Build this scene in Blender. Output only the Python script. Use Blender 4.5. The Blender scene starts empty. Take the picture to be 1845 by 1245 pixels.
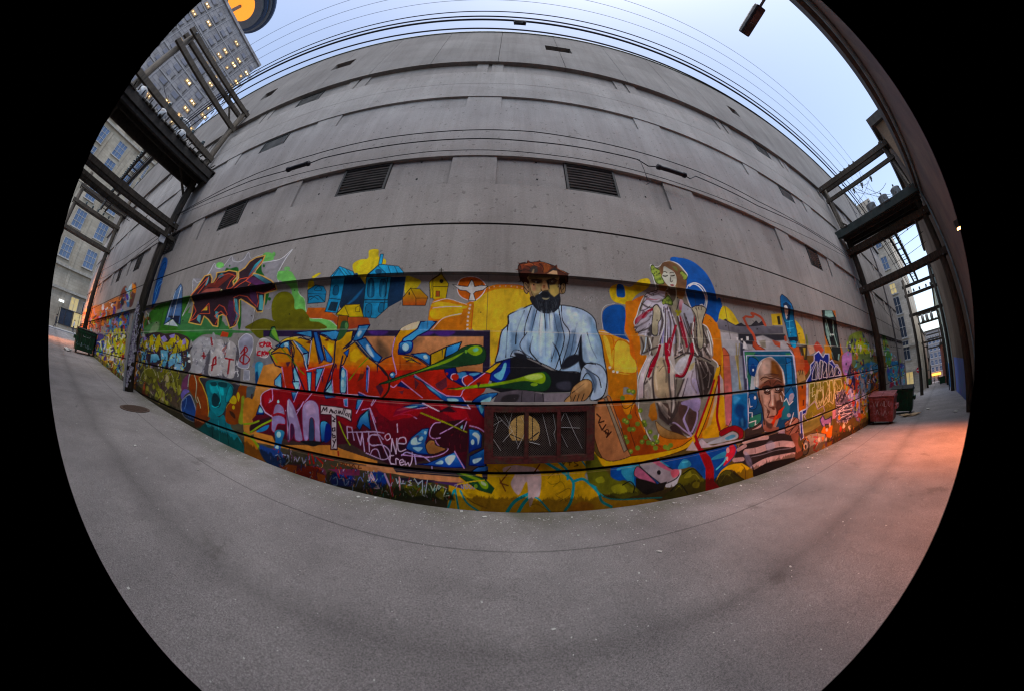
import bpy, bmesh, math, random, re
import numpy as np
from mathutils import Vector, Matrix
random.seed(7); rng = np.random.default_rng(7)
SC = bpy.context.scene
EYE = 1.70          # camera height above the road at the camera
SL = -0.049         # the alley runs downhill towards +X
def gz(x): return SL*x
# ---------------- camera: a real circular fisheye (polynomial lens) ----------------
F1, F3, CX, CY = 2.1179, -0.2504, 922.5, 622.5
YAW, PIT, ROL = 0.0613, 0.1962, 0.0090
def rot(a, b, c):
    ca,sa,cb,sb,cc,sc = math.cos(a),math.sin(a),math.cos(b),math.sin(b),math.cos(c),math.sin(c)
    return np.array([[ca,0,sa],[0,1,0],[-sa,0,ca]]) @ np.array([[1,0,0],[0,cb,sb],[0,-sb,cb]]) @ np.array([[cc,-sc,0],[sc,cc,0],[0,0,1]])
RM = rot(YAW, PIT, ROL)          # camera (right, up, forward) -> world (X, Z, Y)
cam = bpy.data.cameras.new('camera'); co = bpy.data.objects.new('camera', cam); SC.collection.objects.link(co); SC.camera = co
def col3(i): return Vector((RM[0,i], RM[2,i], RM[1,i]))
M = Matrix.Identity(4)
for i, v in enumerate((col3(0), col3(1), -col3(2))):
    for j in range(3): M[j][i] = v[j]
M.translation = Vector((0, 0, EYE)); co.matrix_world = M
cam.type = 'PANO'; cam.panorama_type = 'FISHEYE_LENS_POLYNOMIAL'; cam.sensor_width = 36; cam.sensor_fit = 'HORIZONTAL'
MM = 36/1845*1000
cam.fisheye_polynomial_k0 = 0; cam.fisheye_polynomial_k1 = -1*F1/MM; cam.fisheye_polynomial_k2 = 0
cam.fisheye_polynomial_k3 = -1*F3/MM**3; cam.fisheye_polynomial_k4 = 0
cam.fisheye_fov = math.radians(186); cam.clip_start = 0.05; cam.clip_end = 2000
# ---------------- dusk sky, weak soft sun, exposure ----------------
W = bpy.data.worlds.new('World'); SC.world = W; W.use_nodes = True
nt = W.node_tree; bg = nt.nodes['Background']; sky = nt.nodes.new('ShaderNodeTexSky'); sky.sky_type = 'NISHITA'
SUN_EL, SUN_AZ = math.radians(70), math.radians(165)
sky.sun_disc = False; sky.sun_elevation = SUN_EL; sky.sun_rotation = SUN_AZ; sky.air_density = 1.0; sky.dust_density = 1.2; sky.ozone_density = 2.0
hs = nt.nodes.new('ShaderNodeHueSaturation'); hs.inputs['Saturation'].default_value = .8; nt.links.new(sky.outputs[0], hs.inputs['Color']); nt.links.new(hs.outputs[0], bg.inputs[0]); bg.inputs[1].default_value = 0.11525
sl = bpy.data.lights.new('sun', 'SUN'); so = bpy.data.objects.new('sun', sl); SC.collection.objects.link(so)
sl.energy = 1.3; sl.angle = math.radians(60); sl.color = (1, .965, .93)
sd = Vector((math.sin(SUN_AZ)*math.cos(SUN_EL), math.cos(SUN_AZ)*math.cos(SUN_EL), math.sin(SUN_EL)))
so.rotation_euler = sd.to_track_quat('Z', 'Y').to_euler()
SC.view_settings.view_transform = 'Standard'; SC.view_settings.look = 'None'; SC.view_settings.exposure = 1.3; SC.view_settings.gamma = 1
SC.render.image_settings.color_mode = 'RGB'; SC.render.film_transparent = False
SC.cycles.max_bounces = 5; SC.cycles.filter_width = 1.15
# photo pixel -> direction / point (used to measure the place)
def ray(px, py):
    x, y = px-CX, -(py-CY); r = math.hypot(x, y)+1e-9; s = r/1000; th = F1*s+F3*s**3
    d = RM @ np.array([math.sin(th)*x/r, math.sin(th)*y/r, math.cos(th)])
    return d[0], d[2], d[1]
def atY(px, py, Y): d = ray(px, py); return Vector((d[0]/d[1]*Y, Y, d[2]/d[1]*Y+EYE))
def atX(px, py, X): d = ray(px, py); return Vector((X, d[1]/d[0]*X, d[2]/d[0]*X+EYE))
def atG(px, py):
    d = ray(px, py); s = -EYE/(d[2]-SL*d[0]); return Vector((d[0]*s, d[1]*s, gz(d[0]*s)))
# ---------------- materials ----------------
def srgb(h):
    h = h.lstrip('#'); v = [int(h[i:i+2],16)/255 for i in (0,2,4)]
    return tuple(((c+.055)/1.055)**2.4 if c > .04045 else c/12.92 for c in v)
MATS = {}
def mat(name, c, c2=None, scale=3., rough=.8, bump=.15, bscale=40, metal=0, stretch=(1,1,1), emit=None, es=1., dirt=None, dscale=1.2, spec=.3):
    if name in MATS: return MATS[name]
    m = bpy.data.materials.new(name); m.use_nodes = True; n = m.node_tree; b = n.nodes['Principled BSDF']
    L = n.links.new
    tc = n.nodes.new('ShaderNodeTexCoord'); mp = n.nodes.new('ShaderNodeMapping'); mp.inputs['Scale'].default_value = stretch
    geo = n.nodes.new('ShaderNodeNewGeometry'); L(geo.outputs['Position'], mp.inputs[0])
    c2 = c2 or tuple(x*.6 for x in c)
    ns = n.nodes.new('ShaderNodeTexNoise'); ns.inputs['Scale'].default_value = scale; ns.inputs['Detail'].default_value = 8; ns.inputs['Roughness'].default_value = .62
    L(mp.outputs[0], ns.inputs[0])
    cr = n.nodes.new('ShaderNodeValToRGB'); cr.color_ramp.elements[0].position = .36; cr.color_ramp.elements[1].position = .66
    cr.color_ramp.elements[0].color = (*c2,1); cr.color_ramp.elements[1].color = (*c,1); L(ns.outputs[0], cr.inputs[0])
    out = cr.outputs[0]
    if dirt:
        n2 = n.nodes.new('ShaderNodeTexNoise'); n2.inputs['Scale'].default_value = dscale; n2.inputs['Detail'].default_value = 10; n2.inputs['Roughness'].default_value = .7
        L(mp.outputs[0], n2.inputs[0])
        r2 = n.nodes.new('ShaderNodeValToRGB'); r2.color_ramp.elements[0].position = .48; r2.color_ramp.elements[1].position = .66
        L(n2.outputs[0], r2.inputs[0]); mx = n.nodes.new('ShaderNodeMix'); mx.data_type = 'RGBA'
        L(r2.outputs[0], mx.inputs[0]); L(out, mx.inputs[6]); mx.inputs[7].default_value = (*dirt,1); out = mx.outputs[2]
    L(out, b.inputs['Base Color']); b.inputs['Roughness'].default_value = rough; b.inputs['Metallic'].default_value = metal
    b.inputs['Specular IOR Level'].default_value = spec
    if bump:
        n3 = n.nodes.new('ShaderNodeTexNoise'); n3.inputs['Scale'].default_value = bscale; n3.inputs['Detail'].default_value = 5; L(mp.outputs[0], n3.inputs[0])
        bp = n.nodes.new('ShaderNodeBump'); bp.inputs['Strength'].default_value = bump; bp.inputs['Distance'].default_value = .02; L(n3.outputs[0], bp.inputs['Height']); L(bp.outputs[0], b.inputs['Normal'])
    if emit: b.inputs['Emission Color'].default_value = (*emit,1); b.inputs['Emission Strength'].default_value = es
    MATS[name] = m; return m
# ---------------- mesh helpers ----------------
class MB:
    def __init__(s): s.bm = bmesh.new()
    def box(s, x0,x1,y0,y1,z0,z1, M=None):
        v = [s.bm.verts.new(p) for p in ((x0,y0,z0),(x1,y0,z0),(x1,y1,z0),(x0,y1,z0),(x0,y0,z1),(x1,y0,z1),(x1,y1,z1),(x0,y1,z1))]
        if M is not None:
            for q in v: q.co = M @ q.co
        for f in ((0,3,2,1),(4,5,6,7),(0,1,5,4),(1,2,6,5),(2,3,7,6),(3,0,4,7)): s.bm.faces.new([v[i] for i in f])
        return s
    def beam(s, a, b, w, h=None):
        a, b = Vector(a), Vector(b); h = h or w; d = b-a; L = d.length; q = d.to_track_quat('X', 'Z').to_matrix().to_4x4(); q.translation = a
        return s.box(0, L, -w/2, w/2, -h/2, h/2, q)
    def tube(s, pts, r, n=6, r2=None, cap=True):
        pts = [Vector(p) for p in pts]; rings = []
        for i, p in enumerate(pts):
            d = (pts[min(i+1,len(pts)-1)]-pts[max(i-1,0)]).normalized()
            u = d.cross(Vector((0,0,1)) if abs(d.z) < .95 else Vector((1,0,0))).normalized(); w = d.cross(u)
            rr = r if r2 is None else r+(r2-r)*i/(len(pts)-1)
            rings.append([s.bm.verts.new(p+(u*math.cos(t)+w*math.sin(t))*rr) for t in [2*math.pi*k/n for k in range(n)]])
        for A, B in zip(rings, rings[1:]):
            for k in range(n): s.bm.faces.new((A[k],A[(k+1)%n],B[(k+1)%n],B[k]))
        if cap: s.bm.faces.new(rings[0][::-1]); s.bm.faces.new(rings[-1])
        return s
    def lathe(s, c, prof, n=14, M=None):
        c = Vector(c); rings = []
        for r, z in prof:
            rings.append([s.bm.verts.new(c+Vector((r*math.cos(t), r*math.sin(t), z))) for t in [2*math.pi*k/n for k in range(n)]])
        for A, B in zip(rings, rings[1:]):
            for k in range(n): s.bm.faces.new((A[k],A[(k+1)%n],B[(k+1)%n],B[k]))
        s.bm.faces.new(rings[0][::-1]); s.bm.faces.new(rings[-1]); return s
    def poly(s, pts, thick=None, dirn=(0,-1,0)):
        a = [s.bm.verts.new(Vector(p)) for p in pts]
        if thick is None: s.bm.faces.new(a); return s
        b = [s.bm.verts.new(Vector(p)+Vector(dirn)*thick) for p in pts]; n = len(a)
        s.bm.faces.new(a[::-1]); s.bm.faces.new(b)
        for i in range(n): s.bm.faces.new((a[i],a[(i+1)%n],b[(i+1)%n],b[i]))
        return s
    def build(s, name, m, parent=None, smooth=False, bevel=0):
        bmesh.ops.recalc_face_normals(s.bm, faces=s.bm.faces)
        me = bpy.data.meshes.new(name); s.bm.to_mesh(me); s.bm.free(); o = bpy.data.objects.new(name, me); SC.collection.objects.link(o)
        me.materials.append(m)
        if smooth:
            for p in me.polygons: p.use_smooth = True
        if bevel:
            bv = o.modifiers.new('bevel', 'BEVEL'); bv.width = bevel; bv.segments = 2; bv.limit_method = 'ANGLE'
        if parent is not None:
            o.parent = parent; o.matrix_parent_inverse = Matrix.Translation(-Vector(parent.location))
        return o
def empty(name, label, cat, loc=(0,0,0), group=None):
    o = bpy.data.objects.new(name, None); SC.collection.objects.link(o); o.location = loc; o['label'] = label; o['category'] = cat
    if group: o['group'] = group
    return o
def tag(o, label, cat, group=None):
    o['label'] = label; o['category'] = cat
    if group: o['group'] = group
    return o
def struct(o): o['kind'] = 'structure'; return o
def copy_tree(o, parent=None):
    c = o.copy(); SC.collection.objects.link(c)
    if parent is not None: c.parent = parent
    for ch in list(o.children): copy_tree(ch, c)
    return c
# =====================================================================
# materials
A = srgb
K_ALB = 1.35      # painted colours: photographed value -> surface colour
M_conc = None
def concrete(name, tint, attr=False):
    m = bpy.data.materials.new(name); m.use_nodes = True; n = m.node_tree; L = n.links.new; b = n.nodes['Principled BSDF']
    geo = n.nodes.new('ShaderNodeNewGeometry')
    def noise(sc, det, rgh, st=(1,1,1)):
        mp = n.nodes.new('ShaderNodeMapping'); mp.inputs['Scale'].default_value = st; L(geo.outputs['Position'], mp.inputs[0])
        x = n.nodes.new('ShaderNodeTexNoise'); x.inputs['Scale'].default_value = sc; x.inputs['Detail'].default_value = det; x.inputs['Roughness'].default_value = rgh
        L(mp.outputs[0], x.inputs[0]); return x.outputs[0]
    def ramp(f, p0, c0, p1, c1):
        r = n.nodes.new('ShaderNodeValToRGB'); e = r.color_ramp.elements; e[0].position = p0; e[0].color = (*c0,1); e[1].position = p1; e[1].color = (*c1,1); L(f, r.inputs[0]); return r.outputs[0]
    def mul(a, c, f=1.):
        x = n.nodes.new('ShaderNodeMix'); x.data_type = 'RGBA'; x.blend_type = 'MULTIPLY'; x.inputs[0].default_value = f; L(a, x.inputs[6]); L(c, x.inputs[7]); return x.outputs[2]
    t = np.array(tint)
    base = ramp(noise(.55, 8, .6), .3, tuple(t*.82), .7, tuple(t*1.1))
    base = mul(base, ramp(noise(.8, 6, .6, (1.6,1,.18)), .35, (.74,.72,.72), .6, (1,1,1)), .5)      # rain streaks
    base = mul(base, ramp(noise(2.6, 7, .65, (2.2,1,.10)), .38, (.66,.64,.62), .54, (1,1,1)), .28)      # narrow runoff
    base = mul(base, ramp(noise(.22, 3, .4, (1,1,2.5)), .46, (.86,.85,.85), .50, (1,1,1)), .6)         # pour patches
    base = mul(base, ramp(noise(28, 4, .7), .3, (.8,.8,.8), .62, (1.05,1.05,1.05)), .6)
    base = mul(base, ramp(noise(11, 3, .5), .31, (.45,.43,.42), .33, (1,1,1)), .6)                  # pits
    spx = n.nodes.new('ShaderNodeSeparateXYZ'); L(geo.outputs['Position'], spx.inputs[0])
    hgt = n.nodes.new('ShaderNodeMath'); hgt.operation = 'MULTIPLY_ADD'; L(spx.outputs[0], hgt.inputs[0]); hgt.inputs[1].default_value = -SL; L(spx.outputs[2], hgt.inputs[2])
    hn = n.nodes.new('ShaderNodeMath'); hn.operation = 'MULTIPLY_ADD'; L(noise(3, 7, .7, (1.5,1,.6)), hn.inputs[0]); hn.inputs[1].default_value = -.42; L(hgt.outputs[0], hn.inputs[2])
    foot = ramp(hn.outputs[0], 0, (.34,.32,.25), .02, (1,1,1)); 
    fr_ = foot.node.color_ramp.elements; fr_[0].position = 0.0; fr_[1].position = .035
    if attr:
        at = n.nodes.new('ShaderNodeAttribute'); at.attribute_name = 'paint'
        worn = ramp(noise(60, 6, .75), .3, (.74,.74,.74), .62, (1.08,1.08,1.08)); pc = mul(at.outputs['Color'], worn, .45)
        pc = mul(pc, ramp(noise(2.2, 7, .6), .34, (.74,.72,.70), .62, (1.05,1.05,1.05)), .7)
        chip = ramp(noise(24, 8, .72), .24, (0,0,0), .30, (1,1,1))
        mu = n.nodes.new('ShaderNodeMath'); mu.operation = 'MULTIPLY'; L(at.outputs['Alpha'], mu.inputs[0]); L(chip, mu.inputs[1])
        mx = n.nodes.new('ShaderNodeMix'); mx.data_type = 'RGBA'; L(mu.outputs[0], mx.inputs[0]); L(base, mx.inputs[6]); L(pc, mx.inputs[7]); base = mx.outputs[2]
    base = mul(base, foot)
    L(base, b.inputs['Base Color']); b.inputs['Roughness'].default_value = .8 if attr else .9; b.inputs['Specular IOR Level'].default_value = .15
    bp = n.nodes.new('ShaderNodeBump'); bp.inputs['Strength'].default_value = .35; bp.inputs['Distance'].default_value = .02
    L(noise(35, 6, .7), bp.inputs['Height']); L(bp.outputs[0], b.inputs['Normal'])
    return m
CONC = (.350,.327,.312)
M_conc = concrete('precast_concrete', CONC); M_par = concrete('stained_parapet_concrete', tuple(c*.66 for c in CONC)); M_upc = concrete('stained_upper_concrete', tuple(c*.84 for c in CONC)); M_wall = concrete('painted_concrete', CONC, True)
M_dark = mat('dark_void', (.012,.012,.013), bump=0)
M_vent = mat('vent_metal', (.30,.29,.28), rough=.6)
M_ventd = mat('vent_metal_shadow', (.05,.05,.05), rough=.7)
M_flash = mat('roof_flashing', (.09,.12,.09), rough=.5)
M_rust = mat('rusty_red_paint', A('#5a2020'), A('#34100f'), scale=20, rough=.55, dirt=(.05,.03,.02), dscale=9)
M_wood = mat('weathered_timber', (.085,.068,.05), (.03,.025,.02), scale=6, stretch=(3,3,.4), bump=.5, bscale=30)
M_wood2 = mat('dark_timber', (.045,.038,.032), (.018,.016,.015), scale=8, bump=.4)
M_steel = mat('grey_steel', (.22,.24,.27), rough=.45, metal=.5)
M_glassins = mat('insulator_glaze', (.10,.13,.14), rough=.25)
M_cable = mat('black_cable', (.012,.011,.02), rough=.6, bump=0)
M_wire = mat('thin_grey_wire', (.10,.11,.14), rough=.5, bump=0)
M_trans = mat('transformer_grey', (.46,.49,.53), (.30,.33,.36), rough=.45, dirt=(.12,.08,.05), dscale=5)
M_green = mat('green_dumpster_paint', (.012,.085,.035), (.006,.05,.02), scale=3, rough=.45, dirt=(.03,.03,.02), dscale=4)
M_redd = mat('red_dumpster_paint', (.34,.045,.03), (.13,.035,.035), scale=4, rough=.5, dirt=(.26,.14,.19), dscale=4)
M_rubber = mat('black_rubber', (.015,.015,.015), rough=.7)
M_white = mat('white_paint', (.62,.62,.64), rough=.6)
M_litter = mat('paper_litter', (.60,.60,.58), rough=.8, bump=0)
M_card = mat('cardboard', (.42,.30,.18), rough=.9)
M_brick = None
def facade_mat(name, c, line=(.5,.5,.5), sc=1.0, rot=False):
    m = bpy.data.materials.new(name); m.use_nodes = True; n = m.node_tree; L = n.links.new; b = n.nodes['Principled BSDF']
    geo = n.nodes.new('ShaderNodeNewGeometry'); sp = n.nodes.new('ShaderNodeSeparateXYZ'); L(geo.outputs['Position'], sp.inputs[0])
    ad = n.nodes.new('ShaderNodeMath'); ad.operation = 'ADD'; L(sp.outputs[0], ad.inputs[0]); L(sp.outputs[1], ad.inputs[1])
    cb = n.nodes.new('ShaderNodeCombineXYZ'); L(ad.outputs[0], cb.inputs[0]); L(sp.outputs[2], cb.inputs[1])
    br = n.nodes.new('ShaderNodeTexBrick'); L(cb.outputs[0], br.inputs[0]); br.inputs['Scale'].default_value = sc
    br.inputs['Color1'].default_value = (*c,1); br.inputs['Color2'].default_value = (*[x*.82 for x in c],1); br.inputs['Mortar'].default_value = (*[x*y for x,y in zip(c,line)],1); br.inputs['Mortar Size'].default_value = .012
    ns = n.nodes.new('ShaderNodeTexNoise'); ns.inputs['Scale'].default_value = .35; ns.inputs['Detail'].default_value = 9; L(geo.outputs['Position'], ns.inputs[0])
    cr = n.nodes.new('ShaderNodeValToRGB'); cr.color_ramp.elements[0].position = .35; cr.color_ramp.elements[0].color = (.6,.58,.56,1); cr.color_ramp.elements[1].position = .65; L(ns.outputs[0], cr.inputs[0])
    mx = n.nodes.new('ShaderNodeMix'); mx.data_type = 'RGBA'; mx.blend_type = 'MULTIPLY'; mx.inputs[0].default_value = .8; L(br.outputs[0], mx.inputs[6]); L(cr.outputs[0], mx.inputs[7])
    L(mx.outputs[2], b.inputs['Base Color']); b.inputs['Roughness'].default_value = .85; b.inputs['Specular IOR Level'].default_value = .2
    return m
M_brick = facade_mat('brown_brick', (.24,.165,.11), sc=4)
M_stucco = mat('dark_brown_stucco', (.20,.145,.13), (.13,.10,.10), scale=.6, bump=.4, bscale=15, dirt=(.22,.17,.14), dscale=.7)
M_beige = facade_mat('beige_stone', (.60,.52,.42), line=(.7,.68,.66), sc=.8)
M_cream = facade_mat('cream_stone', (.42,.37,.29), line=(.75,.72,.7), sc=.6)
M_towerw = facade_mat('tower_panels', (.30,.29,.30), line=(.45,.45,.5), sc=.16)
M_glass = mat('window_glass', (.03,.045,.07), (.02,.03,.05), scale=.4, rough=.12, bump=0, spec=.6)
M_glassb = mat('blue_window_glass', (.10,.16,.28), (.05,.09,.17), scale=.5, rough=.15, bump=0, spec=.6)
M_lit = mat('warm_lit_window', (.5,.35,.15), bump=0, emit=(1,.60,.22), es=2.0)
M_lity = mat('yellow_lit_window', (.5,.4,.15), (.2,.25,.2), scale=2, bump=0, emit=(.9,.65,.25), es=.16)
M_frame = mat('window_trim', (.42,.40,.38), rough=.6, bump=0)
M_framed = mat('dark_window_trim', (.05,.045,.04), rough=.6, bump=0)

# =====================================================================
# the ground
def asphalt():
    m = bpy.data.materials.new('alley_asphalt'); m.use_nodes = True; n = m.node_tree; L = n.links.new; b = n.nodes['Principled BSDF']
    geo = n.nodes.new('ShaderNodeNewGeometry'); sp = n.nodes.new('ShaderNodeSeparateXYZ'); L(geo.outputs['Position'], sp.inputs[0])
    def noise(sc, det=8, rg=.6, st=(1,1,1)):
        mp = n.nodes.new('ShaderNodeMapping'); mp.inputs['Scale'].default_value = st; L(geo.outputs['Position'], mp.inputs[0])
        x = n.nodes.new('ShaderNodeTexNoise'); x.inputs['Scale'].default_value = sc; x.inputs['Detail'].default_value = det; x.inputs['Roughness'].default_value = rg; L(mp.outputs[0], x.inputs[0]); return x.outputs[0]
    def ramp(f, *st):
        r = n.nodes.new('ShaderNodeValToRGB'); e = r.color_ramp.elements
        while len(e) < len(st): e.new(.5)
        for q, (p, c) in zip(e, st): q.position = p; q.color = (c,c,c,1) if isinstance(c, float) else (*c,1)
        L(f, r.inputs[0]); return r.outputs[0]
    def mul(a, c, f=1.):
        x = n.nodes.new('ShaderNodeMix'); x.data_type = 'RGBA'; x.blend_type = 'MULTIPLY'; x.inputs[0].default_value = f; L(a, x.inputs[6]); L(c, x.inputs[7]); return x.outputs[2]
    def mix(a, col, f):
        x = n.nodes.new('ShaderNodeMix'); x.data_type = 'RGBA'; L(f, x.inputs[0]); L(a, x.inputs[6]); x.inputs[7].default_value = (*col,1); return x.outputs[2]
    def math2(op, a, v):
        x = n.nodes.new('ShaderNodeMath'); x.operation = op; L(a, x.inputs[0])
        if isinstance(v, (int,float)): x.inputs[1].default_value = v
        else: L(v, x.inputs[1])
        return x.outputs[0]
    base = ramp(noise(.55, 10, .72), (.34,(.160,.149,.152)), (.66,(.252,.236,.238)))
    base = mul(base, ramp(noise(70, 5, .8), (.36,.45), (.5,.97), (.62,1.4)), .8)
    base = mul(base, ramp(noise(210, 3, .8), (.34,.45), (.5,1.0), (.66,1.7)), .7)
    vo = n.nodes.new('ShaderNodeTexVoronoi'); vo.inputs['Scale'].default_value = 26; L(geo.outputs['Position'], vo.inputs[0])
    base = mix(base, (.42,.41,.40), ramp(vo.outputs['Distance'], (.03,.8), (.09,.0)))                # pale stones in the mix
    # worn dark aggregate strip along the alley, a patched strip by the wall and its seams
    wob = math2('MULTIPLY', math2('SUBTRACT', noise(.5, 4), .5), .35); y = math2('ADD', sp.outputs[1], wob)
    d1 = math2('ABSOLUTE', math2('SUBTRACT', y, 1.22), 0); base = mul(base, ramp(d1, (.0,.74), (.10,.86), (.3,1.0)))
    y2 = math2('ADD', sp.outputs[1], math2('MULTIPLY', wob, .15))
    d2 = math2('ABSOLUTE', math2('SUBTRACT', y2, 2.62), 0); base = mul(base, ramp(d2, (.006,.45), (.02,1.0)), .8)
    base = mul(base, ramp(y2, (.0,1.0), (.26,1.0)), 0)
    vc = n.nodes.new('ShaderNodeTexVoronoi'); vc.feature = 'DISTANCE_TO_EDGE'; vc.inputs['Scale'].default_value = .42
    ad_ = n.nodes.new('ShaderNodeVectorMath'); ad_.operation = 'MULTIPLY_ADD'; nz = n.nodes.new('ShaderNodeTexNoise'); nz.inputs['Scale'].default_value = 1.6; nz.inputs['Detail'].default_value = 6; L(geo.outputs['Position'], nz.inputs[0])
    L(nz.outputs['Color'], ad_.inputs[0]); ad_.inputs[1].default_value = (.7,.7,.7); L(geo.outputs['Position'], ad_.inputs[2]); L(ad_.outputs[0], vc.inputs[0])
    base = mul(base, ramp(math2('ADD', vc.outputs['Distance'], math2('MULTIPLY', ramp(noise(.5,4), (.42,.05), (.5,.0)), 1)), (.001,.6), (.005,1.0)), .35)   # cracks
    base = mul(base, ramp(noise(.7, 3, .4, (.5,1.6,1)), (.44,.90), (.52,1.0)), .6)                   # patched areas
    # mossy grime at the foot of the wall
    g = math2('MULTIPLY', ramp(math2('ABSOLUTE', math2('SUBTRACT', sp.outputs[1], 3.7), 0), (.05,1.0), (.85,.0)), ramp(noise(1.6, 8, .7), (.38,.15), (.62,1.0)))
    base = mix(base, (.075,.078,.045), math2('MULTIPLY', g, .8))
    base = mix(base, (.055,.05,.045), math2('MULTIPLY', ramp(noise(.9, 6, .6, (1,1.4,1)), (.64,.0), (.70,1.0)), .4))   # oil and damp blotches
    L(base, b.inputs['Base Color']); b.inputs['Roughness'].default_value = .78; b.inputs['Specular IOR Level'].default_value = .35
    bp = n.nodes.new('ShaderNodeBump'); bp.inputs['Strength'].default_value = .6; bp.inputs['Distance'].default_value = .012; L(noise(90, 6, .8), bp.inputs['Height']); L(bp.outputs[0], b.inputs['Normal'])
    return m
g = MB()
for x0, x1 in ((-400,-66),(-66,-40),(-40,0),(0,40),(40,160),(160,400)):
    v = [g.bm.verts.new(p) for p in ((x0,-150,gz(x0)),(x1,-150,gz(x1)),(x1,150,gz(x1)),(x0,150,gz(x0)))]; g.bm.faces.new(v)
struct(g.build('alley_road', asphalt()))
def slab(x0,x1,y0,y1,h,name,m):
    b = MB(); v = [b.bm.verts.new(p) for p in ((x0,y0,gz(x0)-.1),(x1,y0,gz(x1)-.1),(x1,y1,gz(x1)-.1),(x0,y1,gz(x0)-.1),(x0,y0,gz(x0)+h),(x1,y0,gz(x1)+h),(x1,y1,gz(x1)+h),(x0,y1,gz(x0)+h))]
    for f in ((4,5,6,7),(0,1,5,4),(1,2,6,5),(2,3,7,6),(3,0,4,7)): b.bm.faces.new([v[i] for i in f])
    return struct(b.build(name, m))
M_side = mat('sidewalk_concrete', (.34,.34,.35), (.24,.24,.25), scale=1.5)
slab(-62,-57,-60,60,.14,'sidewalk_far_street',M_side)
slab(38,54,4.6,9,.12,'sidewalk_right_street',M_side)

# =====================================================================
# the mural (traced shapes), rasterised on a grid of wall points
CR={'p':(0,0,1),'E':(920,460,8.14),'a':(400,420,4.15),'b':(400,620,3.69),'c':(780,440,3.891),'d':(1040,440,3.1133),'e':(1240,600,4.15),'g':(80,540,4.15),'h':(820,700,4.193),'k':(1280,520,3.458),'l':(80,380,3.1125),
'1':(460,580,6.917),'2':(680,580,6.917),'3':(440,720,6.917),'4':(660,720,6.917),'5':(320,440,6.917),'6':(240,580,6.917),'7':(1120,450,6.552),'8':(1120,620,6.227),'9':(1290,530,8.3),'A':(1300,640,7.78),'B':(1430,560,6.224),'C':(1100,780,4.6125),'D':(140,480,5.661)}
def hexc(h):
    if len(h)==3: h=h[0]*2+h[1]*2+h[2]*2
    return np.array([int(h[i:i+2],16)/255 for i in (0,2,4)])
def smooth(P,closed,n=5):
    P=np.asarray(P,float)
    if len(P)<3: return P
    Q=np.vstack([P[-1],P,P[:2]]) if closed else np.vstack([2*P[0]-P[1],P,2*P[-1]-P[-2]])
    out=[]
    for i in range(1,len(Q)-2):
        a,b,c,d=Q[i-1:i+3]
        for t in np.arange(n)/n:
            out.append(.5*((2*b)+(c-a)*t+(2*a-5*b+4*c-d)*t*t+(-a+3*b-3*c+d)*t**3))
    if not closed: out.append(P[-1])
    return np.array(out)
def segdist(X,Y,P,closed):
    d2=np.full(X.shape,1e9)
    n=len(P); 
    for i in range(n if closed else n-1):
        x0,y0=P[i]; x1,y1=P[(i+1)%n]; dx,dy=x1-x0,y1-y0; L=dx*dx+dy*dy+1e-9
        t=np.clip(((X-x0)*dx+(Y-y0)*dy)/L,0,1)
        e=(X-x0-t*dx)**2+(Y-y0-t*dy)**2
        np.minimum(d2,e,out=d2)
    return np.sqrt(d2)
def inside(X,Y,P):
    r=np.zeros(X.shape,bool); n=len(P)
    for i in range(n):
        x0,y0=P[i]; x1,y1=P[(i+1)%n]
        if y0==y1: continue
        c=((y0>Y)!=(y1>Y)); r^=c&(X<(x1-x0)*(Y-y0)/(y1-y0)+x0)
    return r
class Canvas:
    """IMG[r,c,3]; PX,PY photo position of each cell; box(pts,pad)->slices"""
    def __init__(s,PX,PY,base,box): s.PX,s.PY,s.I,s.box=PX,PY,base,box; s.A=np.zeros(PX.shape)
    def blend(s,sl,cov,col):
        s.I[sl]=s.I[sl]*(1-cov[...,None])+col*cov[...,None]; s.A[sl]=s.A[sl]*(1-cov)+cov
    def fill(s,P,c1,c2,soft,al):
        sl=s.box(P,soft+1)
        if sl is None: return
        X,Y=s.PX[sl],s.PY[sl]
        d=segdist(X,Y,P,True); d=np.where(inside(X,Y,P),d,-d)
        cov=np.clip(.5+d/max(soft,.7),0,1)*al
        if c2 is None: col=c1
        else:
            y0,y1=P[:,1].min(),P[:,1].max(); t=np.clip((Y-y0)/(y1-y0),0,1)[...,None]; col=c1*(1-t)+c2*t
        s.blend(sl,cov,col)
    def stroke(s,P,w,c,closed,al=1,soft=.7):
        sl=s.box(P,w+1)
        if sl is None: return
        d=segdist(s.PX[sl],s.PY[sl],P,closed)
        s.blend(sl,np.clip(.5+(w/2-d)/soft,0,1)*al,c)
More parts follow.
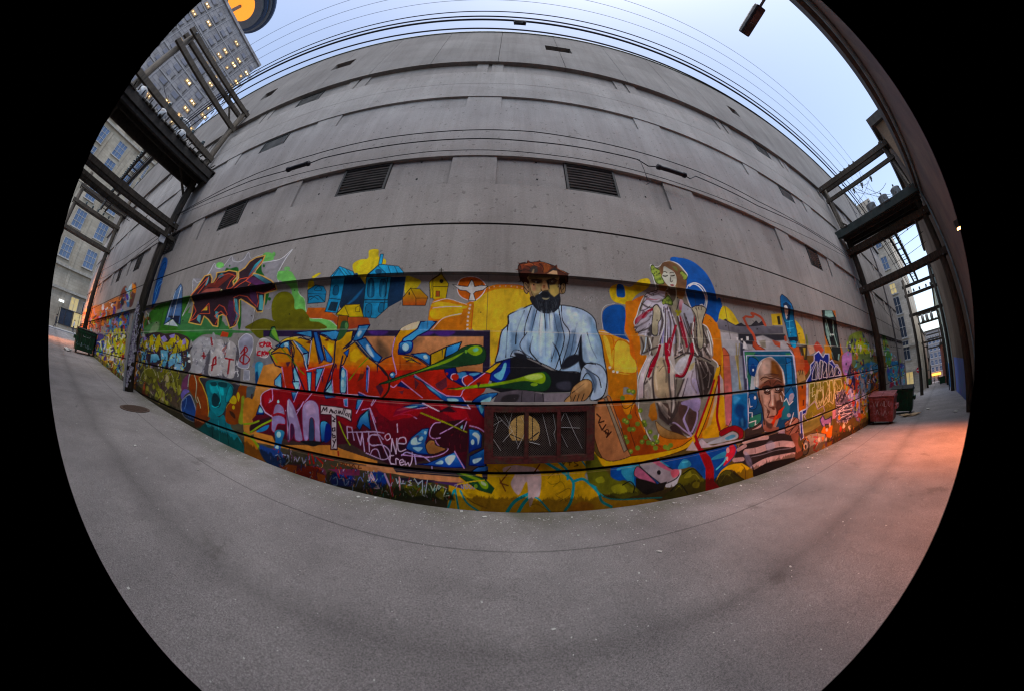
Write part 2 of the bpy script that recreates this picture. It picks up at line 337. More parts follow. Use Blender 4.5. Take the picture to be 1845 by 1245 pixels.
def run(text,cv):
    import re
    for ln in text.splitlines():
        if not ln or ln[0]=='#': continue
        k,op,col,*rest=ln.split()
        X0,Y0,S=CR[k]
        if '~' in col:
            col,z=col.split('~'); op+='~'+z
        al=1.; outl=None
        if '*' in col: col,a=col.split('*'); al=float(a)
        m=re.match(r'([fFsSoed])([\d.]*)(?:~([\d.]+))?(?:\+([\d.]+),(\w+))?',op)
        o,w,soft,ow,oc=m.groups(); soft=float(soft)*1.3 if soft else .7
        c1=hexc(col.split('>')[0]); c2=hexc(col.split('>')[1]) if '>' in col else None
        V=[tuple(map(float,r.split(','))) for r in rest]
        if o=='e':
            cx,cy,rx,ry=V[0]; t=np.arange(20)*2*np.pi/20
            P=np.stack([X0+(cx+rx*np.cos(t))/S,Y0+(cy+ry*np.sin(t))/S],1); cv.fill(P,c1,c2,soft,al); continue
        P=np.array([(X0+x/S,Y0+y/S) for x,y in V])
        if o=='d':
            t=np.arange(10)*2*np.pi/10
            for q in P: cv.fill(q+float(w)/2*np.stack([np.cos(t),np.sin(t)],1)*1.3,c1,None,.7,al)
        elif o in 'fF':
            if o=='f': P=smooth(P,True)
            cv.fill(P,c1,c2,soft,al)
            if ow: cv.stroke(P,float(ow)*.8,hexc(oc),True)
        else:
            if o in 'so': P=smooth(P,o=='o')
            cv.stroke(P,float(w)*.85,c1,o=='o',al,soft)

MURAL = r'''p F~1 4c4438>3a3424 236,640 236,720 353,790 449,840 590,895 752,930 939,945 939,840 700,840 480,780 350,700
p F~1 6a5028>4a4020 1060,760 1060,940 1312,895 1425,850 1580,775 1600,640 1450,640 1300,800
p F~1 8a6a48 1180,600 1300,600 1300,760 1200,800
p F~1 3c2c28 440,700 890,760 890,860 700,850 440,790
# ---- large backgrounds, left
g F~2 4d4a3a 640,440 1660,680 1660,1245 640,700
6 F~3 5b4a28 0,250 60,120 170,0 330,0 300,140 90,200 60,420 0,520
6 f~2 3f8a2c>2c7030 110,140 330,60 640,-100 900,40 1210,60 1215,200 1000,160 860,170 740,250 690,230 560,170 300,140
l f~2 3a6e28 545,640 620,540 700,510 830,480 800,600 860,560 840,640 780,690 600,680
6 f~3 5f8d5e*.8 100,170 190,30 330,0 300,120
6 f~1 8d9a7a*.7 200,150 260,20 320,10 300,110
5 f~1 3f7044 60,920 140,860 330,900 470,960 560,960 650,1060 900,1090 900,1110 60,1090
5 f 8f8d96*.75 190,440 330,420 460,240 560,290 670,160 760,220 885,105 930,190 1060,140 1120,130 1200,190 1300,190 1430,70 1260,340 1260,470 1200,560 1170,800 960,840 920,1060 760,1060 650,900 430,900 200,760 60,900 180,640
5 s1.2 c0c0c6 60,900 150,700 180,600 195,440 240,480 310,450 400,350 460,240 480,300 560,290 670,155 690,210 760,225 830,190 885,105 910,180 1000,150 1100,120
5 s1.6 c8c8cc 1060,230 1180,215 1300,180 1430,70 1350,180 1260,340 1240,400 1260,480
5 s1 c8c8cc 960,820 920,1060
5 f 6fae62 1060,220 1050,160 1090,110 1170,115 1200,190 1130,215
5 e 6fae62 1200,130,22,30
5 e 6fae62 530,265,50,38
5 e 7ab070 1365,310,40,28
5 f 6fb060 1250,450 1260,350 1400,340 1450,390 1490,480 1510,620 1590,740 1600,900 1450,800 1400,500
5 s1.2 bcd8b4 1490,480 1510,620 1580,700 1600,830 1650,950
a f 6fb060 420,290 500,290 550,340 580,460 620,500 630,590 660,640 760,640 830,670 870,722 720,722 560,560 540,470 500,400 430,350
a s1.5 bcd8b4 570,440 585,465 618,500 630,590 665,640 780,645 850,690 870,720
a f 6b6a18>59560e 375,640 370,540 400,470 450,440 510,450 540,500 545,570 600,570 650,620 660,660 730,670 750,722 205,722 230,670 300,640 360,650 395,660
a F 555610 205,722 400,722 300,800 260,780
# left wildstyle piece
5 f~1 1d5a24 590,350 610,300 650,310 740,290 760,340 720,420 760,500 700,480 620,400
5 f~1 1d5a24 970,400 990,300 1040,240 1050,340 1080,400 1000,390
5 f~1 1d5a24 750,760 790,700 790,1000 760,1070 740,900
5 f~1 1d5a24 1090,760 1100,620 1140,620 1110,740
5 f~1 1d5a24 500,1060 520,900 560,900 540,1000
5 e 1d5a24 1145,688,20,22
5 e 1d5a24 1075,275,14,20
5 e 1d5a24 650,275,9,14
5 F+2.6,c9a05a 33232b 160,655 230,560 340,400 410,380 430,430 420,520 480,420 490,360 600,345 640,330 740,350 740,410 690,470 700,520 760,430 760,350 840,300 900,220 980,170 1090,145 1050,240 1000,300 920,400 960,370 1060,400 1170,460 1215,500 1240,575 1090,620 1080,720 1055,850 990,850 960,800 880,745 790,690 770,700 770,900 750,960 720,1020 650,1050 620,960 600,900 560,880 510,900 500,1030 440,1020 380,940 330,900 290,1010 230,1000 140,980 170,900 200,740
5 F 6f2f2a 300,600 380,540 500,550 640,430 700,370 620,360 560,420 470,480 380,500
5 F 93524a 290,610 360,560 540,550 520,590 400,600
5 F 4aa0a8>2d5a78 1040,190 1060,200 960,350 880,400 960,260
5 F 5a8f98>1f4050 930,380 1000,380 1170,480 1100,500
5 F 4f9aa8 380,420 395,400 380,480 350,530 345,490
5 F 3f7f90 505,400 550,360 590,390 500,440
5 F 5a9fa8>3a6478 700,680 740,690 770,900 730,1000 710,960 730,900
5 F 5a9fa8 1015,640 1060,640 1070,730 1060,830 1010,820 1020,730
5 F 4a8f98 470,840 510,850 500,940 475,930
5 F 5a9098 250,880 290,890 280,990 240,950
5 F 4a2a48>5a2f5c 850,420 950,410 1100,500 980,520 880,470
5 F 452a48 640,700 700,720 720,900 680,1030 650,1000 620,850
5 F 452a48 900,560 980,600 990,700 1000,800 930,720 900,650
5 S1.6 b8523c 170,640 380,420 360,480 250,620 
5 S1.6 b8523c 460,490 530,400 640,370 720,400 660,460 610,560 670,550 780,440 870,420
5 S1.6 b8523c 700,560 780,500 850,460 910,490 880,520
5 S1.6 b8523c 930,390 850,460 1060,200
5 S1.6 b8523c 700,670 770,640 870,660 920,720 990,790 1010,720 985,600 1070,620 1210,560
5 S1.6 b8523c 300,840 390,740 400,870 280,870
5 S1.6 b8523c 460,830 520,760 580,790 620,880 600,900 540,840 460,900 500,940 470,1000
5 S1.6 b8523c 200,760 230,840 160,960 220,930 260,880
5 S1.6 b8523c 700,690 710,830 760,900 700,1010
5 F c0b88a 545,560 560,580 530,585
5 F c8a048 310,830 370,770 370,830
# tower painted far left (blue figure) & tall triangle figure
l f~1 2a5c9c>1f4a86 600,540 620,420 660,280 685,265 690,300 660,400 640,480 610,540
l s1 14305c 625,420 650,330 680,290 670,360 640,440 620,500
l s1 5a90c4 612,520 640,430 665,400 640,400 620,460
l F+1.5,1c2a48 5f7a9c>43608a 765,410 775,430 770,560 760,640 720,600 670,640 700,540 735,450
l F 1c2238 690,590 760,590 750,640
l F b8c4d0 670,640 720,610 750,650
l S1.2 d0d8e0 735,450 700,560 690,600
l S1.2 d0d8e0 765,430 740,520 722,600
# far left dense graffiti (columns between poles)
D f~3 b8682c*.9 100,560 130,420 270,380 350,330 430,320 360,520
D f~2 a04a2c*.8 110,570 250,480 330,500 290,580 160,640
D f~2 6a3a2c 400,440 450,240 500,210 480,380
D f~1 9aaab0 500,400 510,240 560,180 530,340
D f~1 5a3a34 520,400 580,170 600,240 560,400
D f~2 3a6ea0*.9 270,700 380,520 440,500 430,620 320,720
D f~2 3a4f98*.9 430,620 450,490 530,470 510,620 470,640
D F~1 b02c24 460,600 490,530 500,560 470,670
D f~2 b0b030 290,900 300,760 340,650 480,650 490,800 460,960 380,1000 300,1050
D f~2 3c3a78 150,860 160,700 250,690 280,760 260,900
D f~2 2c5c98 200,890 240,740 290,780 260,880
D f~2 8a7a9a*.7 150,900 260,900 440,950 430,1010 260,960
D f~2 b08a3a 230,1000 300,900 380,1000 420,1100 380,1140
D f~2 b05a2c 380,1100 400,1060 430,1160
D f~1 3a5ca8 390,1000 430,960 430,1100
# left of pole to teal face: lettering yellow/blue on brown
D f~2 2f62a8 560,840 590,600 630,580 620,760 600,900
6 f~1 2f5fa4 0,340 20,40 80,0 60,180 40,380
6 f~2 8a5a20 0,490 20,380 60,460 40,780 0,830
6 f~1 3c2f30 60,300 90,200 140,160 300,130 400,150 540,140 700,210 690,360 640,620 480,600 300,560 100,520
6 F+1.6,2a1c34 a5982a 90,230 130,170 170,210 240,150 260,200 330,150 360,240 430,250 500,150 560,170 610,240 650,190 700,240 680,340 610,370 580,330 560,400 480,400 470,370 380,340 330,300 300,400 260,370 190,360 130,330
6 F 8a7cb4 120,190 150,180 180,220 140,240
6 F 8a7cb4 340,200 390,170 430,230 380,260
6 F 8a7cb4 450,170 520,150 510,200 460,200
6 F 8a7cb4 610,230 650,200 660,270 620,290
6 F 6fa6bc>4d86a8 100,360 170,350 160,440 130,500 100,480
6 F 7fb4c4>4d8cae 220,400 300,390 340,460 280,500 210,500
6 F 6fa6bc>4d8cae 340,350 430,340 430,480 380,600 350,500
6 F 7fb4c4>5d90b4 470,400 560,380 540,500 450,560 420,540
6 F 7fb4c4>6f96b4 540,400 600,380 620,500 620,600 510,600 520,500
6 S2 1c1c34 530,250 560,330 540,400 530,500 610,520 600,380
6 S2 1c1c34 310,390 350,500 370,600 430,540 410,480 300,480
6 S2 1c1c34 160,360 130,460 190,480 230,300 290,390 
6 s1.3 c8c8d8 350,480 350,560 380,640 430,590 450,560 
6 S1.6 3a2040 200,180 160,300 
6 S1.6 3a2040 300,170 240,330
6 s2 3a2040 340,250 380,340 450,340 520,280 540,180
# olive bodies band below W groove
6 f~2 6a6a20>4f4c20 100,660 150,580 240,560 300,620 360,580 480,600 580,640 600,760 560,820 480,800 380,700 300,780 200,760 120,720
6 s1 a8a890 80,740 110,640 170,580 240,580 290,680 300,790
6 s1 a8a890 300,620 340,740 400,660 460,620 500,720 470,830 540,820 560,920
6 f~2 4a4034 200,760 300,780 380,740 480,820 560,850 560,1000 440,1000 360,880 280,900 230,870
6 f 9c4f30>6a3a28 150,740 190,920 110,890
6 f~1 8f9040 270,920 300,840 350,830 400,900 440,1000 430,1050 350,1000 280,960
6 f~1 504438 440,900 500,820 560,900 580,1060 500,1040
6 f~1 6a3c5c 600,840 620,720 700,640 700,760 660,850
6 f 6a5fa0 595,900 620,850 650,830 700,860 650,900 610,960
6 f+2,8a90a0 1d2f60>2a4f8c 600,1010 620,960 700,900 740,960 780,1080 790,1180 760,1240 640,1180 600,1090
6 s1.2 5a80b8 620,980 660,940 660,1000 640,1080
# rust band and teal face
6 f~1 7a3a18 760,620 850,640 900,720 930,900 950,1100 940,1245 780,1200 790,1000 720,880 690,800 700,700
6 s1.4 9ab09a 680,800 700,660 740,620 770,680 790,780 780,940 800,1000 
6 s1.2 b8c8a0 800,930 830,1020 840,1070
6 f+2,b09a40 2e2a30 850,680 1330,770 1300,900 1230,980 1165,1060 1150,1245 950,1245 940,1100 920,940 870,800
6 f 156068>1a7c88 910,740 1100,720 1240,790 1230,900 1180,980 1150,1060 1120,1130 1060,1170 1000,1160 960,1080 930,940
6 f 1f96a0~2 960,760 1030,740 1060,860 1000,890 960,850
6 f 2aa0aa~2 1070,800 1110,780 1130,900 1090,900
6 f 0c3c44~1 960,750 1030,740 1040,790 980,790
6 f 0c3c44~1 1060,750 1160,750 1160,810 1080,800
6 f~1 0b3038 980,940 1010,880 1060,920 1090,1000 1070,1060 1000,1040 980,1000
6 s1.5 35b0b8 1040,790 1070,860 1090,960 1070,1020
6 s1.5 35b0b8 980,1040 1020,1060 1070,1040
6 f+1.2,0c4048 1a7c86 1180,840 1210,790 1240,830 1230,920 1170,1000 1150,960
6 f~1 156a74 960,1090 1060,1180 1120,1150 1150,1200 1150,1245 950,1245
g f~1 14606c>1c8490 1160,960 1200,920 1240,890 1370,900 1400,960 1440,1000 1520,1160 1400,1110 1280,1050 1140,960
g s1.2 0c4450 1250,930 1260,1040
g s1.2 0c4450 1350,900 1380,1080
g s1 30a0aa 1300,900 1310,1060
g f~1 6a3418 1130,860 1240,880 1180,930 1130,950
6 f 7a3c18 1160,1245 1165,1060 1230,980 1290,880 1330,790 1430,800 1440,860 1400,940 1330,1245
6 f b5a030 1200,990 1250,910 1290,960 1270,1020
6 f b5a030 1290,900 1310,870 1330,920 1310,990
6 e b5a030 1250,1060,18,26
6 f~1 3a2010 1200,1100 1260,1140 1270,1200 1220,1160
6 f~1 7f8c30 1350,930 1390,950 1380,1245 1310,1245 1340,1080
6 f~1 4a565c 1430,800 1540,800 1480,900 1420,940 1410,860
6 F b57a2c>a5682a 1480,960 1590,780 1660,800 1660,1245 1370,1245 1400,1000
6 S3 241c2c 1480,900 1470,1160
6 S3 2c3848 1410,940 1390,1240
# pasted posters & white letters area
6 f~1 55535a 860,480 960,300 1300,300 1330,760 1230,740 870,660
6 f~1 9a9a9e 720,380 750,250 860,180 960,200 1000,130 1050,220 1100,250 1100,430 1080,560 1090,650 940,650 960,430 940,300 860,620 700,600 740,500
6 f~1 a8a8ac 780,260 860,190 960,230 960,330 880,440 800,480 740,400
6 f~1 aaa6a6 980,260 1060,220 1130,260 1120,600 1080,660 940,650 970,450
6 f~1 aaa6a6 1150,420 1190,240 1280,300 1270,500 1250,690 1130,660 1110,480
6 f+1.5,c8c8cc 9090a0 1310,260 1360,180 1420,150 1490,200 1490,330 1450,440 1440,560 1380,580 1300,540 1330,420
6 F 9c5f58 1100,350 1160,290 1150,420
6 F b84a30 1080,190 1110,120 1190,140 1180,190
6 S3 8c2028 980,600 1000,460 1030,430 1030,520 980,540
6 S3 8c2028 1150,450 1250,470
6 S3 8c2028 1200,470 1180,640
6 S3 8c2028 860,420 900,420
6 S3 8c2028 880,380 880,450
6 S3 8c2028 970,200 985,290
6 s3 8c2028 1390,310 1370,520 
6 s2.4 8c2028 1340,390 1400,310 1420,360 1350,420 1330,480 1400,520 1450,460 1390,400
6 f~1 343038 650,480 690,340 740,300 700,400 720,560 650,640
6 e c8d4cc 695,415,22,22
6 e c8d4cc 700,485,20,18
6 F+1,c8c8d0 8a8c98 1380,590 1450,600 1450,720 1370,720
6 f~1 7a8090 1500,500 1540,480 1540,560 1480,560
1 f 6f7078*.9 0,380 180,300 200,510 0,520
1 f+1.4,d8c8c8 a9a4a6 20,300 60,220 130,210 200,260 190,340 150,430 90,440 20,390
1 S3 a82030 90,260 55,270 60,300 90,310
1 S3 a82030 105,300 110,250 130,270 110,285
1 S3 a82030 150,260 140,300 160,305
1 S3 a82030 170,300 170,260 190,270 175,285 235,355
1 S3 a82030 60,360 30,370 25,410 60,415
1 S3 a82030 80,420 85,365 105,375 90,390 110,410
1 S3 a82030 120,360 130,400 145,370 155,405 170,365
1 f~1 3a86a8 0,520 80,500 60,640 20,780 0,700
1 f~1 5aa0b8 40,520 100,520 70,700 40,640
1 f~1 16406a 0,640 30,620 40,780 0,760
# ---- upper: houses
a f c4b03c~1 975,240 1030,200 1090,190 1100,130 1170,125 1175,180 1225,200 1210,250 1090,310 1000,310
a f c4b03c~1 670,330 720,300 740,305 690,340
a f c4b03c 1010,320 1085,310 1080,400 1000,400
a f c4b03c 1370,330 1450,340 1490,370 1420,450 1370,470
a f c4b03c 640,420 650,360 690,370 670,450
a F b5622c>93402c 640,560 770,560 880,640 1090,620 1110,690 960,722 880,722 830,660 740,640 660,640 630,600
a F 1c3d5c>16283c 890,330 1010,300 1080,400 1050,600 960,600 880,560 
a F 1a3a5c>16304c 1240,330 1375,330 1350,500 1240,560
a f~2 28608c 950,520 1060,410 1000,500 900,560
a F+1.6,15303e 2f7ea6 640,430 700,390 760,400 780,440 770,520 640,530
a F+1.6,15303e 3286ae 650,480 720,470 770,520 640,530
a F+1.6,15303e 3286ae 820,330 920,335 890,500 860,600 770,590 800,490
a F+1.6,15303e 3a96c0 810,330 880,250 980,290 990,320
a F+1.4,15303e 3286ae 830,325 875,265 920,325
a F+1.6,15303e 3286ae 1080,330 1265,330 1240,500 1240,560 1150,640 1050,630 1060,520
a F+1.6,15303e 3a96c0 1090,310 1180,235 1320,250 1370,310
a F+1.4,15303e 3286ae 1095,312 1165,245 1240,318
a e 1c4a66 1170,290,25,20
a F+1.4,15303e 3a96c0 1170,240 1185,160 1208,160 1195,240
a f+1.2,15303e 1f5a7c 1090,470 1095,360 1130,350 1135,470
a f+1.2,15303e 1f5a7c 1180,470 1185,360 1225,360 1225,470
a f+1.2,15303e 24688c 1070,620 1080,540 1120,540 1110,630
a f+1.2,15303e 24688c 1170,590 1180,530 1210,530 1205,590
a f+1.2,15303e 1f5a7c 830,460 840,400 870,400 865,460
a S1.6 15303e 1060,500 1250,500
a S1.6 15303e 1070,520 1240,520
a S1.6 15303e 1240,330 1210,560
a S1.2 15303e 1240,245 1265,318
a S1.2 15303e 1290,250 1320,315
a S1.6 15303e 800,490 890,500
a F 163040 815,515 870,520 850,590 790,580
a F+1.5,2a2410 b8a030 850,610 920,540 1030,535 1060,630 950,630 860,620
a F+1.2,2a2410 c0a834 855,608 915,545 950,628
a F+1.2,2a2410 8a5018 870,620 940,620 940,722 860,722
a F+1,2a2410 c0a834 1000,560 1030,545 1030,590 1000,590
a F+1.5,2a2410 b8a030>a04a28 1350,485 1410,415 1480,420 1540,480 1520,545 1350,545
a S1.2 2a2410 1410,415 1450,490 1540,490
a S1.2 2a2410 1450,490 1450,540
a e 2a2410 1400,455,6,12
a F+1.5,2a2410 b8a030 1555,490 1550,370 1580,340 1630,310 1660,340 1660,490
a F+1,2a2410 8a4a20 1595,470 1600,430 1630,430 1630,470
a S1.4 2a2410 1638,265 1640,320
a S1.4 2a2410 1625,280 1655,280
c F+1.5,2a2410 b8a030 0,390 0,250 60,210 110,280 90,390
c e 2a2410 60,262,14,14
c S1.4 2a2410 60,170 60,215
c S1.4 2a2410 44,185 76,185
c F+1,2a2410 9a5028 20,370 22,330 48,330 46,370
c S1.3 2a2410 0,300 105,300
# ---- central orange swirls
c f~1 c07c20>b86c1a 0,400 120,390 240,415 330,330 440,285 560,290 640,300 700,350 705,430 560,500 540,560 480,600 460,760 430,830 400,840 400,605 0,600
c f d2a83c 0,420 60,405 190,430 240,440 210,455 0,440
c f d0a238 0,455 190,455 205,480 160,510 0,525
c f~1 b8701a 0,590 60,530 200,500 240,520 240,602 0,602
c f c8a63e 280,602 275,440 330,370 440,320 580,315 670,340 700,400 690,430 560,490 520,560 480,600
c s2 b85a18 250,420 300,380 380,320 470,290 600,290 680,330 710,400
c d2.2 e0a890 300,370 330,345 360,325 395,310 430,300 470,297 510,296 550,298 590,303 625,312 655,328
c s1.6 d8c0c0 0,410 100,385 190,410 240,425 
c s1.6 d8c0c0 0,450 100,440 200,440
c s1.6 d8c0c0 0,595 60,530 120,505 200,490
c F c08030 240,420 285,420 268,602 232,602
c s1.8 b85a18 285,420 268,602
c d3.2 d8c0bc 262,430 257,455 252,483 246,512 244,541 242,568 242,596
c f+2,d8c8d0 b86020 170,310 190,250 250,230 320,240 370,290 350,350 290,400 230,390 185,360
c F+1.5,1a1614 c4c0bc 137,285 200,295 245,300 262,265 272,250 285,268 292,300 340,290 388,297 350,325 300,335 285,350 300,400 250,400 262,350 235,330 190,325
c f c8a63e 400,612 480,612 460,720 450,790 430,830 405,830
c s2 c06420 480,612 460,700 445,790
# right of man: orange
c f~1 c68e30>b06c1c 1150,612 1323,640 1323,1180 1240,1060 1225,1050 1230,900 1200,800 1180,700
c f c8a440 1190,640 1240,650 1250,880 1220,840
c f c8a440 1270,700 1323,680 1323,900 1290,870
c s1.6 a85818 1150,612 1190,640 1230,900
c s1.6 a85818 1290,640 1270,700 1270,850
d f~1 c08628>a8661e 120,495 250,520 320,600 335,720 330,860 280,800 200,830 180,840 165,700 140,560
d f c8aa48 200,590 230,540 270,550 310,600 328,715 210,712
d f c8aa48 145,520 170,530 190,600 195,690 180,660
d s1.6 b05a18 130,510 200,530 205,700
d s1.6 b05a18 200,590 230,540 290,560 325,640 330,718 205,714
d d3 c88a50 230,520 215,540 250,530
d d4 e0c8b8 183,690 203,712 225,715
d s1.4 d8d0c8 120,490 230,510 300,560 330,640
# blue & yellow shapes behind goddess
d f c4aa38 180,270 190,240 230,225 300,240 350,200 400,195 410,230 380,260 330,290 290,340 260,340 200,320
d f~1 c46a1a 270,420 275,350 340,300 400,290 440,340 380,500 340,640 300,620 290,540 265,480
d f~1 c2761c>b4681c 270,370 330,320 700,380 760,410 800,480 812,560 820,800 840,1040 640,1100 480,1190 270,1180 340,900 330,640
d f 1f4f90>1b4682 145,480 140,400 160,360 210,340 260,350 272,400 265,500 290,540 200,510 145,480
d f 1f4f90 222,290 222,235 240,225 262,240 268,295 240,300
d f 1f58a0>1b4a8a 520,90 580,78 650,100 720,160 765,240 785,320 795,400 780,440 740,400 640,360 600,250
d f 1f58a0 780,380 785,310 805,310 815,390
d f c4aa38 795,430 815,350 860,370 900,430 905,450 870,450
d s1.4 d8d8dc*.8 145,480 135,400 155,350 210,335
# waterfall city (right of goddess)
9 F~1 74727c>55545c 20,440 50,370 290,460 740,480 1000,490 1010,590 720,600 330,590 40,530
9 f~1 c4aa40 100,300 130,200 200,230 270,330 340,430 300,470 180,400 50,360
9 F 2c2a30 110,390 150,370 170,400 220,430 290,470 330,450 380,430 430,470 520,470 600,395 640,440 690,400 740,470 500,490 300,480
9 F~1 c4aa40 820,300 980,290 1000,470 840,470
9 F 2a2418 910,340 950,330 970,460 930,460
9 F~2 a8a4a6>8a9098 60,560 330,600 620,620 860,640 1080,700 1100,830 420,830 410,1245 230,1245 210,900 90,780
9 F~2 2c2c34 330,590 720,600 1040,600 1030,690 880,700 700,620 600,640 560,760 400,740 340,690
9 F~2 3a3a48 360,720 410,760 440,860 430,1245 380,1245
9 F~1 e0dcd8 310,650 330,650 325,690 312,690
9 F~1 e0dcd8 370,670 400,665 400,695 375,695
9 F~1 e0dcd8 450,635 490,635 490,695 455,695
9 F~1 c8c8cc 410,700 440,720 490,830 400,810
9 F~2 7a7468 640,700 740,690 750,800 680,800
9 s1.4 8a7c40 300,740 310,900 320,1000 340,1245
9 s1.4 8a7c40 350,740 340,900 330,1245
9 F+1.5,6a2a20 a85038 550,710 600,710 620,760 740,830 600,830 550,780
9 s5 a04c38 590,700 560,610 480,500 430,400 410,360
9 s5 a04c38 420,380 440,340 530,350 560,330 530,290 600,310 680,360 740,470
9 F~1 a85038 840,690 960,720 960,800 880,760
9 F+1.5,6a2a20 b05c38 1060,740 1160,790 1240,780 1280,940 1330,1000 1340,1130 1400,1100 1350,1200 1290,1245 1200,1245 1190,1000 1150,850
9 f~1 a85038 1020,640 1050,620 1060,700 1030,700
9 F~1 8a7440 1200,580 1290,660 1280,760 1220,720
9 F c4aa40 1180,380 1230,430 1300,530 1340,700 1340,760 1260,750 1210,560
9 F~1 3a3020 1240,780 1370,760 1360,1000 1300,960
9 F~1 a89038 1300,800 1340,800 1330,960
9 F~1 6a7a40 1340,600 1360,600 1390,780 1350,760
9 F+1.6,0e2238 1f4f7c>2a86b0 960,50 985,5 1060,60 1130,150 1160,230 1170,400 1210,560 1220,680 1190,790 1130,780 1080,650 1040,470 1000,350 970,230
9 F 16304e 1000,150 1050,120 1120,180 1100,400 1050,380
9 f c8c4c0 1020,190 1060,180 1080,260 1060,380 1040,340
9 S1.3 5ab0d0 1050,420 1150,400
9 S1.3 5ab0d0 1070,520 1160,510
9 S1.3 5ab0d0 1100,400 1110,620
9 F 0e2238 1080,650 1220,640 1230,710 1110,700
9 f 2f90b8 1110,720 1180,700 1200,780 1160,800
# rounded pink door, blue panel
9 f+1.5,6a3020 ac5a40 95,830 150,830 200,920 220,1050 225,1245 100,1245
A F+1.5,6a3020 b26048>b87080 20,0 110,0 135,200 150,540 140,900 100,990 50,960 40,540
A f~1 c8902c>b87818 0,0 20,0 35,540 50,960 100,1000 0,1060
A F~1 8c8890>7c90a0 110,0 330,0 370,480 150,510
A S2 8a7c40 230,0 250,470
A S2 8a7c40 210,0 265,480
A S1.4 b0a060 190,0 280,470
A F~2 3a3850 290,0 330,0 360,480 320,480
A F 2470a4>1f5c96 150,545 365,515 375,1000 330,1060 270,1000 140,980
A f~4 123a6c 190,740 230,680 300,690 330,740 310,800 340,900 340,1000 250,1000 240,880 190,800
A f~3 5aa0c8*.7 160,600 190,560 260,600 180,680
A f~3 4a90c0*.7 270,900 300,880 310,980 280,980
# bald man's panel
9 F+2.5,b8b8d0 1e5870>1a4a78 415,845 1110,840 1165,920 1200,1245 450,1245
9 F 3f7f58 430,860 590,865 580,940 470,960 450,1080
9 F 3f7f58 1040,880 1110,880 1120,940 1050,960
9 f+2,103048 1c5c94 470,1240 470,1000 500,930 600,980 600,1100 560,1245
9 f+1.5,103048 2a7c9c 520,1180 530,1050 560,1040 580,1120
9 F+2,103048 2a7880 580,890 660,910 740,950 660,1000 600,1020
9 e d8e8e0 555,1130,10,16
9 f 4aa098 910,940 950,910 1000,930 1000,970 930,960
9 s2.5 123c74 960,960 970,1040 1000,1070 1020,1000
9 f+1.5,103048 2c6c9c 1060,970 1110,960 1130,1080 1070,1100
A F+2,b8b8d0 1d5a80>1c4468 350,0 1000,0 1030,200 1060,500 1080,860 1090,1000 800,1060 380,1060 370,520
A F 2a6a58 360,20 460,0 520,60 500,400 400,480 360,300
A f+2,0e2c4c 1c5490 370,150 380,40 430,20 520,90 500,250 440,300 390,250
A e 0e3c78 440,200,40,90
A e d8e8e0 443,203,13,20
A F a8b4bc 400,480 420,280 470,300 470,460 440,500
A F+1.6,0e2c4c 2468a0 900,20 980,40 1000,180 920,200
A F+1.6,0e2c4c 2468a0 880,560 980,430 1040,560 940,700
A f+1.6,0e2c4c 1c5490 380,560 460,540 500,640 480,740 400,740
A e d8dce8 470,590,16,26
A S1.6 d0d8e0 385,600 400,720 430,710
A F+1.6,0e2c4c 2c6e5c 390,860 560,800 560,900 480,1020 380,1000
A S1.6 d0d8e0 385,800 430,800 430,860
A S2 d0d8e0 390,940 480,910 470,980 500,960
A F 2a6e80 830,700 900,600 960,700 940,880 840,900
A S2 d0d8e0 880,640 910,600 950,690 1000,640
A S1.6 d0d8e0 920,320 920,230 950,220 960,300
A F+1.4,0e2c4c 2a74a8 900,120 980,80 1000,400 920,400
A f b09aa0*.8 960,540 1010,530 1010,600 960,680 940,620
A e 9a94a0 945,835,28,28
# bald head
A f c0b8b4*.9 480,440 490,200 540,80 640,25 720,30 860,200 890,400 860,430
A f a4887a>94786a 525,450 520,200 560,90 640,30 720,50 800,120 850,230 870,400 880,500 870,640 830,780 800,900 760,1000 700,1040 620,1000 590,860 560,700 530,560 500,520
A f~3 b89484*.8 560,300 570,120 640,60 690,120 670,260 600,300
A f~3 7a4c20 690,90 760,90 820,180 850,300 780,300 700,280
A f~3 5a3820*.8 820,200 860,330 870,600 830,700 800,500 820,380
A f~3 6a3f30 700,320 850,380 860,440 540,460 560,400
A s2 5c3a2c 560,350 640,300 760,290 850,320
A s2 5c3a2c 580,310 680,270 790,280
A s2 5c3a2c 690,340 690,420
A s2 5c3a2c 720,340 715,420
A s6 2c1c18 590,450 640,435 700,455
A s6 2c1c18 750,440 800,420 850,440
A f~1 3c2620 590,480 640,470 700,490 670,520 610,520
A f~1 3c2620 750,470 800,450 850,460 820,500 770,500
A f d0d0cc 620,485 640,475 670,485 645,500
A f d0d0cc 765,468 790,455 810,465 790,482
A e 1a1414 645,485,10,10
A e 1a1414 788,467,9,9
A f~2 b08c80 690,500 730,500 735,640 720,720 690,700 680,620
A s2 4c2c24 690,520 685,620 655,700 700,730 740,720
A f~1 5a3428 700,715 740,715 745,760 710,750
A s2.4 4c2c24 640,760 670,790 640,870
A f~1 8a4c44 660,860 700,840 760,840 800,830 760,880 700,890
A s2 3c1c18 655,862 710,855 790,840
A f~2 4a3028 760,660 840,620 860,700 820,860 780,830
A S1.5 c8c0bc 850,500 880,560
A S1.5 c8c0bc 830,560 850,640
A F~1 b8381c 690,960 740,860 790,780 890,700 850,780 840,860 760,900 720,1000
A F c44a20 700,940 780,820 820,790 760,900
A f~1 8a6050 500,520 520,500 550,600 560,690 530,640
A f 946c5c>7a4c40 590,880 640,960 760,1000 800,1000 780,1060 610,1060 580,980
# striped shirt
C F 2c2220 1090,60 1130,20 1220,0 1440,0 1520,20 1545,60 1540,220 1190,365 1180,300 1090,240 1020,240 1060,120
C f b49a98 1120,50 1200,20 1300,20 1310,50 1220,60 1140,85
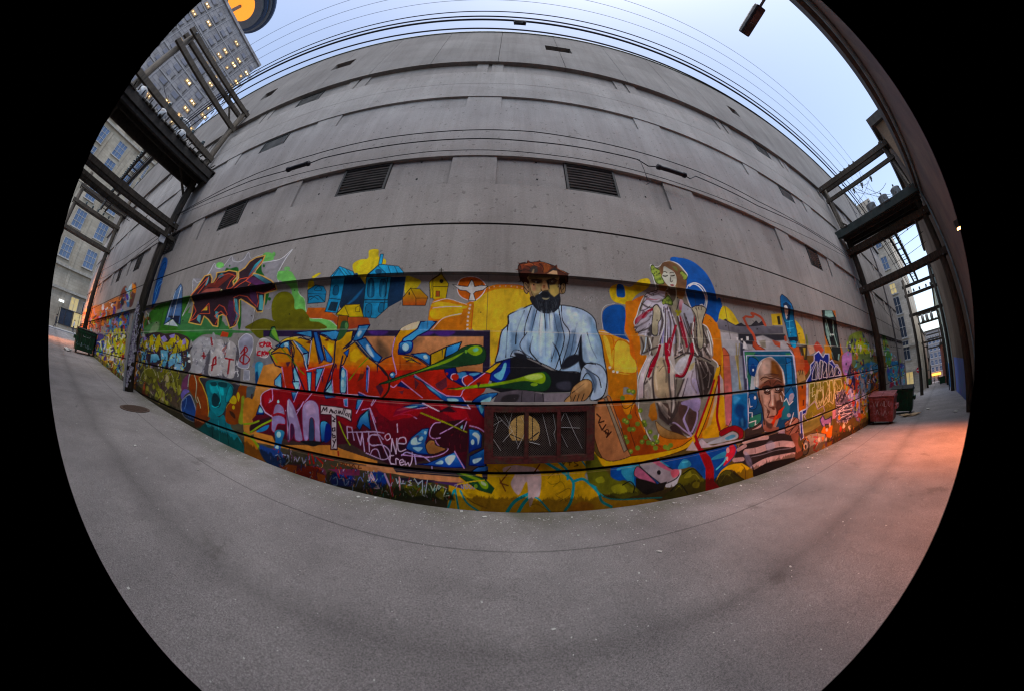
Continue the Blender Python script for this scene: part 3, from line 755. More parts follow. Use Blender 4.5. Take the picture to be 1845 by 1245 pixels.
C f b49a98 1125,130 1220,100 1330,90 1420,60 1500,80 1520,110 1400,110 1300,120 1220,165 1140,170
C f b49a98 1180,260 1290,200 1400,170 1520,150 1530,190 1420,210 1320,240 1220,285
C f a08c8c 1060,110 1090,95 1120,140 1100,160
C f a08c8c 1030,200 1080,190 1100,230 1040,240
C f~2 9aa0b8*.5 1120,150 1180,180 1190,280 1130,260
C f~2 8a98b8*.5 1290,100 1350,60 1370,130 1300,160
C S1.4 a8a4b0 1390,140 1430,120 1420,140
A F+1.5,2c2220 3c302c 330,1040 430,1010 540,940 600,1060 480,1120 330,1140
A f b49a98 430,1040 540,1010 560,960 500,1000
A f b09896 330,1150 480,1130 600,1110 650,1150 480,1190 340,1230
A F~1 2c2422 600,1070 900,1060 960,1150 950,1245 330,1245 340,1220 650,1170
A f a08c9c 780,1110 860,1020 890,1080 860,1130
# hand with cigarette
A f~1 8a5a48>704438 890,1060 900,960 980,880 1040,870 1090,960 1080,1100 1020,1240 960,1220 920,1190 900,1120
A f+1.5,3c1c18 a07060 1000,920 1050,870 1085,920 1000,1010 920,1060 900,1020
A f+1.5,3c1c18 986858 930,1150 1000,1020 1060,980 1080,1020 990,1130 950,1190
A f+1.5,3c1c18 986858 960,1200 1030,1100 1080,1060 1070,1130 1010,1220
A f+1.2,3c1c18 986858 885,950 930,910 950,930 900,970
A S2.4 c8c0bc 960,960 990,880
A S1.6 c0c0c8 990,880 1010,800
C f~1 704438>8a5848 1490,20 1560,0 1560,90 1600,170 1530,210 1530,120
# red drape ribbon scene (bottom right of goddess) ----
C F 1c4c98>184684 0,270 500,215 960,95 1040,90 1060,140 1000,230 900,340 860,400 780,400 640,260 560,300 500,330 300,500 60,400 0,400
C f 3a86a8 560,290 600,220 650,225 670,265 620,290
C f 3a86a8 850,200 950,150 970,190 850,220
C f~1 b8bcc4 480,310 560,300 590,310 560,420 470,450 440,400
C f~1 3a84a0 90,330 140,260 260,200 280,260 190,330 200,440
C f~1 b03040 970,150 1000,90 1040,120 1030,180 980,240 940,270 950,210
C e c89898 975,140,14,24
C e c89898 970,210,9,18
C s5 3a90b0 60,300 150,270 250,230 320,180 360,180 410,230 480,280 
C s4 2a7a9c 190,320 190,420 220,480
C f+2,141418 989098 250,240 310,180 360,190 420,250 520,300 570,330 540,380 440,420 380,390 250,280
C f+1.5,141418 a8607c 195,330 210,285 240,280 330,360 380,420 290,400 210,360
C f~1 b0607c 300,200 340,180 420,240 500,300 480,310 380,260
C f~1 b86070 500,310 560,300 570,340 520,370
C e 1a1416 402,325,16,20
C F~1 17120f 210,370 300,390 390,420 470,400 440,470 300,510 210,470
C f~2 4c4c10 0,400 60,400 120,390 200,440 260,500 200,520 60,545 0,545
C f~1 8a8c28 90,490 130,450 190,460 180,500 120,510
C f~1 5a5a14>44440f 440,520 540,440 580,350 650,290 700,290 740,350 790,390 800,470 700,500 560,550
C f~1 8a8a2a 680,420 710,400 740,410 730,450 690,450
C f~1 84842c*.8 610,370 660,310 670,360
C f c0a030 880,390 920,310 1000,260 1120,250 1170,290 1195,360 1120,390 1060,340 1000,300 940,340
C s2 8a6a18 1090,260 1120,300 1120,380
C f+1.5,2c2c0c 4f5018 890,400 920,330 980,305 1050,350 1110,390 1000,430 920,450
C s1.2 787a30 920,400 970,340 1020,380
C F 8c1420 690,0 720,0 720,50 770,130 830,200 860,290 860,400 920,460 790,490 790,290 760,220 720,130 690,70
# yellow rim / boat
d f+1.6,3a2008 c89828 70,1105 130,1195 260,1190 450,1165 560,1140 620,1105 660,1060 720,900 790,690 800,720 740,930 680,1080 620,1140 480,1190 250,1240 130,1240 90,1180
d f~1 a8561a>8a3c18 190,880 320,880 350,1000 420,1100 520,1150 300,1185 280,1140 240,1000
d f~1 c8802c 250,850 300,840 330,870 290,950 260,930
d s1.3 3c1c10 320,860 290,1000 330,1150
d s1.3 3c1c10 340,880 400,1050 440,1150
d s1.4 3c1c10 240,880 270,920 330,880
# goddess
d f+2.2,d8d4d0 7c7468 430,1120 352,960 345,870 340,760 360,700 395,620 355,610 380,500 320,450 335,400 350,350 380,290 440,260 430,200 410,120 450,130 500,98 560,110 600,150 618,180 600,220 615,300 650,370 700,340 715,400 690,440 730,470 760,560 750,630 790,680 760,800 730,900 670,1050 610,1080 530,1060 470,1040
d f 7a5c3c~1 460,240 455,150 500,100 550,110 600,170 610,240 590,310 550,300 470,300
7 f 6f5038 480,300 460,200 500,150 560,150 640,190 690,250 760,330 760,440 700,460 660,440 640,300 560,220 500,200
7 f b4b4a8 490,270 500,200 560,230 620,270 650,340 640,420 600,445 550,430 500,370 475,320
7 s1.5 2a2018 490,270 510,262 535,275
7 s1.5 2a2018 570,280 595,270 615,280
7 s2.2 2a2018 490,312 515,318 540,310
7 s2.2 2a2018 580,315 605,312 625,305
7 s1.5 3a2c24 580,330 575,370 590,385 600,372
7 f 7a2c34 570,420 595,412 622,422 598,434
7 f+1.5,283010 6a7c38 345,200 370,185 400,220 440,240 450,300 480,340 500,400 440,410 400,380 380,320 350,260
7 d5 8a9a4a 370,215 395,245 370,262 405,290 430,262 420,325 450,310 445,385 475,380 405,330
7 d1.6 2c3414 380,232 410,268 390,282 415,305 440,290 455,350
7 f+1.5,283010 6a7c38 690,270 720,260 770,310 770,350 740,350 720,310
7 d4.5 8a9a4a 710,280 730,305 755,320 745,338
7 f~1 6a6c40 600,200 650,210 660,260 630,240
7 f a09c88>88806c 520,480 640,440 650,600 640,740 600,700 560,560
7 f~1 4c443c 520,490 620,450 640,560 600,620 560,520
7 F~1 bcb8c4>a8a4ac 300,520 420,480 520,500 500,600 520,650 500,800 470,1000 360,1040 200,1000 150,930 160,840 230,740 270,590
7 F 8c2434 290,570 390,590 460,580 400,600 290,600
7 F 8c2434 160,830 250,760 350,700 290,800 200,850 160,890
7 F 9c1c2c 155,890 165,820 260,740 300,740 200,860
7 f+1.6,2a2428 aaa68e>8c8470 370,760 370,680 420,650 460,720 460,820 430,860 420,1010 360,1000 360,860
7 s1.6 2a2428 430,480 300,520 280,560 420,500
7 s1.6 2a2428 440,520 330,560 250,640 220,720 300,700 360,640
7 s1.6 2a2428 350,700 250,800 160,920 230,880 330,790
7 s1.6 2a2428 330,830 210,900 160,960 260,930
7 s1.6 2a2428 330,880 230,960 200,990 300,980
7 s2.4 c8c4d0 310,880 290,960 280,1040
7 f+1.4,283010 5c6c34 480,600 520,570 550,540 600,620 590,660 520,640 490,650
7 d4 8a9a4a 510,600 540,580 535,625 570,630 495,630
7 F~1 b8b4c4>8a8898 490,660 540,650 560,700 600,760 640,860 640,1245 560,1245 540,900 520,1245 440,1245 490,900
7 S2 2a2030 540,680 540,1245
7 S2 2a2030 570,690 620,900 650,1100
7 S2 2a2030 500,680 490,900 450,1150
7 S1.6 7c70b0 500,900 480,1100
7 S1.6 d0ccd8 555,720 600,1000 610,1245
7 S1.6 d0ccd8 520,700 515,1245
7 F~1 8c2434 690,780 720,820 770,1000 760,1100 700,1020 670,860
7 F~1 8c2434 560,1040 600,1040 590,1180 540,1245 530,1120
7 f b8a4a8>a85060 680,600 720,600 740,680 720,730 680,700
7 s1.6 2a2428 680,600 660,680 640,740
7 F~1 a8a8b4>8a8890 720,630 820,700 850,780 830,1000 790,1040 740,860 700,760
7 S2 2a2428 650,740 760,1040 860,1245
7 S2 2a2428 700,760 800,1040
7 S2 2a2428 760,800 840,1040
7 S1.5 c8c4d0 670,780 760,1120
7 d4.5 8a8430 650,730 670,750 690,735 665,768
7 s1.6 2a2428 740,640 820,690
7 F~1 8a8074>6c6458 800,960 840,860 880,780 920,880 960,900 1030,1040 1080,1150 1070,1245 900,1200 840,1100
7 F~1 8c2434 820,1000 850,850 860,780 870,860 840,1010
7 S1.6 2a2428 880,800 830,1010 880,1100
7 S1.6 2a2428 930,900 1000,1040 1040,1245
7 S1.6 c8c0bc 950,880 1010,1040 1070,1160
7 S1.6 2a2428 880,860 880,1100
7 f+1.6,2a2428 a4a08c 830,700 870,670 940,670 1000,700 970,800 950,870 900,880 870,760
7 f~1 a4a08c 890,870 950,870 960,1000 960,1180 920,1160 890,1000
7 o2 e0e0e8 790,430 850,395 930,420 990,500 1010,600 990,710 1000,600 970,510 920,440 850,410
7 s1.6 e0e0e8 990,710 1010,600 990,500 930,420 850,398 790,420 770,460
7 s1.6 e0e0e8 970,700 990,600 970,510 910,440 850,412 800,440
7 f+1.2,3a2c28 b8a89c 860,670 950,665 980,700 900,700
# goddess lower
8 F~1 b0a8a4>9a8c80 210,560 180,480 210,340 290,160 260,60 340,0 560,0 600,200 620,600 560,820 500,640 420,400 400,640 330,640
8 F~1 c0bcc0>b8a4a8 290,160 400,0 430,0 330,160 250,340 240,600 190,600 190,450 220,300
8 S2 2a2428 440,20 330,200 250,440 250,600
8 S2 2a2428 390,240 350,360 360,600
8 F 8c1c2c 430,30 400,150 340,280 290,370 310,260 380,120
8 F 8c1c2c 480,0 530,0 520,200 540,330 490,200
8 f~1 a89880>a08870 360,400 380,240 430,150 480,160 520,300 540,600 440,600 380,560
8 s1.8 3a2c24 420,300 450,260 470,240
8 F~1 c0b8b4>b8a09c 540,200 590,300 610,600 540,600 520,330
8 S2 2a2428 530,180 545,600
8 S2 2a2428 590,340 600,590
8 F~1 8c7c74 560,0 1020,0 1030,120 1000,190 880,150 700,100 600,160
8 S2.6 2a2428 600,160 700,100 800,90 900,140 1000,190
8 S2 2a2428 620,60 680,90
8 S2 2a2428 660,0 690,90
8 S2 2a2428 900,0 960,120
8 S2 2a2428 960,0 1010,110
8 S2 2a2428 840,0 900,130
8 S2.6 c8c0bc 930,0 990,110
8 S2 c8c0bc 640,80 690,40
8 f~1 b0b0b0>a89aa0 590,300 620,200 700,130 800,110 860,200 900,400 900,560 700,590 640,560 690,400
8 f~1 b8b8c0 600,280 630,200 700,140 720,180 660,260 630,310
8 f~2 b0a060*.7 700,280 770,230 820,200 790,280 700,320
8 F 8c1c2c 760,0 800,0 810,90 770,190 730,300 690,370 600,370 600,330 680,320 720,240 770,100
8 s3 c8c4c4 540,180 580,260 640,330 690,380
8 F~1 3c302c 850,160 1000,220 1040,250 1040,380 960,560 900,580 870,400
8 S2 a89c98 880,200 940,330 960,400
8 S2 a89c98 900,180 980,300 1010,340
8 S2 8a7a70 860,260 900,420 920,560
8 f~1 9080a8*.7 780,390 860,400 860,560 780,480
8 S2.4 3a2c2c 830,200 840,380 890,580
8 S2 3a2c2c 740,380 680,600 
8 F~1 5a4840>4a3834 400,640 520,660 560,800 640,640 880,600 870,800 820,960 780,1040 700,1000 560,900 520,900 420,820
8 F~1 a8988c 390,640 440,640 520,720 520,860 500,830 420,720
8 f~1 9c8cb0>8c7ca0 680,640 870,600 880,700 850,760 830,760 740,690 730,700 680,680
8 s5 9c8cb0 750,700 700,820 720,900 780,1020
8 s4 9c8cb0 850,760 840,860 790,980
8 f~1 4a3430 640,760 660,680 740,700 700,800 670,840
8 f~1 4a3430 740,860 760,760 840,760 820,880 770,980
8 s3 a08ca8 540,890 600,880 700,960 780,1020
8 f~1 3a2828 540,930 600,900 660,960 700,1030 600,1000
8 f+1.2,5a3818 b89870>8a6030 380,860 440,910 520,960 640,1000 740,1050 640,1060 500,1050 420,1000
8 F~1 b07838>a06024 300,800 320,680 370,640 400,780 400,840 340,860
8 s6 c89830 1080,270 1020,480 960,720 860,960 800,1040
8 s4 9c2028 1040,400 980,600 900,820 830,1020
8 F~1 b8a8c0>c8a040 1100,330 1140,400 1150,560 1170,900 1100,980 1000,1040 900,1040 960,900 1020,700
8 F~1 c89830 1100,560 1150,580 1160,900 1090,1040 920,1060 900,980 1000,900 1050,700
8 s5 8c1824 1090,360 1090,560 1070,800 1100,960
8 f+1.4,3a1410 8c1824 1100,980 1180,930 1280,910 1360,960 1360,1040 1310,1060 1310,1000 1240,970 1120,1030
8 f~1 a8b0b8 1130,1030 1240,980 1300,1000 1300,1050 1200,1080 1000,1120 950,1110
8 f~1 5a9ab8 1160,1050 1240,1010 1280,1030 1200,1070
8 f~1 b0a8b0 860,1120 900,1060 1000,1130 1150,1100 1370,1060 1370,1080 920,1160
8 s6 8c1824 830,1030 860,1120 920,1245
8 F~1 b0a0a0 720,1190 800,1080 830,1140 860,1190
# leaves
8 d7 6a7c30 30,850 60,870 90,810 130,530 80,520 210,740 130,950 180,890 90,950 40,1040 60,1090 100,1200 180,1160 250,870 320,980 380,1040 270,1040 230,1090 300,1100 350,1110 380,1160 400,1090 490,1150 550,1130 520,1160 260,900 10,600
8 d3 9aa84a 35,845 62,865 125,528 85,515 205,745 125,950 45,1045 100,1195 255,865 318,985 350,1105 395,1085 230,1085
8 s1.1 3a2410 150,640 160,780 250,900 290,1040 380,1110 440,1150
# man ---- shirt
c f+2.4,14141a a0b2c8>8ea8c0 530,500 620,460 700,425 760,450 890,430 1020,450 1100,490 1140,540 1150,600 1180,680 1200,800 1222,940 1200,1050 1150,1095 1090,1060 1010,980 1030,900 880,885 800,850 650,790 540,800 440,830 460,740 480,620 530,560
c f~3 8aa0b8*.8 640,450 560,500 540,620 600,740 640,600
c f~4 b4bccc*.7 880,480 1000,480 1080,620 1020,700 920,600
c f~4 7a98b4*.7 740,640 900,640 900,800 800,820 720,740
c s2 1c1c24 690,440 650,560 640,640
c s2 1c1c24 730,460 690,620 680,700
c s1.6 2c2c34 760,470 745,600 750,740
c s2 1c1c24 780,470 790,600 790,780
c s1.6 2c2c34 815,490 825,640 830,800
c s1.6 2c2c34 845,470 870,600 880,640 830,820
c s2 1c1c24 880,440 900,560 920,680 860,870
c s2 1c1c24 900,430 910,540 960,640 900,860
c s2 1c1c24 1010,560 990,640 960,780 890,880
c s2 1c1c24 1040,640 1000,760 920,860
c s2.6 1c1c24 530,510 520,640 510,790
c s2 3c3c48 660,620 610,700 640,760 700,800
c f+2,14141a a8b4c4 545,780 570,740 620,750 650,790 560,785
c f~2 14161e 1040,640 1050,800 1080,840 1040,880 1020,780
c f+2,14141a a4b4c8 1040,880 1090,830 1180,850 1220,930 1200,1050 1140,1090 1100,1080 1130,980 1080,900 1030,980
c s2 1c1c24 1060,860 1100,890 1160,930 1180,1000
c s2 1c1c24 1080,830 1140,840
# trousers
c F~1 16161c 440,850 560,790 640,790 730,830 830,880 1040,900 1030,960 960,1035 780,1040 620,1020 480,1040 400,1010
c f~3 3c3c48*.8 870,970 960,960 960,1020 880,1010
c F~1 5c545c>4a444c 420,1110 450,1040 640,1010 760,1045 960,1040 930,1105
c F~1 7c747c 780,1045 960,1040 930,1105 780,1100
c S1.6 2c282c 770,1045 775,1105
c S1.6 2c282c 715,1045 710,1105
c S1.6 2c282c 625,1030 620,1105
c f~2 2c282c 500,1060 600,1050 580,1100 480,1105
# hand
c f+2,241a14 a8845a>946c48 960,1100 965,1040 990,990 1060,945 1110,960 1115,1020 1080,1080 1040,1100
c S1.6 241a14 1040,1100 1060,1045
c S1.6 241a14 1010,1100 1025,1050
c S1.6 241a14 980,1105 1000,1055
c f+1.5,241a14 a8845a 920,1100 960,1060 965,1105
# dove rest / man's head
c f+1.6,201410 5c2f20>442418 600,150 640,130 700,145 740,125 800,140 850,160 890,190 940,210 945,260 910,270 880,230 700,215 660,200 650,270 620,230 600,200
c f 2c1c18 605,190 650,210 660,280 640,290 615,240
c f 2c1c18 880,210 945,230 940,270 910,300 885,280
c f+1.6,241a14 9c7c5c 640,330 640,280 660,265 668,320 660,350
c f+1.6,241a14 9c7c5c 890,340 900,280 925,275 930,310 910,350
c f 9a7c58>7c6448 670,210 700,200 840,200 880,220 885,300 880,380 850,420 720,420 680,360 665,300
c f~2 b89a70 700,320 740,300 760,320 740,350 700,350
c f~2 b89a70 820,300 870,270 870,340 830,360
c f~2 b08c60 765,240 800,250 810,310 790,320 765,300
c F~1 5c3c24 660,180 720,170 870,160 880,200 840,210 660,215
c f c0a070 800,205 860,180 875,210 840,212
c f~1 24222a 680,255 700,245 760,250 750,275 700,270
c f~1 24222a 800,250 860,235 870,260 820,275
c d2.4 14100e 718,262 836,256
c s2 4c3420 770,280 755,325 790,330 810,315
c f+1,141214 221e22>1c1a20 680,380 720,360 760,330 800,330 850,360 890,370 890,430 860,470 820,485 760,480 710,440
c f~1 a07c6c 765,372 790,378 815,372 810,388 775,388
# window surround: chair / easel by grape
d f+1.6,3a2418 b07850>a06a48 75,930 150,860 180,850 200,900 280,1140 290,1190 140,1195
d F+1.4,3a2418 8c7c68 150,860 165,855 280,1150 262,1165
d S3 3a1c10 110,950 130,970 120,1000 150,990 
d S3 3a1c10 125,1010 140,1040 160,1010
d S3 3a1c10 150,1045 175,1060 165,1080 190,1050
d o2 3a1c10 160,1040 175,1040 175,1060 160,1060
# lettering piece -------------------------------------------------
1 F c08850>b87838 100,540 260,500 340,540 400,700 360,820 0,820
1 f~1 c08850>a87030 0,830 130,820 200,820 80,900 60,1000 0,1060
3 f~1 a87030>b88040 0,0 120,0 160,60 100,240 200,400 130,420 0,420
3 F b87c40 120,420 320,380 400,560 620,560 1100,560 1240,620 1660,760 1660,840 120,520
3 F a86c2c 0,440 120,470 280,800 0,700
2 F b8825c>a87048 0,180 1330,185 1320,620 0,620
1 F b8825c>a07050 1340,180 1660,180 1660,460 1500,420 1340,260
2 f~8 5c4838*.8 0,230 100,300 160,430 60,460 0,400
2 f~8 6a4c38*.8 260,220 560,200 460,300 420,400 260,400
2 F~1 2a1c3c>201828 0,105 1400,110 1400,185 0,180
2 f~3 4a2c74 380,120 700,120 640,170 420,165
2 f~3 4a2c74 720,120 960,120 900,180 760,175
1 F~1 2a1c3c 100,110 1660,105 1660,180 100,190
1 f~3 4a2c74 1420,115 1640,115 1600,165 1460,165
2 F 221a30 1325,110 1405,110 1400,560 1310,640
1 f+2,14142a b8a890>b89a30 250,330 340,230 450,190 560,180 660,220 730,200 770,300 620,520 300,560 180,400 200,330
1 F+2.5,101030 bc9a28>b04a18 200,380 330,290 440,240 560,200 690,240 760,130 780,150 960,230 1010,240 1080,140 1220,110 1200,250 1130,330 1240,250 1300,330 1400,440 1530,530 1620,620 1660,720 1660,930 1540,960 1180,900 700,860 340,820 340,560 250,540 200,430
1 F a82c0e>962810 330,540 1560,580 1650,700 1650,940 1200,910 340,830
1 F~3 b0561a*.8 300,500 700,500 1560,560 1560,610 700,560 330,560
2 F+2.5,101030 bc9a28>b04a18 0,520 100,450 180,420 190,330 220,200 290,90 420,20 540,0 600,110 440,190 320,220 270,300 262,400 380,410 500,450 600,520 660,570 840,570 840,640 0,620
2 F a82c0e>9a2810 0,600 660,590 900,580 870,680 940,720 1100,800 1500,500 1460,600 1400,720 1330,870 1180,980 0,950
2 f c8b89c 290,90 420,20 540,0 500,80 330,110
# red/dark-red lower body
1 f+2,b8a0c0 8c1420>741020 70,1000 80,900 170,840 260,830 700,870 1660,960 1660,1245 520,1245 400,1100 200,1160 100,1100
2 F 80121e>6c0f1e 0,970 900,1010 1150,1060 1200,1030 1360,1200 1380,1245 0,1245
4 F 7c1220>3c0c1c 0,0 1200,50 1370,60 1500,260 1490,420 1300,330 1260,640 1240,830 1000,700 700,720 560,580 330,830 0,640
4 F~1 340c18 800,300 1240,230 1280,360 1250,640 1000,680 860,500 800,440
4 F~2 2c0c1c 260,560 560,520 600,640 860,690 1000,640 700,760 340,830 0,660 0,500
3 F~1 5c1020>3a1020 100,240 200,130 330,200 600,200 700,0 1660,0 1660,740 1320,540 1100,560 900,560 560,500 160,400
3 F~1 7c1420 560,0 1660,0 1660,200 1340,380 1100,200
3 f~2 2a1418 90,300 330,210 320,260 100,400
# blue facets
1 F+2,0c1444 4c94bc>2c6ca0 250,300 340,260 420,240 440,400 410,330 370,300 340,320 300,310
1 e a8c8d0 385,285,28,26
1 F+2,0c1444 5aa0c0>3a7cac 480,230 570,290 670,380 580,390 520,320
1 F+2,0c1444 78a8c0>4c90b8 600,400 660,380 650,560 640,600 610,520
1 F+2,0c1444 5aa0c0>88b4c0 490,520 560,740 470,740 470,620
1 F+2,0c1444 78b0c4>a0c0c4 460,740 550,740 550,830 500,840
1 F+2,0c1444 4c94bc>98bcc4 640,620 700,620 690,860 660,850
1 F+2,0c1444 4c94bc>78b0c0 760,580 850,570 750,840 750,700
1 F+2,0c1444 3c84b4>88b4c0 240,720 320,630 330,820 240,780
1 F+2,0c1444 4c94bc>a0c0c4 860,860 900,770 950,700 970,900
1 f+2.6,0c1444 3c80b0>88b4c0 1060,860 1060,680 1080,560 1130,600 1140,700 1130,860 1090,880
1 e a0c0c8 1095,640,22,50
1 e a0c0c8 1090,760,20,50
1 F 0c1864 1380,560 1410,560 1400,870 1380,860
1 S2 4c80c0 1395,600 1385,840
1 F+2,0c1444 4c94bc>2c5ca0 850,300 960,450 950,500 890,490
1 F+2,0c1444 4488b8 780,140 1000,110 1050,130 1010,220 960,230 880,170
1 F+2,0c1444 4488b8 480,140 700,110 710,200 600,170
1 F+2,0c1444 2c5c9c 720,130 770,130 860,460 820,500 760,320
1 F+2.6,0c1444 4484b4>3474a8 1210,230 1270,110 1290,50 1430,40 1330,210 1250,240
1 f~2 a8c0d0 1270,160 1300,110 1330,130 1290,190
1 F+2.6,0c1444 3c7cb4>2c6cac 1270,240 1370,200 1500,370 1580,440 1540,500 1480,480 1340,320
1 f~2 b0c8d8 1380,300 1400,280 1440,340 1480,430 1440,420 1390,350
1 F+1.6,0c1444 2858a0 1100,380 1170,330 1150,430
2 F+2.6,0c1444 3c7cb0>4c94bc 540,0 740,0 640,110 500,180 430,240 310,250 320,210 400,160 500,90
2 f~1 4488b8 590,0 700,0 600,80
2 f+2.6,0c1464 4c94bc>0c2468 290,260 430,250 410,370 270,390 270,320
2 e a0c0d0 350,315,42,45
2 F+2.6,0c1444 4c90bc>2c60a8 420,400 600,380 660,420 655,540 560,470
2 f~1 b0c8d8 570,420 610,410 630,450 590,460
2 F+2.6,101018 4c94c8>3474b0 860,310 1050,250 1000,370 840,440
2 F+2.6,101018 b8981c>a88418 665,400 860,310 830,470 665,560
2 f+2.6,101030 0c1c6c 840,570 960,550 1000,630 1100,610 1310,640 1200,730 1100,800 950,730 870,680
2 f~1 4484b4 990,640 1090,620 1110,670 1030,700
2 f~1 5c9cc4 1140,640 1280,630 1200,670
2 e a82c10 965,680,50,45
2 s2 c8b0c8 935,715 915,690 930,650 970,640
2 e a82c10 1135,725,62,65
2 s2 c8b0c8 1100,790 1060,740 1065,690 1120,660
2 e a82c10 865,640,18,18
2 F+2,0c1444 5ca4bc>0c2c78 470,660 600,760 760,860 860,920 1040,930 1140,1050 900,1010 800,960 660,850 560,740 450,680
2 f~1 90b8c0 870,950 980,950 1010,980 900,990
2 f~1 5ca4c0 620,790 740,870 800,940 760,900 640,820
2 S2 b890c0 460,650 760,860 860,915 1030,925 1050,900 1060,860 1150,770 1300,660 1450,560 1560,490
2 S2 b890c0 1060,930 1100,1000 1160,1080
2 s2 b890c0 220,660 235,620 190,430 190,330 220,200
2 f+2,101030 4c80b0 150,650 190,620 220,640 210,690 170,690
2 e b0c8d8 180,650,18,16
2 s2 b890c0 160,790 200,810 240,780
2 S2 b890c0 300,735 560,940
2 F+2,0c1444 0c1c5c 290,740 400,830 330,810 250,790
2 s4 2a1810 0,530 80,600 140,700 140,840 60,950
2 F+2.6,101030 0c1c6c>16348a 1480,500 1660,450 1660,620 1600,720 1500,760 1400,720 1420,620
2 f~1 6cacc4 1580,510 1610,520 1590,620 1540,720 1450,660 1540,600
2 F+2.6,101030 bc9a28 1330,620 1480,510 1560,490 1480,580 1410,640
2 f+2,101030 3c80b8>0c2468 1180,990 1250,930 1340,890 1500,880 1420,960 1360,1010 1240,1010
2 f~1 8cc0c8 1280,990 1380,940 1420,930 1400,990
2 F+2,101030 3c80b4>0c2c78 1240,1050 1360,1050 1360,1200 1300,1130
1 F+2,0c1444 5c9cc0>0c3078 450,870 530,870 500,960 470,970
1 F+2,0c1444 4c90b8>1c4c90 860,910 960,920 1000,930 880,950
1 F+1.6,b890c0 5c9cc0>2c6098 1100,960 1150,950 1150,1050 1110,1040
1 F+2,0c1444 4c94bc>2c6098 1270,960 1340,960 1290,1090 1250,1080
1 F+2,0c1444 1c4c90 1280,880 1400,920 1300,930
1 F+2,0c1444 5ca4c0>0c1c5c 1270,1245 1310,1160 1420,1080 1430,1245
1 e a0c8cc 180,965,14,22
1 e a0c8cc 285,990,14,24
1 s2 b890c0 210,830 215,960 170,1000
1 S2 b890c0 530,860 480,990
1 S2 b890c0 710,880 580,1040 520,1100
1 S2 b890c0 330,560 380,820 330,820
1 S2 b890c0 640,600 980,510
1 S2 b890c0 540,860 560,780 510,540
1 S2 b890c0 760,860 860,570
1 S2 b890c0 970,890 950,620
1 S2 b890c0 1150,890 1140,600 1070,530
1 S2 b890c0 1400,870 1420,570 1395,540
1 S2 b890c0 1340,970 1260,1130
1 S2 b890c0 1330,1090 1430,1070 1500,1245
1 S2 b890c0 1500,970 1450,1040
1 S2 b890c0 1290,870 1400,920
1 S3 101030 430,200 480,520 620,860
1 S2 101030 460,230 530,320 590,420 650,560
1 S3 101030 720,120 650,560
1 S3 101030 720,130 800,510
1 S3 101030 790,140 870,480
1 S3 101030 1000,230 980,510 860,860
1 S3 101030 1090,420 1060,560
1 S3 101030 1220,120 1200,240 1100,330
1 F~1 5c2c30 800,470 840,500 790,520
1 F~1 50283c 380,500 440,490 400,580
1 F~1 5c2418 1320,600 1370,620 1340,700 1270,740
1 F~1 501c30 1500,800 1560,760 1600,840 1560,920
1 F~1 5c2418 630,260 680,235 700,280 660,270
1 F~1 5c2418 860,230 910,205 915,240 880,240
1 S2.4 7a9a20 170,360 270,500
1 S2 5c7c18 330,330 430,440 560,600 610,650
1 S2.4 6a8a1c 1170,720 1290,560 1410,440
1 F+2,0c1c14 2c5c38 170,180 200,70 240,60 270,150 300,260 240,230
1 f~1 6fa040 200,130 240,80 280,180 300,250 240,200
# top frame tails green
1 f~1 2c5030 1050,100 1080,0 1150,0 1160,80 1090,200 1020,230
1 e 5c8850 1135,50,20,40
# splash tails: green drops
2 f+1.6,0c2010 1c4424>163a20 20,770 200,700 500,600 700,520 900,420 1080,310 1200,285 1290,295 1345,350 1350,440 1300,510 1100,540 840,580 640,600 400,660 150,750
2 f~1 7a9c28 140,745 480,620 900,450 1080,370 900,490 600,590 300,690
2 f 80a028 1120,350 1180,305 1270,305 1310,350 1280,400 1210,415 1150,390
2 f~1 6cb094 1190,340 1240,320 1260,350 1210,370
2 e 6fa038 1105,365,18,22
c f+1.6,0c2010 1c4424>163a20 100,1010 300,995 480,970 640,930 760,890 810,910 830,960 810,1010 760,1030 640,1020 460,1005 300,1005
c f~1 809c28 110,1015 350,985 560,945 700,905 770,900 790,940 760,975 640,955 460,985 300,1003
c f~1 a8c060 640,925 740,905 770,930 700,950
c e 7a9a30 710,980,26,12
2 f~1 7a9c28 960,840 1150,790 1400,760 1660,730 1660,745 1400,785 1150,825
# ART letters + Maxamillion
3 f+2.2,7c1c40 9c8cb0>88789c 540,490 525,200 540,0 580,0 640,120 700,330 730,500 640,500 620,400 600,330 580,310 575,490
3 f+1.4,5c1c40 3c1c3c 580,310 610,310 625,400 600,470 580,480
3 f+2.2,7c1c40 a08cb0>9080a8 740,480 720,120 770,20 850,0 920,60 940,200 950,510 880,500 870,260 820,240 805,480
3 f+1.4,3c3048 2c3c5c 820,250 860,250 870,480 810,500
3 f+2.6,8c1c30 8c84a8*.9 360,180 380,70 430,45 490,90 510,180 500,200 420,170
3 f+1.6,8c1c30 8c84b0*.9 340,300 350,210 430,190 500,220 510,300 420,300 380,400 340,370
3 s2.6 901c2c 340,200 420,165 510,190
3 F+2.4,3c1020 b8acb0>a89ca4 950,60 1140,80 1340,120 1335,270 1250,220 1150,190 1160,620 1080,615 1085,185 950,175
3 S2 24141c 965,150 990,90 1000,130 1030,90 1030,140
3 S2 24141c 1060,160 1080,120 1100,160
3 S2 24141c 1080,110 1120,160
3 o1.6 24141c 1130,140 1150,130 1150,160 1130,165
3 S1.8 24141c 1170,170 1180,130 1190,170 1200,135 1210,175
3 S1.8 24141c 1220,175 1240,110
3 S1.8 24141c 1240,180 1260,110
3 o1.6 24141c 1265,170 1285,165 1280,195 1262,190
3 S2 24141c 1300,210 1305,170 1320,170 1325,225
3 S2.2 24141c 1100,205 1135,235 1100,260 1130,270
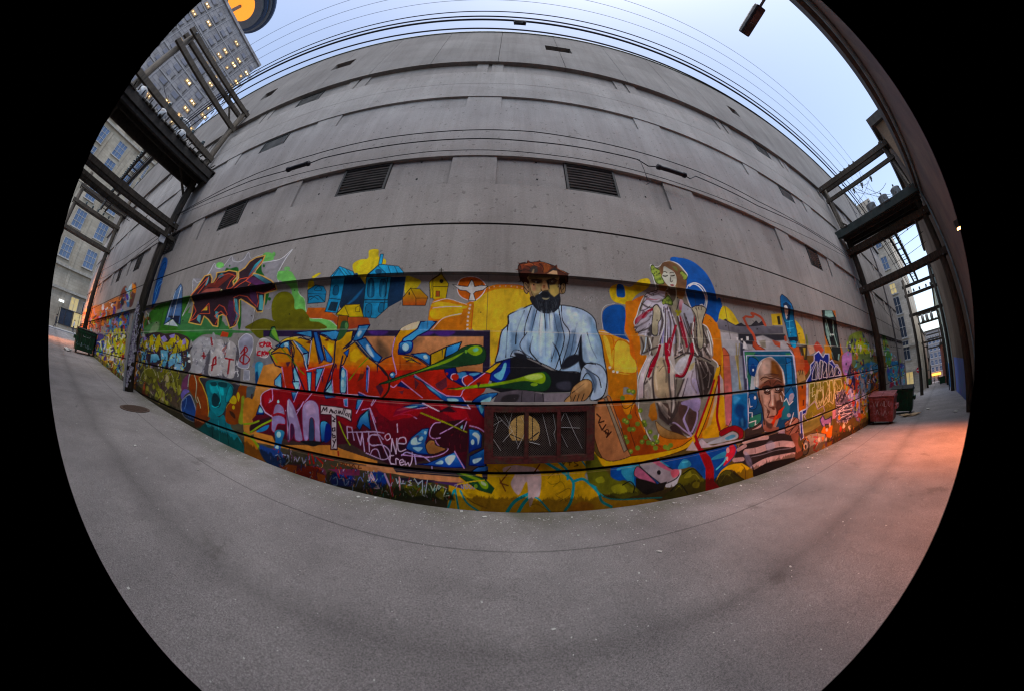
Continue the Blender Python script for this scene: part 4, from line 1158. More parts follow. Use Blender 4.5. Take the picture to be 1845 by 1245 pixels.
3 S2.2 24141c 1100,350 1130,345 1130,385 1100,385 1100,350
3 S2.2 24141c 1100,420 1105,470 1135,465 1130,440 1105,445
3 S2.2 24141c 1105,500 1120,530
3 S2.2 24141c 1140,490 1105,590
3 S2 24141c 1100,610 1150,610
3 S3 901c20 1170,640 1175,690
# blues around ART
3 f~1 3c84a0>1c4c98 380,400 430,370 500,400 470,520 440,640 370,620 390,500
3 e a0c8d0 430,430,28,40
3 e a0c8d0 410,590,24,24
3 F+2,101030 3c84b0>0c3078 150,180 190,60 250,140 240,180
3 f~1 90bcc4 180,150 200,90 235,150
3 f+2,0c0c1c 4c94b8>1c4484 950,280 1050,290 1070,480 980,520 960,500
3 f~1 0c1c64 1020,300 1080,330 1080,480 1000,520
3 F+2,0c0c1c 5ca4b8>143c84 1400,330 1440,220 1540,120 1560,260 1580,380 1480,300 1440,380
3 f~1 2c70a0 150,390 240,330 310,310 280,370 200,400
3 f~1 141418 700,510 960,520 900,570 820,570
3 s4 7a9028 0,300 100,290 180,260
3 s4 7a9028 80,400 200,320 340,250
3 s5 7a9028 0,410 100,480 200,620 270,740 290,800
3 s2.4 8a9c28 1180,270 1240,420 1300,530 1320,560
# ANTSONE crew
4 s2.4 a890b0 0,660 200,740 290,700 280,620 200,560 60,560 20,500 50,440 150,430 210,490
4 s2.4 a890b0 90,0 60,60
4 S2.4 a890b0 40,100 140,420 310,800
4 s2.2 a890b0 0,390 100,395 220,410
4 s2.2 a890b0 50,680 80,620 140,620 180,740
4 o2.4 c0a8c0 240,440 280,420 300,470 260,500 235,470
4 S2.6 c0a8c0 310,640 320,480 370,670 380,480
4 s2.6 c0a8c0 390,400 385,300
4 s2.6 c0a8c0 400,540 490,540 480,470 410,480 390,560 420,640 540,590
4 s2.4 c0a8c0 340,690 300,700 300,780 350,800
4 s2.4 c0a8c0 370,800 370,730 400,740
4 s2.4 c0a8c0 420,780 460,770 450,740 415,760 430,810 470,800
4 s2.4 c0a8c0 480,760 490,810 520,780 540,820 570,740 570,580
4 s2.6 a898c8 440,690 500,650 600,680 720,710 800,780 820,860 820,900
4 S2.6 a898c8 600,680 620,800
4 s2.2 b890c0 440,680 600,700 800,710 950,670 1020,610 940,600 880,540 860,500
3 S2.4 a890b0 1290,480 1280,330 1340,340 1370,500
3 S2.4 a890b0 1300,400 1660,395
3 S2.4 a890b0 1400,400 1450,560 1470,400 1500,640
3 S2.4 a890b0 1550,400 1560,640
3 s2.4 a890b0 1660,440 1580,440 1550,520 1600,570 1660,560
# lower blues in 4
4 F+2.4,0c1450 4484b8>1c4488 500,570 560,470 700,360 780,350 760,450 740,520 760,620 820,680 640,670 500,610
4 f~1 b0ccd4 560,500 620,460 640,520 690,530 620,560 560,550
4 f~1 a0c4d0 650,490 690,450 710,480 680,510
4 e a0c4d0 735,405,18,22
4 f~1 90b8cc 580,590 700,590 660,640 620,630
4 f+2,14141a a87848>8c5c38 750,620 740,560 790,500 850,510 870,560 1000,610 940,640 860,670 780,670
4 s2.4 b890c0 920,280 850,290 800,360 790,440 840,480 920,470
4 S2.4 b890c0 920,420 1090,330 1250,225
4 s2.4 b890c0 1290,320 1400,350 1490,410
4 S2.4 b890c0 1250,270 1210,380
4 F+2,0c1450 3c80bc>0c1c6c 1280,660 1280,360 1400,380 1440,440 1430,590 1300,640
4 f~1 b8d0d8 1320,430 1360,400 1410,440 1410,500 1390,560 1380,480
4 e b0ccd8 1325,525,22,34
4 F+2.4,0c1450 3c80bc>0c2c7c 1280,810 1290,700 1480,600 1500,740 1480,830
4 f~1 b8d0d8 1330,740 1440,720 1400,770 1340,790
4 F+2,0c1450 4484bc>1c3c90 640,800 760,790 1100,650 1240,840 1020,840
4 f~1 b8d0d8 980,740 1040,690 1110,690 1090,750 1030,810
4 f~1 a8c8d4 860,790 930,750 960,770 940,800
4 S2.4 b890c0 1100,640 1220,850
4 F+2.4,101018 3c6ca8>2c5494 1320,880 1380,840 1600,800 1550,860 1480,890 1340,900
4 F+1.5,3a2008 4c2410 1000,600 1010,610 960,640
4 S3 8a8c20 680,160 960,270 1250,400
4 F~1 0c0c18 1150,340 1210,290 1200,380
4 f~1 90bcc8 1170,340 1200,310 1195,360
2 F+2,0c1444 2c60a0>0c1c5c 200,1150 240,1080 440,1020 560,1010 620,1040 440,1080 300,1130
2 f~1 90c0c8 240,1100 340,1060 500,1040 460,1060 300,1100
2 s2 b890c0 200,1170 440,1090 620,1060
2 s2 b890c0 260,1150 400,1150 490,1200
2 s2 b890c0 560,1010 770,1110
2 S4 14080c 770,1110 980,1110 880,1020
2 S2.4 8a8c20 530,1125 820,1245
4 F+2,0c1444 1c4c98>0c2c6c 1360,60 1500,60 1500,250 1420,170
4 f~1 5ca4c0 1400,70 1470,70 1440,170
# yellow bottom centre
h F~1 c09c28>a88020 -40,640 250,640 250,540 1000,540 1010,600 980,650 1010,710 1080,780 1120,820 1240,840 1500,830 1560,850 1270,890 1000,935 500,965 0,935 -60,900
h F~1 c09c28 0,760 60,770 200,900 180,930 0,920
h F b88c20 250,535 690,535 690,610 250,620
h s7 2c8c98 380,950 450,850 560,790
h s7 2c8c98 470,945 520,860 580,800
h s4 2c8c98 0,760 30,930
h s4 2c8c98 40,770 90,860 180,925
h s5 2c8c98 -60,920 -10,770
h s6 2c8c98 660,540 760,600 830,640 890,700 890,780 870,860 830,920
h s6 2c8c98 890,700 960,680 1010,710 1080,780 1110,850 1180,890
h s5 2c8c98 780,550 850,620 850,680
h s3 2c8c98 960,545 1010,620 1010,710 1080,750 1120,810 1240,835 1560,820
h s4 2c8c98 590,810 640,840 720,930
h f~1 b8a0a0 360,600 420,580 500,580 640,620 640,800 600,820 570,890 555,850 540,700 480,800 420,720 450,640 380,640
h S3 6a3c1c 320,650 380,770
h S3 6a3c1c 390,650 340,710 400,730
h S3 6a3c1c 590,640 640,570
h s1.3 7a6018 700,680 740,640 780,640 790,700 730,720 700,700
h s1.3 7a6018 740,740 800,700 830,760 760,800 850,850
h s1.3 7a6018 770,800 860,750 870,800 790,850
h s1.3 7a6018 570,880 620,870 700,920
h S2 4c3c10 800,540 820,570 840,540
h S2 4c3c10 850,555 880,555
h S2 4c3c10 865,540 865,575
h s2 4c3c10 930,545 900,555 930,575 900,585
h f~2 4c4c14>6a6a20 985,560 1010,500 1060,490 1100,560 1160,640 1200,680 1300,720 1390,790 1340,810 1260,830 1180,800 1100,790 1060,730 1010,700
h f~1 8a8a2c*.8 1060,680 1110,660 1130,700 1080,710
h f~1 8a8a2c*.8 1180,740 1260,720 1300,780 1210,790
h f~2 b06c24*.6 850,920 950,850 1050,880 1000,930
h f~2 6a4c18*.7 400,940 900,920 900,950 500,965
# below X groove
4 F b8805c 0,800 330,840 370,900 1140,960 1240,1035 760,1000 360,920 0,880
4 F 24202c 330,840 1560,900 1140,960 380,900
4 F~1 201a2c 350,960 860,1000 760,1040 420,1000
4 F~3 2c3c24>24280f 0,1000 120,1060 350,1060 760,1060 1050,1140 1100,1245 0,1245 0,1100
4 f~3 1c3478 30,1080 60,900 200,900 260,1000 200,1090
4 F~1 4a2c58 780,1010 1200,1030 1210,1110 1040,1060
4 f~2 4a4c14 460,1060 700,1080 760,1160 560,1200
4 f~2 8a7c20*.7 860,1180 960,1100 960,1245
4 f~2 70401c*.7 240,1060 330,1120 320,1200
4 S2 98a0b0 640,1060 700,1000 700,1180 730,1200 760,1000
4 S2 98a0b0 370,980 390,1040 420,980 430,1040 480,1040
4 S2 98a0b0 560,1000 520,1010 560,1040 520,1060
4 S2 98a0b0 600,980 640,1040 690,1010
4 S2 98a090 800,1060 830,1130 860,1060
4 S2 98a090 870,1130 890,1060 930,1080 900,1110
4 S2 98a090 950,1080 1000,1100 960,1200 1030,1190
4 S2 9088a0 1100,1060 1140,1050 1120,1090
4 S2 9088a0 1190,1100 1180,1060 1210,1100 1220,1050
4 o2 9088a0 1240,1060 1260,1050 1270,1090 1240,1100
4 o2 9088a0 1290,1060 1310,1050 1320,1090 1290,1100
4 S2 9088a0 1350,1060 1340,1110 1370,1060
4 F+1.6,0c1c10 1c4424 1110,905 1300,920 1480,980 1600,1060 1600,1130 1550,1170 1460,1160 1380,1110 1200,980
4 f~1 7a9a28 1140,905 1240,920 1480,1010 1520,1070 1500,1110 1440,1090 1380,1010 1240,950
4 f~1 a8b890 1430,1010 1490,1040 1490,1070 1440,1050
4 e 6a8a30 1365,1075,24,26
4 S3 a898b0 20,880 40,1000 60,900 100,990
4 S3 a898b0 60,960 160,1100 100,1100
4 S4 a890b0 230,920 300,1090 330,1190 
4 S3 8c2028 300,920 310,1100 330,1200
4 S3 b08080 410,960 420,1120
3 F 8c7a50 0,0 0,0 0,0
3 f~2 24407c 200,560 320,600 440,620 520,760 440,850 300,800 200,660
3 S2 8c98b8 390,690 420,680 450,730
3 S2.4 98a0b8 480,680 550,690 560,760 520,800
3 S2 8c8ca0 590,720 590,770
3 S2 8c8ca0 620,770 640,710 660,770 690,710
3 S2 8c8ca0 720,720 740,790 780,740 
3 f~2 5c2c3c 450,850 620,800 860,830 1000,860 1020,1000 900,990 780,970 640,920
3 f~1 8c2c18>702418 620,920 760,830 900,830 960,880 880,960 960,1000 1000,1040 900,1010 740,970
3 F~1 9c5020 440,860 540,800 660,820 640,920 540,900
3 F~1 9c5020 900,900 1010,940 1010,1040 920,1000
3 f~3 1c2c70 1070,960 1160,900 1340,940 1380,1040 1260,1100 1100,1060
3 S3 901418 800,670 820,790
3 S3 901418 840,670 870,790
3 S3 901418 900,710 980,790
3 S3 901418 960,720 1110,750
3 S3 901418 1140,840 1190,980
3 S3 901418 1200,840 1280,980
3 F~1 6a2c4c 1040,860 1440,860 1440,940 1240,940
3 F~1 b07850 1180,780 1660,840 1660,900 1440,870
3 S2 5c2c14 1200,770 1230,790 1200,810
3 S2 5c2c14 1240,780 1260,830 1280,790
3 S2 5c2c14 1310,800 1330,840 1360,800 1390,850
3 S2 5c2c14 1430,810 1420,850 1460,850
3 F~3 28240f 1040,1060 1400,1090 1660,1130 1660,1245 1500,1220 1080,1110
3 s2 7088b8 1110,980 1150,960 1160,1050 1110,1060
3 s2 7088b8 1190,980 1230,980 1260,1060 1300,1010
3 s1.6 5a70b0 1390,1080 1440,960 1480,1010
# chair legs / orange near window left
4 F b88c20 1510,740 1590,760 1600,800 1500,830
4 F c09c28 1520,910 1660,905 1660,1245 1240,1150 1380,1120 1560,1170 1600,1100 1500,1000
4 F~1 1c1830 1440,910 1510,910 1510,990 1450,970
# ---- far right pieces
B F~1 b06c34 310,0 470,0 500,300 560,480 480,560 420,540 360,400
B F+1.5,101014 1c2424 320,0 430,0 470,80 490,220 530,480 500,560 440,540 400,400 350,260 330,120
B F~1 84a49c 350,0 430,0 450,70 400,80 350,60
B F~1 84a49c 350,110 400,260 420,400 450,540 400,400 360,240
B F~1 6a8c88 440,160 480,260 500,400 460,200
B d3 c8d4d0 415,270 440,270
B F~1 84a49c 500,480 515,480 510,560 495,540
B F~1 a84c3c 220,400 260,335 310,390 340,440 310,480 240,450
B F~1 b09078 150,390 220,390 240,460 180,500
B F~1 b08030 340,380 420,400 430,530 350,520
B f~1 a878b0 540,560 560,480 650,440 660,560 620,640 640,760 560,700
B f~2 7c8c3c>5c7050 610,330 650,260 760,230 800,300 850,380 900,560 960,640 700,640 640,520
B f~1 a0a830 640,460 670,380 740,330 840,400 860,470 740,480
B F~1 2c3480 675,310 700,330 690,370
B F~1 2c2c6a 765,240 800,300 780,310
B F~1 2c2c6a 612,400 630,400 625,440
B F~2 2c6490 700,660 760,620 840,570 900,620 960,640 940,680 830,700 800,900 740,820 720,720
B F~2 4c84a8 830,700 860,560 960,600 960,650 880,700
B F~1 28204c 600,700 640,590 690,700 690,900 640,860 600,880
B F~1 9a8cb0 600,900 640,860 690,900 740,960 750,1170 690,1190 620,1060
B F~1 a02434 685,680 720,680 745,900 720,960 700,800
B F~1 8c8488 750,740 790,760 820,940 820,1050 760,1050
B F~1 b05c24 890,720 945,680 950,900 900,950
B F~1 3c2c24 830,720 890,700 900,860 850,900
B F~1 b05c24 840,920 900,880 890,960 830,980
B F~1 b0702c 760,1120 800,1090 820,1180 740,1220
B F~1 8c8c30 800,1080 850,1050 840,1200 820,1200
B F~1 4a7c3c 990,270 1030,280 1050,400 1100,500 1100,620 1050,630 1000,400
B F~1 7aa04c*.8 1010,290 1040,300 1080,420 1060,440
B F~1 2c6ca0 1040,660 1070,640 1100,560 1180,560 1240,600 1250,700 1180,760 1100,800 1060,780
B F~1 4c94b0*.8 1100,620 1240,620 1240,740 1180,800 1110,700
B F~1 8c2c44 1070,860 1080,800 1190,770 1190,850
B F~1 a0a030 1120,740 1140,720 1150,780 1120,790
B F~1 9098b0 1190,770 1240,700 1250,850 1190,860
B F~1 30304c 960,650 985,900 960,950 950,700
# lettering right: ...
B F+2.4,b8b8d0 1c2c80 75,1245 75,1120 130,1100 145,780 190,700 190,600 230,560 230,490 280,450 330,520 350,480 395,480 400,570 430,550 460,600 490,600 530,680 530,740 440,760 160,800 160,1060 150,1140 100,1160 95,1245
B F 22243c 195,720 240,640 260,580 300,560 340,560 400,600 460,640 520,700 520,730 200,785
B F 7a7428>6a6424 165,1140 170,800 250,790 540,745 560,820 580,900 500,1060 420,1110 100,1240 110,1160
B S1.3 a8a098 200,660 250,560 250,780
B S1.3 a8a098 300,560 290,780
B S1.3 a8a098 320,550 330,720 370,640 370,760
B S1.3 a8a098 390,570 400,720 430,640 460,720 480,620 520,640
B S1.3 b0a880 180,800 180,1060 240,990 270,1080 320,980 340,1060 400,990
B S1.3 b0a880 230,900 180,920
B S1.3 b0a880 280,800 260,1000
B S1.3 b0a880 330,880 280,890 320,850
B S1.3 b0a880 400,800 350,1000 420,900 430,1020
B S1.3 b0a880 460,780 500,860 460,940
B s1.3 8c60a0 280,1000 300,960 310,1010
B F~1 60586c 460,900 520,890 560,870 600,960 660,1040 680,1180 580,1245 480,1245 470,1080
B S1.5 1c1824 470,920 490,1010 530,940 540,1020 570,920
B S1.5 1c1824 480,1070 600,1030
B S1.5 1c1824 490,1100 640,1080 520,1150 650,1120
B S1.5 1c1824 500,1180 660,1150 540,1220 640,1200
B S1.5 c0b8c8 480,1060 600,1050 500,1130 660,1090
B S1.5 c0b8c8 500,1160 640,1140 520,1200
B F~1 a87890 340,1160 420,1120 470,1100 470,1200 360,1240
A F~1 6a6c30>7a7040 1150,860 1556,740 1556,900 1380,980 1250,1060 1140,1100
A S2 b8a8c8 1200,870 1240,800 1300,760 1340,830
A F 9c4c1c>b06020 1075,430 1200,390 1190,740 1110,770 1085,800
A F~1 2c1c14 1120,420 1145,415 1140,460 1125,460
A F~1 5c2414 1140,620 1160,620 1155,700 1140,700
A F+2,b8b8d0 1c2c80 1195,380 1210,380 1195,740 1130,770 1130,960 1150,1150 1110,1180 1100,920 1095,790 1190,750
A F~1 b08c5c 1050,230 1100,210 1160,220 1180,340 1080,380 1060,300
A S1.4 3c2818 1080,210 1095,270
A S1.4 3c2818 1105,205 1115,260
A S1.4 3c2818 1130,200 1140,260
A F~1 a84024 1140,60 1200,60 1240,160 1200,250 1150,180
A F~1 b05c38 1030,0 1150,0 1170,160 1080,200 1040,120
A F+2,1c2050 8c6c9c 1380,900 1420,830 1450,900 1500,880 1540,850 1540,960 1460,960 1440,1010 1400,960
A F~1 c06a24 1400,1060 1440,980 1480,1060 1520,980 1556,980 1540,1160 1480,1140 1400,1090
A F+1.5,1c1410 a8988c>988070 1170,1245 1180,1160 1240,1100 1340,1080 1460,1100 1460,1180 1300,1245
A f+1.5,1c1410 6c6460 1170,1245 1190,1150 1240,1120 1260,1200 1250,1245
A S2.4 a03028 1290,1120 1340,1110 1300,1170 1340,1180 1310,1230
C F~1 8c8478 1590,170 1620,30 1660,5 1780,5 1800,60 1760,140 1640,200
C f+2,1c1410 6c6460 1595,160 1600,90 1630,40 1650,90 1640,160 1610,180
C e a8a49c 1622,110,16,34
C e 2c2420 1622,110,8,18
C S2.4 a03028 1690,30 1720,30 1690,70 1720,80 1690,120
C S2.4 a03028 1690,140 1720,150 1700,165
C F~1 b0842c 1750,140 1770,90 1845,60 1845,110 1760,150
C F~1 3c3448 1560,0 1600,0 1590,60
# faint tag on the concrete right of the man
c s1 a8a0a0 985,410 985,370 1005,370
c s1 a8a0a0 1020,410 1022,370 1042,368
c s1 a8a0a0 1060,410 1060,370 1080,372 1062,390 1085,410
c s1 a8a0a0 1100,370 1100,410 1115,370 1130,370 1120,410
c s1 a8a0a0 1165,370 1145,380 1165,395 1150,412
c s1 a8a0a0 1200,375 1180,385 1205,400

# head of the bearded man
E F+1.6,1c120e 5c2c1c>3c2018 105,205 135,220 125,240 160,240 150,180 125,135 190,130 250,120 240,98 300,108 400,95 480,105 560,130 640,160 700,215 770,235 835,265 840,400 800,410 790,330 700,300 690,380 300,330 270,420 190,410 145,370 120,290 140,265
E F~2 7c3c24 150,140 300,115 450,110 400,150 300,160 200,180 160,220
E F~2 7a4424 480,150 560,140 600,180 540,250 490,270 470,210
E F~1.5 38302c 330,160 390,165 400,250 340,270 270,240 290,190
E F~1.5 2c2626 560,240 640,180 700,230 640,230 600,250
E F~1 b09070 535,275 620,225 680,235 690,290
E F~1 7c6850 305,265 330,205 350,210 340,270
E s1.4 2a1814 180,160 260,170 300,210
E s1.4 8c4a2c 220,140 320,135 420,170
E s1.4 8c4a2c 460,130 540,160 560,220
E s1.4 2a1814 420,120 480,190 470,250
E s1.4 2a1814 700,230 760,250 820,300
E f+1,2a1c14 9a7f5c>80704c 265,310 690,295 700,400 720,520 700,640 560,700 400,640 330,600 290,500 270,400
E F~2 4c4430*.8 265,300 690,290 690,345 470,340 270,360
E f~2 a89468 300,440 360,420 430,440 440,520 400,560 340,560 300,500
E f~2 b09a5c 570,450 650,410 690,450 700,560 640,610 580,560
E f~2 a8705c*.6 310,440 360,430 370,520 320,520
E F~2 23242c 300,360 460,360 460,400 400,420 320,400
E F~2 23242c 530,370 640,340 680,380 650,430 580,440 550,420
E F~2 26262c 520,380 560,400 570,500 540,480
E f~1.5 b8946c 470,400 500,380 530,400 550,500 500,520 450,510 460,450
E F~1.5 8a5238*.8 475,440 510,440 505,490 475,490
E s1.4 3a2818 445,500 460,540 500,525 550,520
E d2 141010 340,438 415,392 600,400
E F~1.5 20242c 360,600 420,570 450,540 500,530 550,530 590,580 640,620 720,560 730,620 700,700 690,780 640,830 560,860 470,850 400,810 350,720
E F~1 15181e 450,560 520,545 570,590 540,625 460,615
E f~1 8c8468 460,628 520,635 570,628 540,655 490,655
E s1 40444c 420,680 440,760 470,830
E s1 40444c 520,700 530,780 560,840
E s1 40444c 600,680 620,740 610,800
E s1 40444c 660,660 670,720 650,780
E s1 40444c 380,640 400,720 410,780
E s1 0c0e12 480,690 490,800
E s1 0c0e12 570,680 590,790
E S1.6 b0b8c0 420,570 455,540
E f+1.4,1c120e 9c8060 190,410 210,390 250,420 270,540 240,520 200,470
E s1.4 2a1c14 215,420 240,450 250,490
E f+1.4,1c120e 9c8060>7c6848 740,440 770,410 805,440 800,540 760,570 740,500
E s1.4 2a1c14 770,430 785,470 765,510
# shirt shading
c f~4 64809c*.7 640,470 600,600 600,720 560,760 540,640 560,540
c f~3 546c88*.75 700,480 720,480 700,620 680,760 660,700
c f~3 546c88*.7 790,500 800,500 800,760 780,790
c f~3 546c88*.7 850,500 890,520 910,640 860,800 850,700
c f~3 546c88*.7 960,640 1000,600 1000,720 930,860 910,860
c f~3 c4d0dc*.8 750,500 770,500 770,760 740,740
c f~3 c4d0dc*.8 820,500 840,500 840,700 815,780
c f~4 c8d4e0*.7 920,470 1000,480 1060,560 1040,620 980,560
c f~4 7090ac*.8 1100,520 1150,600 1190,760 1150,820 1120,680
c f~3 c8d4e0*.7 1070,640 1110,700 1130,800 1090,800
c s2.6 14141c 640,470 590,600 580,700
c s2.6 14141c 840,690 880,760 900,860
c s2.6 14141c 700,650 680,740 720,800 760,840
c f~2 1a1c26 930,800 1000,770 1040,800 960,860 900,870
c f~2 1a1c26 570,760 640,770 660,800 600,800
c s2 14141c 1080,620 1110,720 1150,800
c f~2 4a5a70*.8 1070,880 1110,890 1150,960 1130,1040 1110,940
c S1.8 241a14 975,1040 1060,975
c f~2 c49c70*.7 990,1000 1060,955 1090,980 1020,1040
# gown folds
7 F~1.5 2c2628*.8 330,900 380,860 360,1000 330,1060 300,1000
7 s2.6 3e3432~2 300,510 360,540 430,530 500,560
7 s2.6 3e3432~2 290,560 350,610 420,620 470,600
7 s2.4 ccc6cc~2 300,535 370,565 440,555
7 s2.4 ccc6cc~2 260,640 330,660 370,640
7 s2.6 3e3432~2 240,640 300,680 360,690
7 s2.6 3e3432~2 150,920 210,900 300,850 350,780
7 s2.4 bcb6bc~2 165,900 230,870 320,800
7 s2.4 bcb6bc~2 175,960 250,930 320,890
7 s2.6 3e3432~2 170,980 240,960 320,930
7 s2.4 bcb6bc~2 200,1010 260,990 320,970
7 s2.6 3e3432~2 250,720 300,760 340,740
7 s3 3e3432~2 460,700 480,850 450,1000
7 s3 d4d0dc 480,700 505,850 470,1000 380,1200
7 s2.6 3e3432~2 520,700 520,900 500,1240
7 s2.4 c8c4e0 535,720 535,900 520,1240
7 s2.6 3e3432~2 555,740 580,900 570,1240
7 s2.4 bcb6bc~2 575,760 610,900 600,1240
7 s2.6 3e3432~2 600,800 640,950 640,1240
7 s2.4 bcb6bc~2 620,820 680,1000 680,1240
7 s2.6 3e3432~2 660,800 700,1000 740,1240
7 s2.4 bcb6bc~2 700,760 750,960 800,1200
7 s2.6 3e3432~2 740,760 790,950 830,1150
7 F~1.5 8c8478 210,1010 360,1030 460,1020 400,1240 230,1240
7 s3 3e3432~2 230,1040 260,1140 240,1230
7 s3 3e3432~2 300,1040 320,1140 360,1240
7 s3 3e3432~2 370,1040 340,1140 300,1180
7 s2.4 d8d4d0 330,1050 350,1140 330,1230
7 s2.4 b8c8d8 290,1040 280,1140 250,1230
7 s3 3e3432~2 860,1040 880,1140 960,1240
7 s3 3e3432~2 1000,1040 1000,1140 900,1240
7 s2.4 d8d4d0 1010,960 1050,1120 1060,1230
7 s2.4 d8d4d0 840,1060 860,1160 900,1240
7 s3 3e3432~2 820,880 810,980 800,1040
7 s2.4 d0ccc8 850,860 840,960 850,1040
7 s3 3e3432~2 960,900 980,1000 1030,1100
8 s3.4 3e3432~2 240,100 330,60 400,30
8 s3.4 3e3432~2 380,200 350,340 350,480 370,620
8 s3.4 3e3432~2 470,180 500,300 500,420
8 s2.6 c0b6aa~2 400,230 380,350 400,500
8 s3 3e3432~2 260,440 330,370
8 s2.6 c0b6aa~2 300,400 330,480 340,600
8 s3.4 3e3432~2 520,240 530,440 560,600 560,800
8 s2.6 bcb2ae~2 560,240 570,440 590,600 570,760
8 s3.4 3e3432~2 610,400 600,600 610,700 560,820
8 s3.4 3e3432~2 700,390 660,500 620,590
8 s2.6 bcb2ae~2 760,300 700,440 660,580
8 s3 6a5c58 800,300 780,420 840,540
8 s3.4 3e3432~2 830,160 860,300 880,450 900,600
8 s2.6 bcb2ae~2 850,180 890,330 920,500
8 s3.4 3e3432~2 900,180 950,330 940,560
8 s2.6 b8aca4 940,200 990,330 970,480
8 s3.4 3e3432~2 960,200 1020,300 1010,420
8 s3.4 3e3432~2 400,660 440,760 500,840 560,880
8 s2.6 c8b8ac 420,650 470,740 540,820
8 s3.4 3e3432~2 640,640 620,740 540,880
8 s3.4 3e3432~2 600,120 640,90 760,100 860,140
8 s2.6 bcb2ae~2 620,110 640,40
8 s2.6 bcb2ae~2 700,90 680,20
8 s3 3e3432~2 740,90 760,0
8 s3 3e3432~2 880,120 840,20
8 s2.6 bcb2ae~2 920,130 900,20
8 s3 3e3432~2 990,150 930,40
8 s2.6 bcb2ae~2 1010,120 970,10
# bald head modelling
A f~3 c4a090*.8 570,140 620,70 680,70 690,160 650,240 580,250
A f~3 a08068*.7 560,300 640,280 660,340 580,380
A f~3 54341c*.7 760,120 820,200 850,320 820,330 780,240
A s2.4 4a2c20 550,330 600,300 680,320 760,310 840,340
A s2.4 4a2c20 600,380 660,350 690,400
A s2.4 4a2c20 730,400 780,350 840,380
A s2 4a2c20 600,270 700,255 800,270
A s2.6 2c1814 600,520 640,540 690,520
A s2.6 2c1814 750,510 800,520 840,490
A f~2 b48c7c*.8 600,560 660,560 650,660 600,680
A f~2 5c3c30*.8 560,560 590,620 600,760 580,800
A f~2 5c3c30*.8 740,560 770,640 760,720 740,700
A s2.4 4a2c20 600,690 640,740 650,800
A s2.4 4a2c20 760,720 790,780 770,830
A f~2 3c2824*.8 610,900 660,940 720,960 700,1020 640,1000
A s2.4 241410 520,480 530,600 570,720 590,860 600,960
A s2.4 d8ccc4 495,430 505,220 560,100
A s2.4 d8ccc4 860,240 885,380
A s2 c8c0b8 700,520 712,600 716,690
A S2 c8c0b8 640,480 650,470
# striped shirt edges
C s2 1a1414 1120,130 1220,100 1330,88 1420,58 1500,78
C s2 1a1414 1185,262 1290,202 1400,172 1520,150
C s2 1a1414 1130,90 1210,60 1310,52
C s1.4 c8b0b0 1140,140 1230,115 1330,100
C s1.4 c8b0b0 1200,270 1300,215 1420,185
C s1.4 6c6468 1170,190 1260,180 1380,140 1500,125
# lettering: extra highlights and splatter
1 F~1.5 a03818*.7 350,560 450,540 460,700 400,820 360,780
1 F~1.5 d0b030*.8 300,250 400,200 520,190 560,240 430,230
1 F~1.5 d0b030*.8 900,250 980,280 960,420 900,340
1 F~1.5 d0b030*.7 1180,380 1260,320 1340,420 1250,500 1180,480
1 F~1.5 c05c14*.7 1100,560 1350,560 1350,640 1180,640
1 s2.4 101030 300,300 360,250 430,240 480,330 480,430
1 s2.4 101030 200,400 280,380 400,400 460,440
1 s2.4 101030 460,450 460,560 490,740
1 s2.4 101030 1000,520 960,640 940,760 860,870
1 s2.4 101030 1140,420 1100,520 1060,560 1050,700
1 s2.4 101030 1260,260 1400,420 1530,540 1630,660
1 F 6c2028 440,340 460,330 455,420
1 F 4a1c3c 820,680 850,650 840,760
1 F 4a1c3c 990,540 1020,520 1010,600
1 F 4a1c3c 720,600 780,630 740,640
1 S1.6 d8c8d8 480,240 590,390
1 S1.6 d8c8d8 600,410 650,600
1 S1.6 d8c8d8 700,240 660,520
2 F 5c2430 720,770 800,720 860,680 870,800 800,850 740,820
2 F 5c2430 460,700 520,760 470,840
2 F 5c2430 260,860 330,850 310,900
2 F 4c1c28 1230,750 1290,750 1260,810
2 F 8a3c14*.8 280,420 300,560 270,600
2 F~1 d0b030*.8 300,430 420,430 520,500 420,500
2 s2 101030 340,440 420,450 480,490
2 s2 101030 360,490 420,470 540,520
2 F 102030 800,330 815,350 810,460
1 F~1 9c1c2c*.8 100,900 170,860 190,960 120,1060
4 F~1.5 9c1424*.8 100,40 700,120 640,200 300,260 160,160
4 F~1.5 a81828*.7 900,60 1240,120 1300,260 1100,240 960,160
4 S2 d0b8d8 700,35 910,140
4 S2 d0b8d8 1060,75 1290,105 1230,10
4 F~1 2c0c1c 910,140 1120,150 1030,80 980,100
3 S2.2 b8a0c0 200,40 260,150 350,210
3 S2.2 d0c0d0 545,10 545,480
3 S2.2 b890c0 650,180 740,20
3 F~1.5 241430*.8 520,60 560,300 530,490 600,520 560,500
3 F~2 b89ab8*.6 760,60 860,40 900,160 780,200
3 F~2 c8c0d8*.6 560,60 600,120 620,220 560,200
# olive ground plants, blue water strokes lower right
C s2.4 1a1c08 600,340 660,300 700,300 760,360
C s2.4 1a1c08 500,480 560,420 600,440 640,500
C s2 7c7c2c 640,360 700,340 740,380
C s2 7c7c2c 540,470 570,440 590,460
C s3 5ab0c8 880,300 940,240 960,200
C s3 5ab0c8 600,240 640,235
C s2.4 1a1c08 100,430 160,400 200,440 190,490
h s2 8a7010 300,600 360,640 420,590
h s2.4 8c6c14 60,800 140,860 240,900
h s2.4 caa83c 20,720 120,700 220,690
# striped shirt again, cleaner
C F 2a2020 1085,70 1130,25 1220,0 1440,0 1520,25 1545,70 1540,215 1400,290 1190,362 1180,300 1090,245 1020,240 1055,130
C s9 b49c9c 1112,72 1200,48 1300,34
C s13 b49c9c 1128,156 1220,140 1320,108 1420,86 1512,92
C s11 b49c9c 1185,284 1290,228 1400,200 1525,178
C s8 a89090 1062,136 1118,104
C s9 a89090 1030,222 1096,214
